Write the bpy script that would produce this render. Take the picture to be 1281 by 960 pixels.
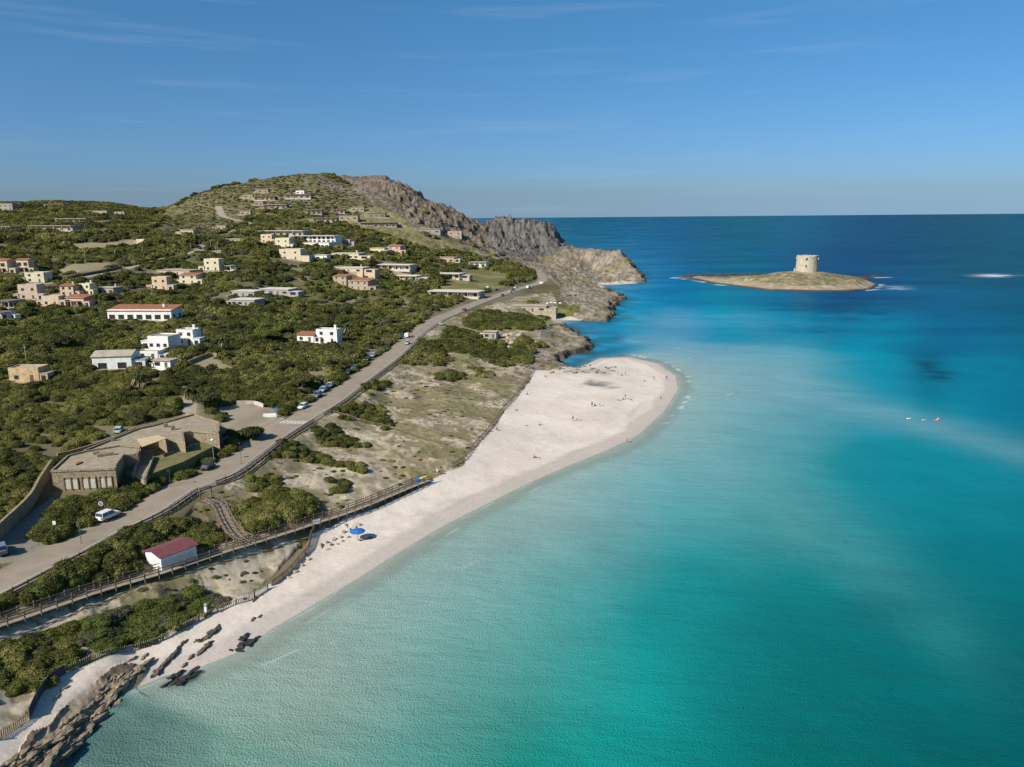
import bpy, bmesh, math, random
import numpy as np
from mathutils import Vector, Matrix

for o in list(bpy.data.objects):
    bpy.data.objects.remove(o)
scene = bpy.context.scene
COL = scene.collection
RNG = np.random.RandomState(7)
random.seed(7)

# ------------------------------------------------------------------ camera
FPX, CX, CY = 985.0, 640.5, 480.0            # focal length and centre in photo pixels (1281 x 960)
CAMZ = 60.0
PITCH, ROLL = math.radians(11.93), math.radians(0.47)
_fwd = np.array([0, math.cos(PITCH), -math.sin(PITCH)])
_up0 = np.array([0, math.sin(PITCH), math.cos(PITCH)])
_r0 = np.array([1.0, 0, 0])
RIGHT = math.cos(ROLL) * _r0 - math.sin(ROLL) * _up0
UP = math.cos(ROLL) * _up0 + math.sin(ROLL) * _r0
FWD = _fwd
cam_data = bpy.data.cameras.new('camera')
cam_data.sensor_width = 36.0
cam_data.lens = 36.0 * FPX / 1281.0
cam_data.clip_start = 1.0
cam_data.clip_end = 3000000.0
cam = bpy.data.objects.new('camera', cam_data)
COL.objects.link(cam)
_m = Matrix.Identity(4)
for i in range(3):
    _m[i][0], _m[i][1], _m[i][2] = RIGHT[i], UP[i], -FWD[i]
_m[2][3] = CAMZ
cam.matrix_world = _m
scene.camera = cam

# ------------------------------------------------------------------ sky, sun, exposure
SUN_EL = math.radians(36.0)
SUN_H = np.array([-0.76, -0.65]); SUN_H /= np.linalg.norm(SUN_H)
SUN_DIR = Vector((SUN_H[0] * math.cos(SUN_EL), SUN_H[1] * math.cos(SUN_EL), math.sin(SUN_EL)))
world = bpy.data.worlds.new('World')
scene.world = world
world.use_nodes = True
wn, wl = world.node_tree.nodes, world.node_tree.links
wn.clear()
w_out = wn.new('ShaderNodeOutputWorld')
w_bg = wn.new('ShaderNodeBackground')
w_sky = wn.new('ShaderNodeTexSky')
w_sky.sky_type = 'NISHITA'
w_sky.sun_disc = False
w_sky.sun_elevation = SUN_EL
w_sky.sun_rotation = math.atan2(SUN_H[0], SUN_H[1])
w_sky.altitude = 0
w_sky.air_density = 0.6
w_sky.dust_density = 1.1
w_sky.ozone_density = 5.0
w_bg.inputs['Strength'].default_value = 0.09
# a deep autumn sky with faint high cirrus
w_tc = wn.new('ShaderNodeTexCoord')
w_map = wn.new('ShaderNodeMapping')
w_map.inputs['Scale'].default_value = (1.4, 1.4, 26.0)
w_map.inputs['Rotation'].default_value = (0.0, math.radians(8), math.radians(20))
w_ns = wn.new('ShaderNodeTexNoise')
w_ns.inputs['Scale'].default_value = 2.2
w_ns.inputs['Detail'].default_value = 6.0
w_ns.inputs['Roughness'].default_value = 0.6
w_rp = wn.new('ShaderNodeMapRange')
w_rp.inputs['From Min'].default_value = 0.56
w_rp.inputs['From Max'].default_value = 0.86
w_rp.inputs['To Max'].default_value = 0.16
w_mix = wn.new('ShaderNodeMix')
w_mix.data_type = 'RGBA'
w_hs = wn.new('ShaderNodeHueSaturation')
w_hs.inputs['Saturation'].default_value = 1.1
w_tint = wn.new('ShaderNodeVectorMath'); w_tint.operation = 'MULTIPLY'
w_tint.inputs[1].default_value = (0.80, 0.96, 0.93)
w_gm = wn.new('ShaderNodeGamma')
w_gm.inputs['Gamma'].default_value = 1.05
w_mix.inputs['B'].default_value = (4.6, 5.6, 6.6, 1)
wl.new(w_tc.outputs['Generated'], w_map.inputs['Vector'])
wl.new(w_map.outputs['Vector'], w_ns.inputs['Vector'])
wl.new(w_ns.outputs['Fac'], w_rp.inputs['Value'])
wl.new(w_rp.outputs['Result'], w_mix.inputs['Factor'])
# below the horizon the sky goes on in the colour of the horizon haze
w_sx = wn.new('ShaderNodeSeparateXYZ'); w_cx = wn.new('ShaderNodeCombineXYZ'); w_mz = wn.new('ShaderNodeMath')
w_mz.operation = 'MAXIMUM'; w_mz.inputs[1].default_value = 0.03
wl.new(w_tc.outputs['Generated'], w_sx.inputs[0]); wl.new(w_sx.outputs['X'], w_cx.inputs['X']); wl.new(w_sx.outputs['Y'], w_cx.inputs['Y'])
wl.new(w_sx.outputs['Z'], w_mz.inputs[0]); wl.new(w_mz.outputs[0], w_cx.inputs['Z']); wl.new(w_cx.outputs[0], w_sky.inputs['Vector'])
wl.new(w_sky.outputs['Color'], w_hs.inputs['Color'])
wl.new(w_hs.outputs['Color'], w_gm.inputs['Color'])
w_zr = wn.new('ShaderNodeMapRange'); w_zr.inputs['From Max'].default_value = 0.25
w_tm = wn.new('ShaderNodeMix'); w_tm.data_type = 'RGBA'
w_tm.inputs['A'].default_value = (0.71, 0.70, 0.73, 1); w_tm.inputs['B'].default_value = (0.76, 1.09, 0.98, 1)   # hazier towards the horizon, cleaner blue above
w_gx = wn.new('ShaderNodeSeparateXYZ'); wl.new(w_tc.outputs['Generated'], w_gx.inputs[0]); wl.new(w_gx.outputs['Z'], w_zr.inputs['Value'])
wl.new(w_zr.outputs['Result'], w_tm.inputs['Factor']); wl.new(w_tm.outputs['Result'], w_tint.inputs[1])
wl.new(w_gm.outputs['Color'], w_tint.inputs[0])
wl.new(w_tint.outputs['Vector'], w_mix.inputs['A'])
wl.new(w_mix.outputs['Result'], w_bg.inputs['Color'])
wl.new(w_bg.outputs['Background'], w_out.inputs['Surface'])

sun_data = bpy.data.lights.new('sun', 'SUN')
sun_data.energy = 4.3
sun_data.angle = math.radians(0.53)
sun_data.color = (1.0, 0.93, 0.83)
sun = bpy.data.objects.new('sun', sun_data)
COL.objects.link(sun)
sun.rotation_euler = SUN_DIR.to_track_quat('Z', 'Y').to_euler()

scene.view_settings.view_transform = 'Standard'
scene.view_settings.look = 'None'
scene.view_settings.gamma = 1.0
scene.view_settings.use_curve_mapping = False
scene.view_settings.exposure = 0.5

# ------------------------------------------------------------------ photo pixel <-> world helpers
def ray(px, py):
    px, py = np.asarray(px, float), np.asarray(py, float)
    u, v = (px - CX) / FPX, (CY - py) / FPX
    return FWD[None] + u.reshape(-1, 1) * RIGHT[None] + v.reshape(-1, 1) * UP[None]

def on_z(px, py, z):
    d = ray(px, py)
    t = (np.asarray(z, float) - CAMZ).reshape(-1) / d[:, 2]
    return d * t[:, None] + np.array([0, 0, CAMZ])

def on_y(px, py, y):
    d = ray(px, py)
    t = np.asarray(y, float).reshape(-1) / d[:, 1]
    return d * t[:, None] + np.array([0, 0, CAMZ])

def project(x, y, z):
    p = np.stack([x, y, np.asarray(z) - CAMZ], -1)
    w = p @ FWD
    return CX + FPX * (p @ RIGHT) / w, CY - FPX * (p @ UP) / w

# ------------------------------------------------------------------ numpy noise
def _hash(ix, iy, seed):
    h = (ix.astype(np.int64) * 374761393 + iy.astype(np.int64) * 668265263 + seed * 1442695041) & 0x7fffffff
    h = ((h ^ (h >> 13)) * 1274126177) & 0x7fffffff
    h = (h ^ (h >> 16)) & 0xffff
    return h / 65535.0

def vnoise(x, y, seed=0):
    ix, iy = np.floor(x), np.floor(y)
    fx, fy = x - ix, y - iy
    fx = fx * fx * (3 - 2 * fx); fy = fy * fy * (3 - 2 * fy)
    a, b = _hash(ix, iy, seed), _hash(ix + 1, iy, seed)
    c, d = _hash(ix, iy + 1, seed), _hash(ix + 1, iy + 1, seed)
    return (a + (b - a) * fx) * (1 - fy) + (c + (d - c) * fx) * fy

def fbm(x, y, size, octv=4, seed=0, rough=0.5):
    """noise in 0..1, feature size in metres"""
    s, a, t, x, y = 0, 1.0, 0, x / size, y / size
    for k in range(octv):
        s = s + a * vnoise(x + 17.3 * k, y - 9.1 * k, seed + k); t += a
        a *= rough; x = x * 2.03 * 0.8 + y * 2.03 * 0.6; y = y * 2.03 * 0.8 - x * 0.6
    return s / t

def ridged(x, y, size, octv=4, seed=0):
    s, a, t = 0, 1.0, 0
    for k in range(octv):
        n = 1 - np.abs(2 * vnoise(x / size + 5.2 * k, y / size + 3.7 * k, seed + k) - 1)
        s = s + a * n * n; t += a; a *= 0.5; size = size / 2.1
    return s / t

def sstep(a, b, x):
    t = np.clip((x - a) / (b - a), 0, 1)
    return t * t * (3 - 2 * t)

def in_poly(x, y, poly):
    poly = np.asarray(poly, float)
    res = np.zeros(x.shape, bool)
    bb = (x >= poly[:, 0].min()) & (x <= poly[:, 0].max()) & (y >= poly[:, 1].min()) & (y <= poly[:, 1].max())
    idx = np.nonzero(bb)
    if len(idx[0]) == 0:
        return res
    xs, ys = x[idx], y[idx]
    c = np.zeros(xs.shape, bool)
    n = len(poly)
    for i in range(n):
        x0, y0 = poly[i]; x1, y1 = poly[(i + 1) % n]
        if y0 == y1:
            continue
        k = (y0 > ys) != (y1 > ys)
        c ^= k & (xs < (x1 - x0) * (ys - y0) / (y1 - y0) + x0)
    res[idx] = c
    return res

def seg_dist(x, y, pts, closed=False, extra=None):
    """distance to a polyline; with extra (one value per vertex) also the value at the nearest point"""
    pts = np.asarray(pts, float)
    n = len(pts)
    best = np.full(x.shape, 1e18); val = np.zeros(x.shape) if extra is not None else None
    for i in range(n if closed else n - 1):
        a, b = pts[i], pts[(i + 1) % n]
        dx, dy = b[0] - a[0], b[1] - a[1]
        L = dx * dx + dy * dy + 1e-12
        t = np.clip(((x - a[0]) * dx + (y - a[1]) * dy) / L, 0, 1)
        d = (x - a[0] - t * dx) ** 2 + (y - a[1] - t * dy) ** 2
        k = d < best
        best[k] = d[k]
        if extra is not None:
            e = extra[i] + (extra[(i + 1) % n] - extra[i]) * t
            val[k] = e[k]
    return (np.sqrt(best), val) if extra is not None else np.sqrt(best)

class RBF:
    def __init__(self, P, V, c=0.004, smooth=1e-6):
        self.P = np.asarray(P, float); V = np.asarray(V, float)
        self.c = c
        n = len(P)
        K = self._k(self.P) + np.eye(n) * smooth
        A = np.zeros((n + 3, n + 3)); A[:n, :n] = K
        A[:n, n] = 1; A[:n, n + 1:] = self.P; A[n:, :n] = A[:n, n:].T
        rhs = np.zeros((n + 3,) + V.shape[1:]); rhs[:n] = V
        self.w = np.linalg.solve(A, rhs)
    def _k(self, Q):
        d2 = ((Q[:, None, :] - self.P[None]) ** 2).sum(-1)
        return -np.sqrt(d2 + self.c ** 2)
    def __call__(self, Q, chunk=20000):
        Q = np.asarray(Q, float)
        out = []
        for i in range(0, len(Q), chunk):
            q = Q[i:i + chunk]
            out.append(self._k(q) @ self.w[:len(self.P)] + self.w[len(self.P)] + q @ self.w[len(self.P) + 1:])
        return np.concatenate(out)

# ------------------------------------------------------------------ mesh and material helpers
class MB:
    def __init__(self):
        self.v, self.f, self.mi = [], [], []
    def add(self, v, f, mi=0):
        o = len(self.v)
        self.v += [tuple(p) for p in v]
        self.f += [tuple(i + o for i in q) for q in f]
        self.mi += [mi] * len(f)
        return self
    def box(self, cx, cy, cz, sx, sy, sz, rz=0.0, mi=0, tx=1.0, ty=1.0):
        c, s = math.cos(rz), math.sin(rz)
        v = []
        for z, kx, ky in ((-.5, 1, 1), (.5, tx, ty)):
            for a, b in ((-.5, -.5), (.5, -.5), (.5, .5), (-.5, .5)):
                x, y = a * sx * kx, b * sy * ky
                v.append((cx + x * c - y * s, cy + x * s + y * c, cz + z * sz))
        return self.add(v, [(3, 2, 1, 0), (4, 5, 6, 7), (0, 1, 5, 4), (1, 2, 6, 5), (2, 3, 7, 6), (3, 0, 4, 7)], mi)
    def cyl(self, p0, p1, r0, r1=None, n=8, mi=0, cap=True):
        r1 = r0 if r1 is None else r1
        p0, p1 = Vector(p0), Vector(p1)
        d = (p1 - p0).normalized()
        a = d.orthogonal().normalized(); b = d.cross(a)
        v = []
        for p, r in ((p0, r0), (p1, r1)):
            for k in range(n):
                t = 2 * math.pi * k / n
                v.append(p + a * (r * math.cos(t)) + b * (r * math.sin(t)))
        f = [(k, (k + 1) % n, n + (k + 1) % n, n + k) for k in range(n)]
        if cap:
            f += [tuple(range(n - 1, -1, -1)), tuple(range(n, 2 * n))]
        return self.add(v, f, mi)
    def bar(self, p0, p1, w, h, mi=0):
        """rectangular bar between two points, w across (horizontal), h high"""
        p0, p1 = Vector(p0), Vector(p1)
        d = (p1 - p0)
        s = Vector((-d.y, d.x, 0))
        s = s.normalized() if s.length > 1e-6 else Vector((1, 0, 0))
        u = d.cross(s).normalized() * (-h / 2) if d.length else Vector((0, 0, h / 2))
        s = s * w / 2
        v = [p0 - s - u, p0 + s - u, p0 + s + u, p0 - s + u, p1 - s - u, p1 + s - u, p1 + s + u, p1 - s + u]
        return self.add(v, [(0, 1, 2, 3), (7, 6, 5, 4), (4, 5, 1, 0), (5, 6, 2, 1), (6, 7, 3, 2), (7, 4, 0, 3)], mi)
    def prism(self, poly, z0, z1, mi=0):
        n = len(poly)
        a = sum(poly[i][0] * poly[(i + 1) % n][1] - poly[(i + 1) % n][0] * poly[i][1] for i in range(n))
        if a < 0:
            poly = list(poly)[::-1]
        zb = z0 if hasattr(z0, '__len__') else [z0] * n
        v = [(p[0], p[1], zb[i]) for i, p in enumerate(poly)] + [(p[0], p[1], z1) for p in poly]
        f = [tuple(range(n - 1, -1, -1)), tuple(range(n, 2 * n))]
        f += [(i, (i + 1) % n, n + (i + 1) % n, n + i) for i in range(n)]
        return self.add(v, f, mi)
    def mesh(self, name, mats, smooth=False):
        me = bpy.data.meshes.new(name)
        me.from_pydata(self.v, [], self.f)
        for m in (mats if isinstance(mats, (list, tuple)) else [mats]):
            me.materials.append(m)
        me.polygons.foreach_set('material_index', self.mi)
        if smooth:
            me.polygons.foreach_set('use_smooth', [True] * len(me.polygons))
        bm = bmesh.new(); bm.from_mesh(me)
        bmesh.ops.recalc_face_normals(bm, faces=bm.faces)
        bm.to_mesh(me); bm.free()
        me.update()
        return me
    def build(self, name, mats, parent=None, loc=None, rz=0.0, smooth=False):
        return put(name, self.mesh(name, mats, smooth), parent, loc, rz)

def put(name, mesh, parent=None, loc=None, rz=0.0):
    o = bpy.data.objects.new(name, mesh)
    COL.objects.link(o)
    if parent is not None:
        o.parent = parent
    if loc is not None:
        o.location = loc
    o.rotation_euler.z = rz
    return o

def tag(o, label=None, cat=None, group=None, kind=None):
    for k, v in (('label', label), ('category', cat), ('group', group), ('kind', kind)):
        if v:
            o[k] = v
    return o

def thing(name, label, cat, loc=(0, 0, 0), rz=0.0, group=None):
    o = bpy.data.objects.new(name, None)
    o.empty_display_size = 0.5
    COL.objects.link(o)
    o.location = loc
    o.rotation_euler.z = rz
    return tag(o, label, cat, group)

def children_of(o):
    return [c for c in COL.objects if c.parent == o]

def dup(tree, loc, rz=0.0, label=None, group=None, scale=None):
    """tree = (thing, [(part, [sub-parts]), ...]): copies of the thing, its parts and sub-parts"""
    root, parts = tree
    r = root.copy(); COL.objects.link(r)
    r.location = loc; r.rotation_euler.z = rz
    if scale is not None:
        r.scale = scale if hasattr(scale, '__len__') else (scale,) * 3
    if label: r['label'] = label
    if group: r['group'] = group
    for p, subs in parts:
        c = p.copy(); COL.objects.link(c); c.parent = r
        for s in subs:
            d = s.copy(); COL.objects.link(d); d.parent = c
    return r

MATS = {}
def mat(name, col, rough=0.85, var=0.18, scale=1.2, metal=0.0, bump=0.0, spec=0.3, col2=None):
    """plain surface with a little procedural mottling"""
    if name in MATS:
        return MATS[name]
    m = bpy.data.materials.new(name)
    m.use_nodes = True
    n, l = m.node_tree.nodes, m.node_tree.links
    b = n['Principled BSDF']
    b.inputs['Roughness'].default_value = rough
    b.inputs['Metallic'].default_value = metal
    b.inputs['Specular IOR Level'].default_value = spec
    tc = n.new('ShaderNodeTexCoord')
    ns = n.new('ShaderNodeTexNoise')
    ns.inputs['Scale'].default_value = scale
    ns.inputs['Detail'].default_value = 5.0
    ns.inputs['Roughness'].default_value = 0.65
    mx = n.new('ShaderNodeMix'); mx.data_type = 'RGBA'
    c2 = col2 or [c * (1 - 2 * var) for c in col]
    c1 = col if col2 else [min(1, c * (1 + var)) for c in col]
    mr = n.new('ShaderNodeMapRange')
    mr.inputs['From Min'].default_value = 0.3; mr.inputs['From Max'].default_value = 0.7
    mx.inputs['A'].default_value = (*c1, 1); mx.inputs['B'].default_value = (*c2, 1)
    l.new(tc.outputs['Object'], ns.inputs['Vector'])
    l.new(ns.outputs['Fac'], mr.inputs['Value'])
    l.new(mr.outputs['Result'], mx.inputs['Factor'])
    l.new(mx.outputs['Result'], b.inputs['Base Color'])
    if bump:
        bp = n.new('ShaderNodeBump')
        bp.inputs['Strength'].default_value = bump
        bp.inputs['Distance'].default_value = 0.1
        l.new(ns.outputs['Fac'], bp.inputs['Height'])
        l.new(bp.outputs['Normal'], b.inputs['Normal'])
    MATS[name] = m
    return m

def lin(r, g, b):
    f = lambda c: (c / 255 / 12.92) if c / 255 <= 0.04045 else ((c / 255 + 0.055) / 1.055) ** 2.4
    return (f(r), f(g), f(b))
# ------------------------------------------------------------------ the coast
COAST = [(40, 1040, .4), (60, 985, .4), (82, 958, .42), (105, 925, .42), (128, 890, .4), (152, 868, .34), (178, 858, .2), (205, 846, .14), (250, 835, .10), (300, 815, .08),
         (340, 787, .07), (400, 752, .06), (450, 722, .06), (500, 690, .06), (560, 655, .06), (610, 630, .06), (660, 605, .06), (710, 583, .06),
         (760, 563, .06), (800, 543, .06), (832, 513, .06), (848, 487, .06), (845, 470, .06), (822, 455, .06), (787, 447, .06), (752, 448, .08),
         (732, 457, .15), (716, 462, .3), (701, 455, .5), (712, 445, .6), (742, 441, .6), (741, 430, .6), (725, 420, .6), (706, 410, .4),
         (700, 401, .15), (725, 401, .3), (757, 403, .6), (768, 396, .6), (764, 386, .6), (775, 378, .5), (784, 372, .6), (766, 369, .5),
         (762, 361, .3), (748, 357, .12), (778, 356, .2), (812, 353, .7), (800, 344, .8), (793, 335, .9)]
_c = np.array([(a, b) for a, b, _ in COAST], float)
coast_w = on_z(_c[:, 0], _c[:, 1], np.zeros(len(_c)))[:, :2]
coast_slope = np.array([s for _, _, s in COAST])
_back = np.array([(142, 955), (118, 1005), (95, 1070), (70, 1180), (0, 1400), (-400, 1750), (-2600, 1900), (-2600, 30), (-110, 30), (-70, 66)], float)
coast_w = np.vstack([coast_w, _back])
coast_slope = np.concatenate([coast_slope, np.full(len(_back), .9)])

# ------------------------------------------------------------------ land heights: (px, py, z) where the height is guessed, (px, py, -distance) where the distance is
CTRL = [  # seaward strip
    (20, 930, 2.0), (60, 880, 1.8), (0, 960, 2.2), (0, 900, 2.4), (0, 850, 2.8), (60, 820, 2.6), (110, 845, 1.7), (150, 800, 2.9), (200, 770, 3.3), (250, 740, 3.8), (160, 835, 1.3),
    (230, 800, 1.9), (300, 765, 1.7), (340, 720, 2.6), (400, 690, 1.8), (370, 690, 2.8), (300, 700, 4.2), (200, 717, 4.6), (120, 750, 4.8), (0, 790, 5.2),
    (350, 655, 4.2), (430, 640, 2.6), (470, 660, 1.4), (520, 620, 1.9), (460, 600, 3.6), (400, 610, 4.2), (330, 640, 5.0), (290, 665, 4.6),
    (560, 600, 1.5), (620, 570, 1.4), (680, 540, 1.3), (740, 520, 1.2), (800, 490, 1.0), (780, 465, .8), (720, 480, 1.2), (670, 480, 1.8), (650, 520, 1.9),
    (560, 560, 3.2), (500, 560, 4.0), (450, 560, 4.5), (500, 520, 4.6), (580, 520, 3.8), (620, 500, 3.2), (640, 470, 3.4), (580, 470, 5.0), (520, 470, 6.0), (470, 500, 5.6),
    (600, 430, 5.5), (660, 430, 4.4), (690, 440, 2.5), (720, 432, 2.2), (690, 415, 3.4), (640, 405, 6.2), (720, 385, 4.0), (680, 390, 5.5), (750, 390, 2.4), (650, 385, 7.5), (730, 370, 5),
    (290, 610, 5.6), (340, 575, 5.8), (400, 555, 5.2), (120, 700, 5.8), (200, 655, 5.8), (40, 750, 5.8),
    # the road
    (-60, 745, 7.5), (0, 727, 7.4), (80, 686, 7.3), (175, 639, 7.2), (268, 595, 7.2), (340, 543, 7.5), (415, 499, 7.9), (490, 444, 8.3), (539, 402, 8.8), (599, 378, 9.3), (646, 362, 9.8), (682, 351, 10.5), (658, 334, 13.5), (608, 320, 19),
    # inland slope
    (-150, 700, 9), (-60, 640, 9), (30, 660, 8.0), (60, 620, 8.4), (0, 600, 9.5), (-150, 560, 12), (70, 560, 9.0), (170, 560, 8.6), (270, 535, 8.4), (50, 500, 11.5), (160, 480, 11.5), (280, 500, 9.6), (330, 490, 9.2),
    (-150, 450, 16), (40, 470, 13), (140, 460, 12.8), (220, 436, 14), (330, 440, 11.5), (400, 430, 10.2), (460, 420, 9.6), (0, 420, 17), (100, 410, 17), (180, 396, 18), (280, 400, 15.5), (380, 400, 12.8), (470, 390, 11.5),
    (530, 380, 10.8), (0, 385, 21), (90, 380, 20.5), (230, 360, 21), (320, 378, 17.5), (350, 362, 18.5), (440, 358, 17), (500, 350, 16.5), (560, 360, 12.5), (560, 343, -610), (620, 348, 12), (620, 335, 16),
    (20, 340, -450), (100, 340, -450), (200, 325, -520), (270, 335, -500), (340, 335, -515), (430, 335, -555), (500, 335, -590), (560, 325, -710), (640, 328, -740), (150, 310, -570), (60, 318, -520), (250, 306, -590),
    (360, 315, -600), (440, 315, -640), (500, 312, -700), (20, 297, -600), (100, 292, -620), (280, 297, -640), (380, 300, -670), (460, 300, -700), (530, 303, -740), (570, 300, -790),
    (-150, 330, -470), (-150, 290, -650), (20, 283, -690), (90, 276, -730), (170, 285, -690), (240, 288, -690), (300, 281, -740), (370, 283, -740), (440, 283, -770), (500, 283, -790), (550, 285, -810),
    # ridge line and the hill
    (60, 266, -800), (140, 272, -770), (205, 272, -890), (-80, 262, -800),
    (275, 262, -850), (310, 262, -840), (330, 250, -885), (375, 240, -920), (420, 262, -860), (455, 260, -870), (320, 272, -785), (390, 272, -800), (475, 275, -830), (430, 240, -935), (490, 245, -925), (510, 262, -890), (250, 268, -850),
    (540, 275, -860), (570, 288, -850), (600, 300, -840), (560, 297, -810), (610, 312, -800), (650, 320, -820),
    # dark rocky hill and flat topped headland
    (618, 300, -900), (650, 297, -905), (690, 303, -895), (640, 312, -868), (680, 316, -862),
    (707, 313, -850), (740, 315, -838), (772, 316, -830), (782, 322, -815), (740, 322, -828), (700, 322, -838), (770, 325, -815), (740, 335, 8.5), (700, 335, 10.5), (680, 330, 12), (770, 343, 4.5), (800, 350, 2.0), (740, 350, 3.5), (705, 350, 7.0),
]
SKYLINE = [(0, 256, 930), (50, 255, 960), (100, 255, 990), (145, 257, 1000), (170, 263, 1000), (195, 264, 980), (-80, 254, 930), (-200, 250, 930),
    (222, 256, 930), (245, 243, 950), (270, 236, 970), (300, 230, 985), (340, 223, 1000), (378, 218, 1010), (400, 219, 1010), (430, 220, 1005), (475, 220, 995), (500, 227, 980), (522, 238, 965),
    (533, 250, 950), (550, 257, 940), (570, 266, 930), (592, 276, 925), (606, 284, 920), (615, 276, 940), (624, 273, 948), (650, 276, 950), (672, 276, 950), (690, 283, 945), (702, 299, 930)]
_P, _Z = [], []
for a, b, c in SKYLINE:
    p = on_y([a], [b], [c])[0]
    _P.append(p[:2]); _Z.append(p[2])
    for k, h in (((1.05, .6), (1.13, .1)) if a > 595 else ((1.10, .82), (1.35, .35))):
        _P.append(p[:2] * k); _Z.append(p[2] * h)
for a, b, c in CTRL:
    p = on_z([a], [b], [c])[0] if c >= 0 else on_y([a], [b], [-c])[0]
    _P.append(p[:2]); _Z.append(p[2])
for q in ((95, 915, 16), (120, 900, 16), (100, 960, 13)):
    _P.append(q[:2]); _Z.append(q[2])
for q in ((-500, 100, 12), (-500, 300, 34), (-600, 600, 60), (-900, 1000, 80), (-1200, 1500, 20), (-300, 40, 9), (-100, 60, 6), (0, 1350, 2), (-400, 1600, 5)):
    _P.append(q[:2]); _Z.append(q[2])
_P = np.array(_P); _Z = np.array(_Z)
def uv(x, y):
    return np.stack([x / y, 0.55 * np.log(y)], -1)
land_rbf = RBF(uv(_P[:, 0], _P[:, 1]), _Z, c=0.004)

def coast_distance(x, y):
    """signed distance to the shore (inland positive) and the steepness of the shore there"""
    d, s = seg_dist(x, y, coast_w, True, coast_slope)
    ins = in_poly(x, y, coast_w)
    return np.where(ins, d, -d), s

def soft_min(a, b, k):
    h = np.clip(0.5 + 0.5 * (b - a) / k, 0, 1)
    return b + (a - b) * h - k * h * (1 - h)

def height0(x, y, full=False):
    z = np.maximum(land_rbf(uv(x, y)), 0.3)
    d, s = coast_distance(x, y)
    rock = sstep(.12, .5, s)
    wob = ((fbm(x, y, 9, 4, 40) - .5) * 9 + (fbm(x, y, 3.5, 3, 44) - .5) * 6) * rock * np.clip(y / 400, .35, 1.5)
    dd = d + wob * np.exp(-np.abs(d) / 18)
    zc = np.where(dd > 0, dd * s * (1 + 0.4 * rock) + .6 * np.maximum(dd - 16, 0), dd * np.minimum(s * 1.3, .5))
    z = np.where(dd > 0, soft_min(z, zc, np.minimum(1.2, .15 + .1 * np.abs(dd))), np.maximum(zc, -6))
    return (z, dd, s) if full else z

# fan shaped grid: columns at fixed bearings, rows at growing distance
NC, NR = 900, 1000
U0, U1 = (-330 - CX) / FPX, (880 - CX) / FPX
gu = np.linspace(U0, U1, NC)
_t = np.linspace(0, 1, NR)
Y0, Y1 = 66.0, 1500.0
gy = Y0 * (Y1 / Y0) ** _t
GU, GY = np.meshgrid(gu, gy)
GX = GU * GY
_x, _y = GX.ravel(), GY.ravel()
_z, _d, _s = height0(_x, _y, True)
GZ, GD, GS = _z.reshape(NR, NC), _d.reshape(NR, NC), _s.reshape(NR, NC)

def sample(A, x, y):
    x, y = np.asarray(x, float), np.asarray(y, float)
    fu = np.clip((x / y - U0) / (U1 - U0) * (NC - 1), 0, NC - 1.001)
    fv = np.clip(np.log(y / Y0) / math.log(Y1 / Y0) * (NR - 1), 0, NR - 1.001)
    i, j = fu.astype(int), fv.astype(int)
    a, b = fu - i, fv - j
    return (A[j, i] * (1 - a) + A[j, i + 1] * a) * (1 - b) + (A[j + 1, i] * (1 - a) + A[j + 1, i + 1] * a) * b

def hit(px, py):
    """where the sight line through a photo pixel first meets the ground"""
    px, py = np.atleast_1d(np.asarray(px, float)), np.atleast_1d(np.asarray(py, float))
    d = ray(px, py)
    ts = Y0 * (1450 / Y0) ** np.linspace(0, 1, 1400)
    t = ts[None, :] / d[:, 1:2]
    X, Y, Z = d[:, 0:1] * t, d[:, 1:2] * t, CAMZ + d[:, 2:3] * t
    g = sample(GZ, X.ravel(), Y.ravel()).reshape(X.shape)
    below = Z <= np.maximum(g, 0)
    below[:, -1] = True
    k = np.maximum(below.argmax(1), 1)
    r = np.arange(len(k))
    f0 = Z[r, k - 1] - np.maximum(g[r, k - 1], 0); f1 = Z[r, k] - np.maximum(g[r, k], 0)
    w = np.clip(f0 / (f0 - f1 + 1e-9), 0, 1)
    x = X[r, k - 1] + w * (X[r, k] - X[r, k - 1]); y = Y[r, k - 1] + w * (Y[r, k] - Y[r, k - 1])
    return np.stack([x, y, np.maximum(sample(GZ, x, y), 0)], -1)

def G(px, py):
    return Vector(hit([px], [py])[0])

def gz(x, y):
    return float(sample(GZ, np.array([x]), np.array([y]))[0])

def densify(p, step):
    p = np.asarray(p, float)
    # Catmull-Rom
    q = np.vstack([2 * p[0] - p[1], p, 2 * p[-1] - p[-2]])
    out = []
    for i in range(1, len(q) - 2):
        L = np.linalg.norm(q[i + 1] - q[i]); m = max(2, int(L / step))
        for k in range(m):
            t = k / m
            out.append(.5 * (2 * q[i] + (q[i + 1] - q[i - 1]) * t + (2 * q[i - 1] - 5 * q[i] + 4 * q[i + 1] - q[i + 2]) * t * t + (3 * q[i] - q[i - 1] - 3 * q[i + 1] + q[i + 2]) * t ** 3))
    out.append(q[-2])
    return np.array(out)

# ------------------------------------------------------------------ roads are cut into the ground
def trace(pix, step=3.0):
    h = hit([p[0] for p in pix], [p[1] for p in pix])
    return densify(h, step)

ROAD_PIX = [(-60, 757), (0, 727), (80, 687), (125, 665), (175, 640), (225, 610), (268, 594), (315, 562), (340, 544), (380, 521), (415, 499), (452, 472), (490, 444), (516, 419), (539, 403), (569, 390), (599, 378), (622, 370), (646, 362), (668, 356), (679, 350), (673, 341), (658, 334), (634, 326), (608, 320), (596, 316)]
ROAD_W = 6.8
road_c = trace(ROAD_PIX)
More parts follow.
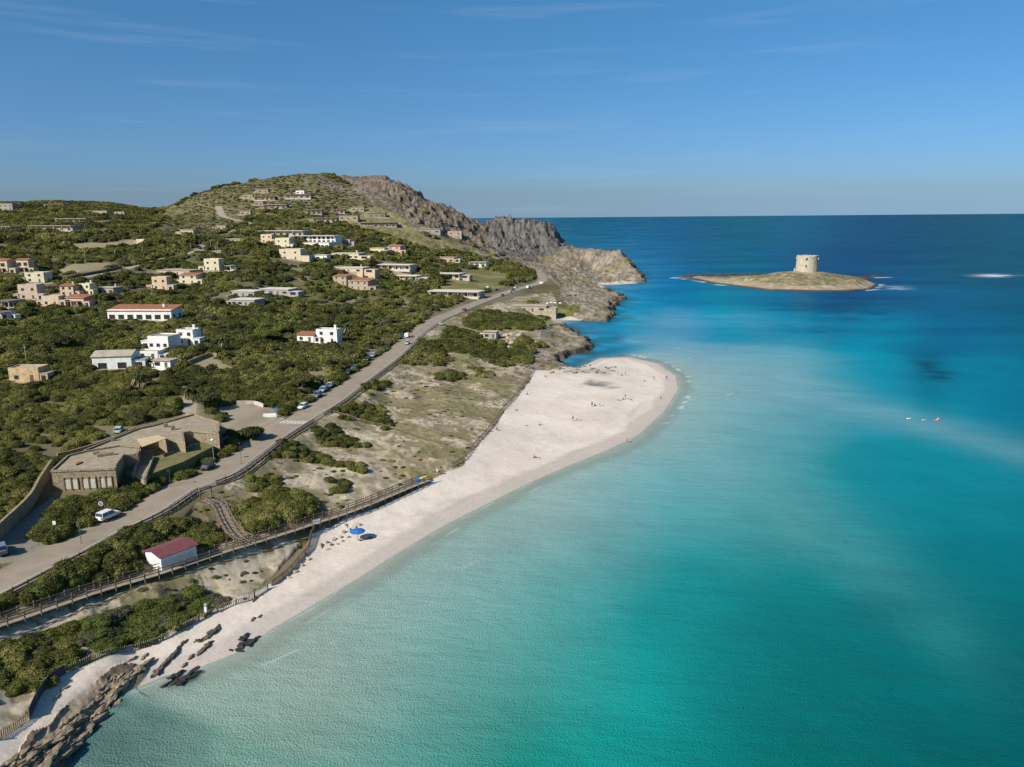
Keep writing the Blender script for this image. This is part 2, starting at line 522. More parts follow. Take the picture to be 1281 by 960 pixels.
# smooth the profile
for _ in range(6):
    road_c[1:-1, 2] = (road_c[:-2, 2] + road_c[1:-1, 2] * 2 + road_c[2:, 2]) / 4
SIDE_ROADS = {
    'side_road': ([(80, 352), (125, 343), (160, 336), (190, 328), (212, 322), (237, 318), (252, 311), (250, 306)], 6.0),
    'hill_road': ([(236, 302), (255, 298), (270, 296), (287, 292), (300, 286), (316, 281), (297, 276), (280, 271), (275, 264), (273, 258)], 6.5),
    'upper_track': ([(318, 281), (340, 280), (360, 282), (378, 285), (400, 289)], 5.0),
    'spur_track': ([(252, 308), (266, 311), (277, 318)], 5.0),
    'dirt_lane': ([(182, 499), (205, 499), (230, 497), (238, 508), (236, 520)], 3.5),
    'orange_lane': ([(474, 298), (485, 302), (493, 306)], 5.0),
}
side_c = {k: (trace(p, 4.0), w) for k, (p, w) in SIDE_ROADS.items()}

def cut_road(line, w, soft):
    global GZ
    x, y, z = GX.ravel(), GY.ravel(), GZ.ravel().copy()
    lo, hi = line[:, :2].min(0) - w - soft, line[:, :2].max(0) + w + soft
    k = np.nonzero((x > lo[0]) & (x < hi[0]) & (y > lo[1]) & (y < hi[1]))[0]
    d, e = seg_dist(x[k], y[k], line[:, :2], False, line[:, 2])
    f = 1 - sstep(w / 2 + 1.0, w / 2 + soft, d)
    z[k] = z[k] * (1 - f) + (e - 0.12 * (d < w / 2)) * f
    GZ = z.reshape(GZ.shape)
    return k, d
ROADMASK = np.full(GX.size, 1e6)
for k_, (c_, w_) in list(side_c.items()):
    for _ in range(4):
        c_[1:-1, 2] = (c_[:-2, 2] + c_[1:-1, 2] * 2 + c_[2:, 2]) / 4
    kk, dd_ = cut_road(c_, w_, 5.0)
    ROADMASK[kk] = np.minimum(ROADMASK[kk], dd_ - w_ / 2)
# main road with a paved promenade on its seaward side
kk, dd_ = cut_road(road_c, ROAD_W + 5.0, 8.0)
ROADMASK[kk] = np.minimum(ROADMASK[kk], dd_ - ROAD_W / 2)
ROADMASK = ROADMASK.reshape(GX.shape)

# ------------------------------------------------------------------ land cover, read off the photograph region by region
GPX, GPY = project(GX, GY, GZ)
_wx = (fbm(GX, GY, 6, 3, 3) - .5); _wy = (fbm(GX, GY, 6, 3, 5) - .5)
_amp = np.clip(1500 / GY, 3, 14)
QX, QY = GPX + _wx * _amp * 1.3, GPY + _wy * _amp
def region(*polys, raw=False):
    m = np.zeros(GX.shape, bool)
    for p in polys:
        m |= in_poly(GPX if raw else QX, GPY if raw else QY, p)
    return m
BEACH = [(-330, 1300), (-330, 1070), (-60, 960), (0, 934), (20, 915), (32, 905), (42, 885), (55, 862), (82, 844), (115, 830), (152, 818), (200, 803), (222, 790), (252, 772), (285, 758), (312, 748), (345, 728), (368, 705), (385, 690), (390, 668), (410, 655), (425, 648), (450, 642),
         (480, 632), (500, 622), (530, 604), (560, 590), (577, 583), (592, 565), (617, 537), (627, 521), (640, 502), (654, 488), (664, 474), (664, 462), (690, 462), (720, 456), (745, 449), (790, 440), (880, 440), (880, 500), (700, 640), (300, 900), (100, 1100)]
PROM1 = [(655, 462), (664, 448), (672, 430), (678, 412), (690, 405), (705, 398), (760, 425), (760, 450), (740, 452), (716, 470), (690, 466)]
PROM2 = [(690, 402), (720, 400), (712, 385), (702, 372), (700, 360), (690, 350), (672, 338), (650, 330), (625, 322), (600, 312), (610, 300), (700, 300), (800, 300), (830, 350), (770, 358), (780, 380), (780, 405)]
HILLROCK = [(395, 216), (480, 214), (560, 250), (620, 265), (720, 270), (720, 330), (640, 330), (600, 312), (560, 300), (530, 292), (512, 280), (500, 268), (478, 262), (462, 252), (440, 250), (420, 240), (400, 232)]
FIELD = [(455, 262), (490, 258), (500, 270), (530, 296), (580, 304), (640, 330), (600, 320), (560, 314), (510, 304), (470, 292), (440, 284), (430, 276), (450, 272)]
LAWN = [(640, 398), (660, 392), (690, 385), (728, 380), (722, 392), (700, 398), (680, 402), (650, 404)]
GRASSY = [(560, 345), (600, 335), (640, 345), (630, 360), (590, 368), (560, 372), (545, 365)]
DUNE = [(-330, 1300), (-330, 870), (-60, 780), (60, 745), (180, 700), (250, 625), (330, 575), (400, 520), (470, 455), (500, 430), (545, 405), (600, 385), (650, 372), (690, 365), (705, 395), (690, 420), (670, 470), (580, 585), (400, 660), (300, 760), (60, 860)]
DRIVE = [(-80, 720), (-80, 690), (0, 676), (30, 648), (46, 636), (66, 622), (72, 640), (60, 672), (60, 690), (10, 704)]
LOT = [(275, 510), (300, 505), (325, 508), (348, 512), (356, 524), (336, 538), (312, 544), (290, 542), (276, 530)]
CLEAR1 = [(88, 305), (118, 304), (140, 303), (172, 300), (184, 302), (160, 309), (125, 313), (86, 311)]
CLEAR2 = [(95, 330), (139, 329), (140, 336), (100, 343), (72, 341), (82, 333)]
TERR = [(230, 455), (236, 446), (262, 443), (292, 459), (294, 464), (268, 466)]
SANDPATCH = [(375, 470, 18, 6), (405, 475, 14, 8)]

n_big = fbm(GX, GY, 40, 4, 11); n_mid = fbm(GX, GY, 9, 4, 21); n_small = fbm(GX, GY, 2.2, 4, 31); n_fine = vnoise(GX * 2.2, GY * 2.2, 61)
def mixc(a, b, t):
    t = t[..., None] if hasattr(t, 'shape') else t
    return a * (1 - t) + np.asarray(b) * t
C = np.zeros(GX.shape + (3,)) + np.array((.115, .10, .05))
C = mixc(C, (.17, .145, .085), sstep(.45, .62, n_mid) * .7)                       # scrub soil with dry patches
C = mixc(C, (.20, .165, .11), sstep(.5, .65, n_big) * .6)
# upper hill: stony, brown
hill = region([(190, 200), (600, 200), (600, 320), (480, 300), (400, 275), (300, 262), (270, 300), (200, 330), (190, 290)])
C = np.where(hill[..., None], mixc(mixc(C, (.175, .145, .085), .75), (.10, .095, .042), sstep(.40, .56, n_mid * .5 + n_small * .5)), C)
fld = region(FIELD); C = np.where(fld[..., None], mixc(mixc(C * 0 + np.array((.20, .175, .08)), (.15, .14, .06), sstep(.4, .62, n_mid)), (.28, .22, .13), sstep(.6, .72, n_small)), C)
hr = region(HILLROCK)
rk = mixc(C * 0 + np.array((.235, .187, .148)), (.115, .09, .072), sstep(.4, .65, n_small)); rk = mixc(rk, (.12, .11, .055), sstep(.53, .66, n_mid) * .75); rk = mixc(rk, (.33, .27, .21), sstep(.62, .8, n_fine) * .5)
C = np.where(hr[..., None], rk, C)
dh = in_poly(GPX + _wx * 10, GPY + _wy * 8, [(604, 266), (720, 258), (722, 298), (706, 314), (682, 321), (640, 322), (622, 316), (610, 300)])
C = np.where(dh[..., None], mixc(mixc(C * 0 + np.array((.165, .155, .145)), (.075, .070, .066), sstep(.4, .62, n_small * .5 + n_mid * .5)), (.29, .265, .235), sstep(.52, .66, n_fine * .6 + n_mid * .4) * .55), C)
gr = region(GRASSY); C = np.where(gr[..., None], mixc(C * 0 + np.array((.15, .14, .05)), (.22, .19, .09), sstep(.42, .6, n_mid)), C)
dn = region(DUNE) & (ROADMASK > 1)
dc = mixc(C * 0 + np.array((.235, .188, .118)), (.46, .385, .285), sstep(.46, .56, n_mid * .4 + n_small * .6))
dc = mixc(dc, (.165, .15, .062), sstep(.47, .6, fbm(GX, GY, 7, 3, 77)) * .65); dc = mixc(dc, (.12, .095, .055), sstep(.56, .68, n_small * .6 + n_fine * .4) * .75)
palepatch = region([(330, 605), (400, 575), (440, 590), (450, 560), (490, 575), (520, 600), (430, 650), (400, 610)], [(270, 720), (330, 690), (390, 668), (380, 690), (340, 728), (290, 760), (262, 770), (280, 745)], [(0, 860), (60, 850), (80, 845), (50, 862), (30, 905), (-40, 930), (-60, 880)], [(440, 540), (500, 560), (530, 560), (490, 600), (460, 590)], [(590, 440), (650, 445), (640, 470), (610, 470)])
dc = np.where(palepatch[..., None], mixc(dc, (.47, .40, .30), .55 * sstep(.3, .5, n_small)), dc)
C = np.where(dn[..., None], dc, C)
gp = region([(478, 572), (492, 562), (510, 570), (517, 597), (494, 602)], [(470, 520), (520, 530), (560, 545), (540, 560), (480, 540)], [(600, 470), (640, 470), (640, 490), (600, 490)], [(545, 440), (580, 435), (600, 445), (570, 460)], [(620, 448), (650, 452), (645, 460), (615, 458)])
C = np.where((gp & dn)[..., None], mixc(mixc(C, (.16, .15, .05), .6 * sstep(.3, .5, n_mid)), (.25, .21, .1), sstep(.55, .7, n_small)), C)
lw = region(LAWN); C = np.where(lw[..., None], mixc(C * 0 + np.array((.12, .13, .035)), (.19, .17, .07), sstep(.45, .62, n_mid)), C)
pr = region(PROM1, PROM2) & ~fld & ~dh
pc = mixc(C * 0 + np.array((.285, .235, .185)), (.17, .137, .105), sstep(.42, .62, n_mid * .5 + n_small * .5)); pc = mixc(pc, (.42, .36, .29), sstep(.52, .7, n_fine * .6 + n_small * .4) * .6); pc = mixc(pc, (.12, .095, .07), sstep(.56, .7, fbm(GX, GY, 3.5, 3, 88)) * .55); pc = mixc(pc, (.17, .15, .07), sstep(.55, .68, fbm(GX, GY, 14, 3, 78)) * .6)
C = np.where((pr & ~lw)[..., None], pc, C)
bare = region(DRIVE, raw=True); C = np.where(bare[..., None], mixc(C * 0 + np.array((.20, .18, .15)), (.27, .235, .19), n_small), C)
bare2 = region(LOT, raw=True); C = np.where(bare2[..., None], mixc(C * 0 + np.array((.36, .29, .20)), (.27, .235, .18), n_small), C)
bare3 = region(CLEAR1, CLEAR2, TERR); C = np.where(bare3[..., None], mixc(C * 0 + np.array((.34, .28, .18)), (.24, .205, .11), n_small), C)
bare4 = region([(370, 466), (402, 462), (420, 470), (412, 480), (392, 474)], [(420, 370), (450, 345), (470, 365), (440, 380)], [(360, 330), (400, 335), (395, 350), (375, 352)], [(500, 372), (520, 380), (512, 392), (500, 386)])
C = np.where((bare4 & ~dn)[..., None], mixc(C, (.27, .22, .14), .8), C)
bch = region(BEACH)
bc = mixc(C * 0 + np.array((.66, .575, .50)), (.61, .525, .445), sstep(.35, .65, n_mid)); bc = mixc(bc, (.50, .425, .345), sstep(.55, .75, n_small) * .35)
# old wrack and tide lines that follow the water's edge
tl = np.exp(-((GD - 9 - 7 * (n_mid - .5) - 8 * (n_big - .5)) / 1.1) ** 2) * sstep(.42, .6, fbm(GX, GY, 22, 3, 91)) + np.exp(-((GD - 5.5 - 2 * (n_mid - .5)) / .6) ** 2) * .25
bc = mixc(bc, (.40, .335, .265), np.clip(tl, 0, 1) * .38)
wet = 1 - sstep(3.4, 5.6, GD + (n_mid - .5) * 3.0 + (n_big - .5) * 5)
bc = mixc(bc, (.42, .36, .315), wet * .72)
for (a_, b_, rx, ry, k_) in ((745, 480, 16, 2.6, .85), (766, 484, 9, 1.6, .6), (738, 477, 6, 3, .7), (735, 465, 26, 2.5, .45), (755, 468, 10, 3, .4), (380, 745, 30, 1.5, .2)):
    ee = ((GPX - a_ + (n_small - .5) * rx * 1.2) / rx) ** 2 + ((GPY - b_ + (n_mid - .5) * ry * 2.5) / ry) ** 2
    bc = mixc(bc, (.10, .095, .09), np.exp(-ee) * k_)
bc = bc * (1 + (n_big - .5) * .16 + (n_fine - .5) * .10)[..., None]
C = np.where(bch[..., None], bc, C)
cove = region([(742, 351), (775, 352), (806, 353), (800, 360), (745, 360)], [(688, 397), (712, 396), (730, 400), (722, 406), (690, 405)])
C = np.where((cove & (GD < 9))[..., None], np.array((.50, .43, .34)), C)
# bare ledges at the water's edge
rocky = sstep(.14, .5, GS) * (1 - (cove & (GD < 9)))
wetrock = rocky * (1 - sstep(1.0, 4.5 + 6 * (n_mid - .3), GD))
C = mixc(C, (.070, .055, .040), np.clip(wetrock, 0, 1) * .9)
foot = region([(-60, 1100), (-60, 950), (0, 945), (40, 915), (60, 905), (100, 870), (120, 855), (140, 838), (160, 830), (180, 840), (160, 880), (60, 1000)])
fr = sstep(.44, .56, fbm(GX * 2.6 + GY * .35, GY * .55, 2.6, 4, 55))
foot = foot & (GD < 4.5 + (n_mid - .5) * 9)
C = np.where((foot & bch)[..., None], mixc(mixc(C, (.32, .25, .17), .75), (.12, .092, .065), fr * .9), C)
# shoulder of the road
C = mixc(C, (.30, .26, .20), (1 - sstep(.5, 2.2, ROADMASK + n_small * 1.5)) * .8 * (1 - bch))
ROCK = np.clip(hr * 1.0 + pr * .45 + hill * .12 + (foot & bch) * .25, 0, 1)

def blur(A, n):
    A = A.copy()
    for _ in range(n):
        A[1:-1, 1:-1] = (A[:-2, 1:-1] + A[2:, 1:-1] + A[1:-1, :-2] + A[1:-1, 2:] + A[1:-1, 1:-1]) / 5
    return A

# ------------------------------------------------------------------ relief: crags, ledges, dunes
amp_far = np.clip(GY / 700, .15, 1.2)
crag = region([(480, 212), (560, 246), (620, 262), (722, 262), (712, 306), (640, 316), (600, 308), (560, 292), (522, 280), (500, 258), (480, 236)], raw=True)
crag = crag.astype(float)
for _ in range(10):
    crag[1:-1, 1:-1] = (crag[:-2, 1:-1] + crag[2:, 1:-1] + crag[1:-1, :-2] + crag[1:-1, 2:]) / 4
r1 = ridged(GX + (n_mid - .5) * 14, GY, 34, 5, 101); r2 = ridged(GX * .9 + GY * .5, GY * .9 - GX * .5, 11, 4, 111)
r3 = ridged(GX * .7 - GY * .7, GY * .7 + GX * .7, 5.0, 3, 121)
low_head = sstep(690, 712, GPX)
GZ = GZ + crag * ((r1 - r1.mean()) * 14 * (1 - .8 * low_head) - 1.5 + (r2 - r2.mean()) * 9 * (1 - .6 * low_head) + (r3 - r3.mean()) * 5)
knob = np.exp(-(((GX - 18) / 34) ** 2 + ((GY - 935) / 30) ** 2) ** 2)
GZ = GZ + knob * (3.5 + (r1 - r1.mean()) * 8) + blur(dh.astype(float), 6) * ((r3 - r3.mean()) * 2.4 + (r2 - r2.mean()) * 2.5)
GZ = GZ + (pr * 1.0) * (1 - sstep(.0, .2, crag)) * ((r2 - r2.mean()) * 3.6 + (r3 - r3.mean()) * 2.6) * sstep(1, 8, GD) * amp_far * sstep(2, 6, ROADMASK)
GZ = GZ + hill * (1 - np.clip(crag, 0, 1)) * ((n_mid - .5) * 4.0 + (n_small - .5) * 1.6) * sstep(1, 5, ROADMASK)
_ds = blur((dn & (ROADMASK > 2)).astype(float), 6); GZ = GZ * (1 - _ds) + blur(GZ, 40) * _ds
GZ = GZ + dn * ((n_mid - .5) * 1.5 + (n_small - .5) * .5) * sstep(1.5, 6, ROADMASK) * sstep(2, 12, GD)
_bs = blur((bch & (GD > 3)).astype(float), 6); GZ = GZ * (1 - _bs) + blur(GZ, 60) * _bs
GZ = GZ + bch * ((n_mid - .5) * .35 + (n_small - .5) * .10) * sstep(0, 6, GD)
GZ = GZ + (foot & bch) * (fr * .35 + (n_small - .5) * .6) * sstep(.0, 3, GD)
GZ = GZ + wetrock * ((n_small - .4) * 1.0 + (r3 - .45) * 2.2) * sstep(0, 2, GD) * np.clip(GY / 250, .4, 2)

def grid_mesh(name, X, Y, Z, attrs, m, keep):
    nr, nc = X.shape
    idx = np.arange(nr * nc).reshape(nr, nc)
    q = np.stack([idx[:-1, :-1], idx[:-1, 1:], idx[1:, 1:], idx[1:, :-1]], -1).reshape(-1, 4)
    kf = keep.ravel()[q].any(1)
    q = q[kf]
    used = np.zeros(nr * nc, bool); used[q.ravel()] = True
    remap = np.cumsum(used) - 1
    q = remap[q]
    v = np.stack([X.ravel(), Y.ravel(), Z.ravel()], -1)[used]
    me = bpy.data.meshes.new(name)
    me.vertices.add(len(v)); me.vertices.foreach_set('co', v.ravel().astype(np.float32))
    me.loops.add(q.size); me.loops.foreach_set('vertex_index', q.ravel().astype(np.int32))
    me.polygons.add(len(q)); me.polygons.foreach_set('loop_start', np.arange(0, q.size, 4, dtype=np.int32))
    me.polygons.foreach_set('use_smooth', np.ones(len(q), bool))
    me.update(calc_edges=True)
    for an, A in attrs.items():
        if A.ndim == 3:
            at = me.attributes.new(an, 'FLOAT_COLOR', 'POINT')
            c = np.ones((len(v), 4), np.float32); c[:, :3] = A.reshape(-1, 3)[used]
            at.data.foreach_set('color', c.ravel())
        else:
            at = me.attributes.new(an, 'FLOAT', 'POINT')
            at.data.foreach_set('value', A.ravel()[used].astype(np.float32))
    me.materials.append(m)
    return me

def ground_material(name):
    m = bpy.data.materials.new(name); m.use_nodes = True
    n, l = m.node_tree.nodes, m.node_tree.links
    b = n['Principled BSDF']; b.inputs['Roughness'].default_value = .95; b.inputs['Specular IOR Level'].default_value = .12
    a = n.new('ShaderNodeAttribute'); a.attribute_name = 'cover'
    rk = n.new('ShaderNodeAttribute'); rk.attribute_name = 'rock'
    g = n.new('ShaderNodeNewGeometry')
    n1 = n.new('ShaderNodeTexNoise'); n1.inputs['Scale'].default_value = 1.6; n1.inputs['Detail'].default_value = 8; n1.inputs['Roughness'].default_value = .7
    n2 = n.new('ShaderNodeTexNoise'); n2.inputs['Scale'].default_value = .22; n2.inputs['Detail'].default_value = 8; n2.inputs['Roughness'].default_value = .72
    l.new(g.outputs['Position'], n1.inputs['Vector']); l.new(g.outputs['Position'], n2.inputs['Vector'])
    mr = n.new('ShaderNodeMapRange'); mr.inputs['From Min'].default_value = .25; mr.inputs['From Max'].default_value = .75; mr.inputs['To Min'].default_value = .86; mr.inputs['To Max'].default_value = 1.12
    l.new(n1.outputs['Fac'], mr.inputs['Value'])
    rs = n.new('ShaderNodeMapRange'); rs.inputs['From Min'].default_value = .3; rs.inputs['From Max'].default_value = .7; rs.inputs['To Min'].default_value = .62; rs.inputs['To Max'].default_value = 1.3
    l.new(n2.outputs['Fac'], rs.inputs['Value'])
    m1 = n.new('ShaderNodeMix'); m1.data_type = 'FLOAT'; m1.inputs['A'].default_value = 1.0
    l.new(rk.outputs['Fac'], m1.inputs['Factor']); l.new(rs.outputs['Result'], m1.inputs['B'])
    mm = n.new('ShaderNodeMath'); mm.operation = 'MULTIPLY'; l.new(mr.outputs['Result'], mm.inputs[0]); l.new(m1.outputs['Result'], mm.inputs[1])
    vm = n.new('ShaderNodeVectorMath'); vm.operation = 'SCALE'; l.new(a.outputs['Color'], vm.inputs[0]); l.new(mm.outputs[0], vm.inputs['Scale'])
    l.new(vm.outputs['Vector'], b.inputs['Base Color'])
    bp = n.new('ShaderNodeBump'); bp.inputs['Distance'].default_value = .35
    bs = n.new('ShaderNodeMath'); bs.operation = 'MULTIPLY_ADD'; bs.inputs[1].default_value = .7; bs.inputs[2].default_value = .22
    l.new(rk.outputs['Fac'], bs.inputs[0]); l.new(bs.outputs[0], bp.inputs['Strength'])
    b2 = n.new('ShaderNodeBump'); b2.inputs['Distance'].default_value = 3.0; l.new(rk.outputs['Fac'], b2.inputs['Strength']); l.new(n2.outputs['Fac'], b2.inputs['Height'])
    l.new(n1.outputs['Fac'], bp.inputs['Height']); l.new(b2.outputs['Normal'], bp.inputs['Normal']); l.new(bp.outputs['Normal'], b.inputs['Normal'])
    return m
M_GROUND = ground_material('ground')
land = put('terrain', grid_mesh('terrain', GX, GY, GZ, {'cover': C, 'rock': ROCK}, M_GROUND, (GD > -12) & (GZ > -3.5)))
tag(land, kind='structure')

# ------------------------------------------------------------------ islet with the watch tower
ISLE_FRONT = [(862, 347), (872, 351), (900, 356), (930, 360), (965, 363.5), (1000, 364.5), (1040, 365), (1075, 364), (1092, 362), (1099, 357)]
isle_f = on_z([p[0] for p in ISLE_FRONT], [p[1] for p in ISLE_FRONT], np.zeros(len(ISLE_FRONT)))[:, :2]
isle_b = np.array([(312, 715), (298, 745), (268, 770), (232, 775), (205, 772), (185, 785), (172, 770)])
isle_poly = np.vstack([isle_f, isle_b])
TOWER_Y = 690.0
tower_p = on_y([1009], [339.5], [TOWER_Y])[0]
def isle_height(x, y):
    d = seg_dist(x, y, isle_poly, True); ins = in_poly(x, y, isle_poly)
    d = np.where(ins, d, -d) + (fbm(x, y, 14, 4, 140) - .5) * 10
    tx, ty = tower_p[0] - 4, tower_p[1]
    e = np.sqrt(((x - tx) / 62) ** 2 + ((y - ty) / 44) ** 2)
    z = 1.6 + (tower_p[2] - 1.2) * np.exp(-(e ** 1.7) * 1.15)
    z = np.where(d > 0, np.minimum(z, .25 + d * .42), np.maximum(d * .4, -3))
    z = z + (fbm(x, y, 7, 4, 141) - .5) * 1.1 * sstep(0, 6, d)
    return z, d
ix, iy = np.meshgrid(np.linspace(110, 345, 470), np.linspace(600, 830, 460))
iz, idd = isle_height(ix.ravel(), iy.ravel()); iz = iz.reshape(ix.shape); idd = idd.reshape(ix.shape)
im_, is_ = fbm(ix, iy, 11, 4, 150), fbm(ix, iy, 3, 4, 151)
IC = mixc(np.zeros(ix.shape + (3,)) + np.array((.185, .16, .075)), (.30, .245, .155), sstep(.46, .6, im_ * .6 + is_ * .4))
IC = mixc(IC, (.34, .27, .19), 1 - sstep(5, 13, idd + (im_ - .5) * 10)); IC = mixc(IC, (.45, .38, .29), sstep(.62, .7, is_) * .7)
near_t = 1 - sstep(9, 20, np.hypot(ix - tower_p[0], iy - tower_p[1]) + (is_ - .5) * 8)
IC = mixc(IC, (.38, .31, .22), near_t * .8)
IC = IC * .84
IC = mixc(IC, (.06, .05, .038), 1 - sstep(.6, 3.2, idd))
islet = put('islet', grid_mesh('islet', ix, iy, iz, {'cover': IC, 'rock': np.full(ix.shape, .35)}, M_GROUND, idd > -9))
tag(islet, kind='structure')
# low black reefs behind the islet
REEF = [(196, 800, 24, 6), (222, 806, 20, 5), (176, 786, 14, 5), (246, 806, 18, 5), (264, 800, 12, 4), (330, 742, 9, 3), (352, 770, 14, 3)]
# ------------------------------------------------------------------ the sea
_py = np.concatenate([np.linspace(1130, 420, 520), np.linspace(419, 300, 150)[1:], np.linspace(300, 276, 40)[1:]])
_yc = on_z(np.full(len(_py), 640.), _py, np.zeros(len(_py)))[:, 1]
_yc = _yc[(_yc > 45) & (_yc < 9000)]
_yc = np.concatenate([[25.0, 40.0], _yc, [10000, 14000, 22000, 40000, 70000]])
su = np.concatenate([np.linspace(-3, -.56, 12)[:-1], np.linspace(-.56, .78, 760), np.linspace(.78, 3, 12)[1:]])
SU, SY = np.meshgrid(su, _yc); SX = SU * SY
SPX, SPY = project(SX, SY, np.zeros(SX.shape))
WATER = [(150, 930, 118, 150, 136), (60, 1000, 105, 140, 128), (300, 900, 122, 158, 144), (400, 855, 133, 160, 148), (500, 925, 88, 150, 140), (640, 945, 15, 136, 124), (640, 805, 85, 155, 149), (560, 760, 115, 165, 160), (700, 705, 92, 158, 158),
         (800, 860, 4, 150, 146), (950, 930, 0, 116, 114), (1150, 910, 0, 100, 102), (1300, 960, 0, 92, 94), (1260, 800, 0, 104, 108), (1100, 750, 0, 112, 116), (950, 750, 0, 122, 124), (800, 740, 20, 138, 140), (850, 670, 45, 148, 152), (700, 645, 124, 166, 166),
         (790, 620, 100, 162, 168), (900, 600, 92, 158, 166), (850, 560, 98, 162, 172), (950, 620, 60, 148, 154), (1000, 655, 50, 140, 144), (1080, 690, 30, 132, 136), (1180, 790, 10, 118, 120), (1000, 720, 0, 128, 130), (1100, 620, 3, 128, 141), (1200, 690, 0, 114, 124),
         (1050, 570, 0, 132, 144), (1150, 575, 0, 130, 144), (1260, 620, 10, 124, 138), (1210, 500, 0, 124, 146), (1130, 480, 10, 128, 152), (1050, 465, 30, 138, 160), (980, 500, 96, 154, 168), (950, 540, 90, 156, 168), (900, 470, 112, 160, 178),
         (860, 440, 104, 156, 178), (800, 428, 84, 150, 176), (760, 425, 30, 138, 172), (720, 458, 66, 140, 168), (800, 400, 10, 134, 170), (900, 415, 30, 138, 170), (950, 432, 70, 146, 168), (1005, 433, 60, 146, 166), (1000, 405, 0, 128, 160), (1100, 425, 0, 126, 155), (1165, 462, 4, 104, 130),
         (1260, 450, 0, 108, 136), (1260, 500, 0, 114, 140), (1200, 405, 2, 94, 132), (1050, 385, 8, 88, 128), (950, 385, 0, 118, 150), (910, 395, 4, 132, 158), (850, 385, 16, 118, 160), (790, 378, 38, 138, 176), (740, 405, 46, 128, 165), (830, 350, 16, 108, 154), (820, 362, 18, 116, 160), (900, 330, 12, 92, 124), (1200, 335, 8, 78, 104), (1270, 375, 4, 80, 108), (740, 300, 10, 88, 120),
         (900, 300, 10, 86, 114), (1270, 300, 6, 77, 104), (1000, 278, 12, 87, 116), (700, 280, 12, 88, 118), (1000, 368, 10, 92, 132), (1110, 366, 10, 84, 122), (860, 345, 14, 98, 142), (0, 300, 12, 84, 128)]
wk = RBF(np.array([(w[0] / 985, w[1] / 985) for w in WATER]), np.array([lin(*w[2:]) for w in WATER]), c=.02, smooth=3e-4)
_q = np.stack([np.clip(SPX, -100, 1400).ravel() / 985, np.clip(SPY, 276, 1000).ravel() / 985], -1)
w1 = fbm(SX, SY, 30, 4, 201) - .5; w2 = fbm(SX * .45 + SY * .1, SY * 1.3, 45, 4, 211) - .5; w3 = fbm(SX, SY, 8, 3, 205) - .5
_far = np.clip(SY / 600, .25, 2.5)
_q2 = _q + np.stack([w1.ravel() * .07, (w2 * .05 + w1 * .02).ravel()], -1)
WC = np.clip(wk(_q2), .0005, 1).reshape(SX.shape + (3,))
sd, ss = coast_distance(SX.ravel(), SY.ravel()); sd = -sd.reshape(SX.shape); ss = ss.reshape(SX.shape)
ss = blur(ss, 80); sandy = 1 - sstep(.1, .4, ss)
# submerged sand tongues run out from the spit
def tongue(pts, col, k):
    global WC
    p = np.array(pts, float); d = None
    dy, hw = seg_dist((SPX + w1 * 60) * .55, SPY + w2 * 34 + w1 * 12, np.c_[p[:, 0] * .55, p[:, 1]], False, p[:, 2])
    st = seg_dist(SPX * .55, SPY, np.c_[p[:, 0] * .55, p[:, 1]], False, p[:, 3])[1]
    t = np.exp(-(dy / np.maximum(hw, 1)) ** 2 * 1.1) * st * k * (.80 + .5 * w2 + .3 * w3)
    WC = mixc(WC, lin(*col), np.clip(t, 0, 1))
tongue([(800, 436, 16, .7), (900, 454, 30, .9), (980, 480, 34, .9), (1050, 506, 26, .85), (1130, 526, 18, .75), (1200, 543, 17, .7), (1300, 574, 20, .6)], (122, 162, 174), .74)
tongue([(900, 480, 40, .7), (875, 550, 60, .75), (930, 605, 44, .7), (1000, 650, 36, .65), (1080, 695, 32, .45), (1180, 780, 34, .2), (1270, 870, 34, .05)], (104, 156, 160), .55)
# pale sand shelf along the beach, sea grass on the rock ledges
shelf = np.exp(-np.clip(sd + w2 * 8, 0, 1e4) / 15) * sandy
WC = mixc(WC, lin(158, 172, 160), np.clip(shelf * .85, 0, 1))
ledge = np.exp(-np.clip(sd, 0, 1e4) / 14) * (1 - sandy)
WC = mixc(WC, (.012, .055, .075), np.clip(ledge * .75 * sstep(.3, .6, fbm(SX, SY, 10, 3, 221)), 0, 1))
weed = sstep(.60, .74, fbm(SX * .5, SY * 1.25, 42, 4, 231)) * sstep(330, 480, SY) * (1 - sstep(900, 2500, SY)) * sstep(30, 90, sd) * (SPX > 860)
WC = mixc(WC, WC * np.array((.6, .74, .82)), weed * .8)
for (a, b, rx, ry, k) in ((1165, 462, 22, 11, .75), (1040, 386, 90, 9, .5), (1010, 412, 50, 7, .35), (770, 423, 12, 4, .5), (1150, 442, 40, 6, .3), (215, 848, 16, 6, .85), (238, 847, 12, 5, .85), (310, 803, 14, 5, .8), (300, 798, 8, 10, .6), (140, 905, 8, 16, .6), (152, 880, 10, 6, .6)):
    ee = ((SPX - a + w3 * rx * 1.6) / rx) ** 2 + ((SPY - b + w3 * ry * 2.5) / ry) ** 2
    WC = mixc(WC, WC * np.array((.25, .38, .45)), np.exp(-ee * 1.2) * k)
# sandy shoals read as broken streaks
WC = WC * (1 + (w3 * .14 + w2 * .20 * np.clip(_far, .6, 2.5))[..., None])
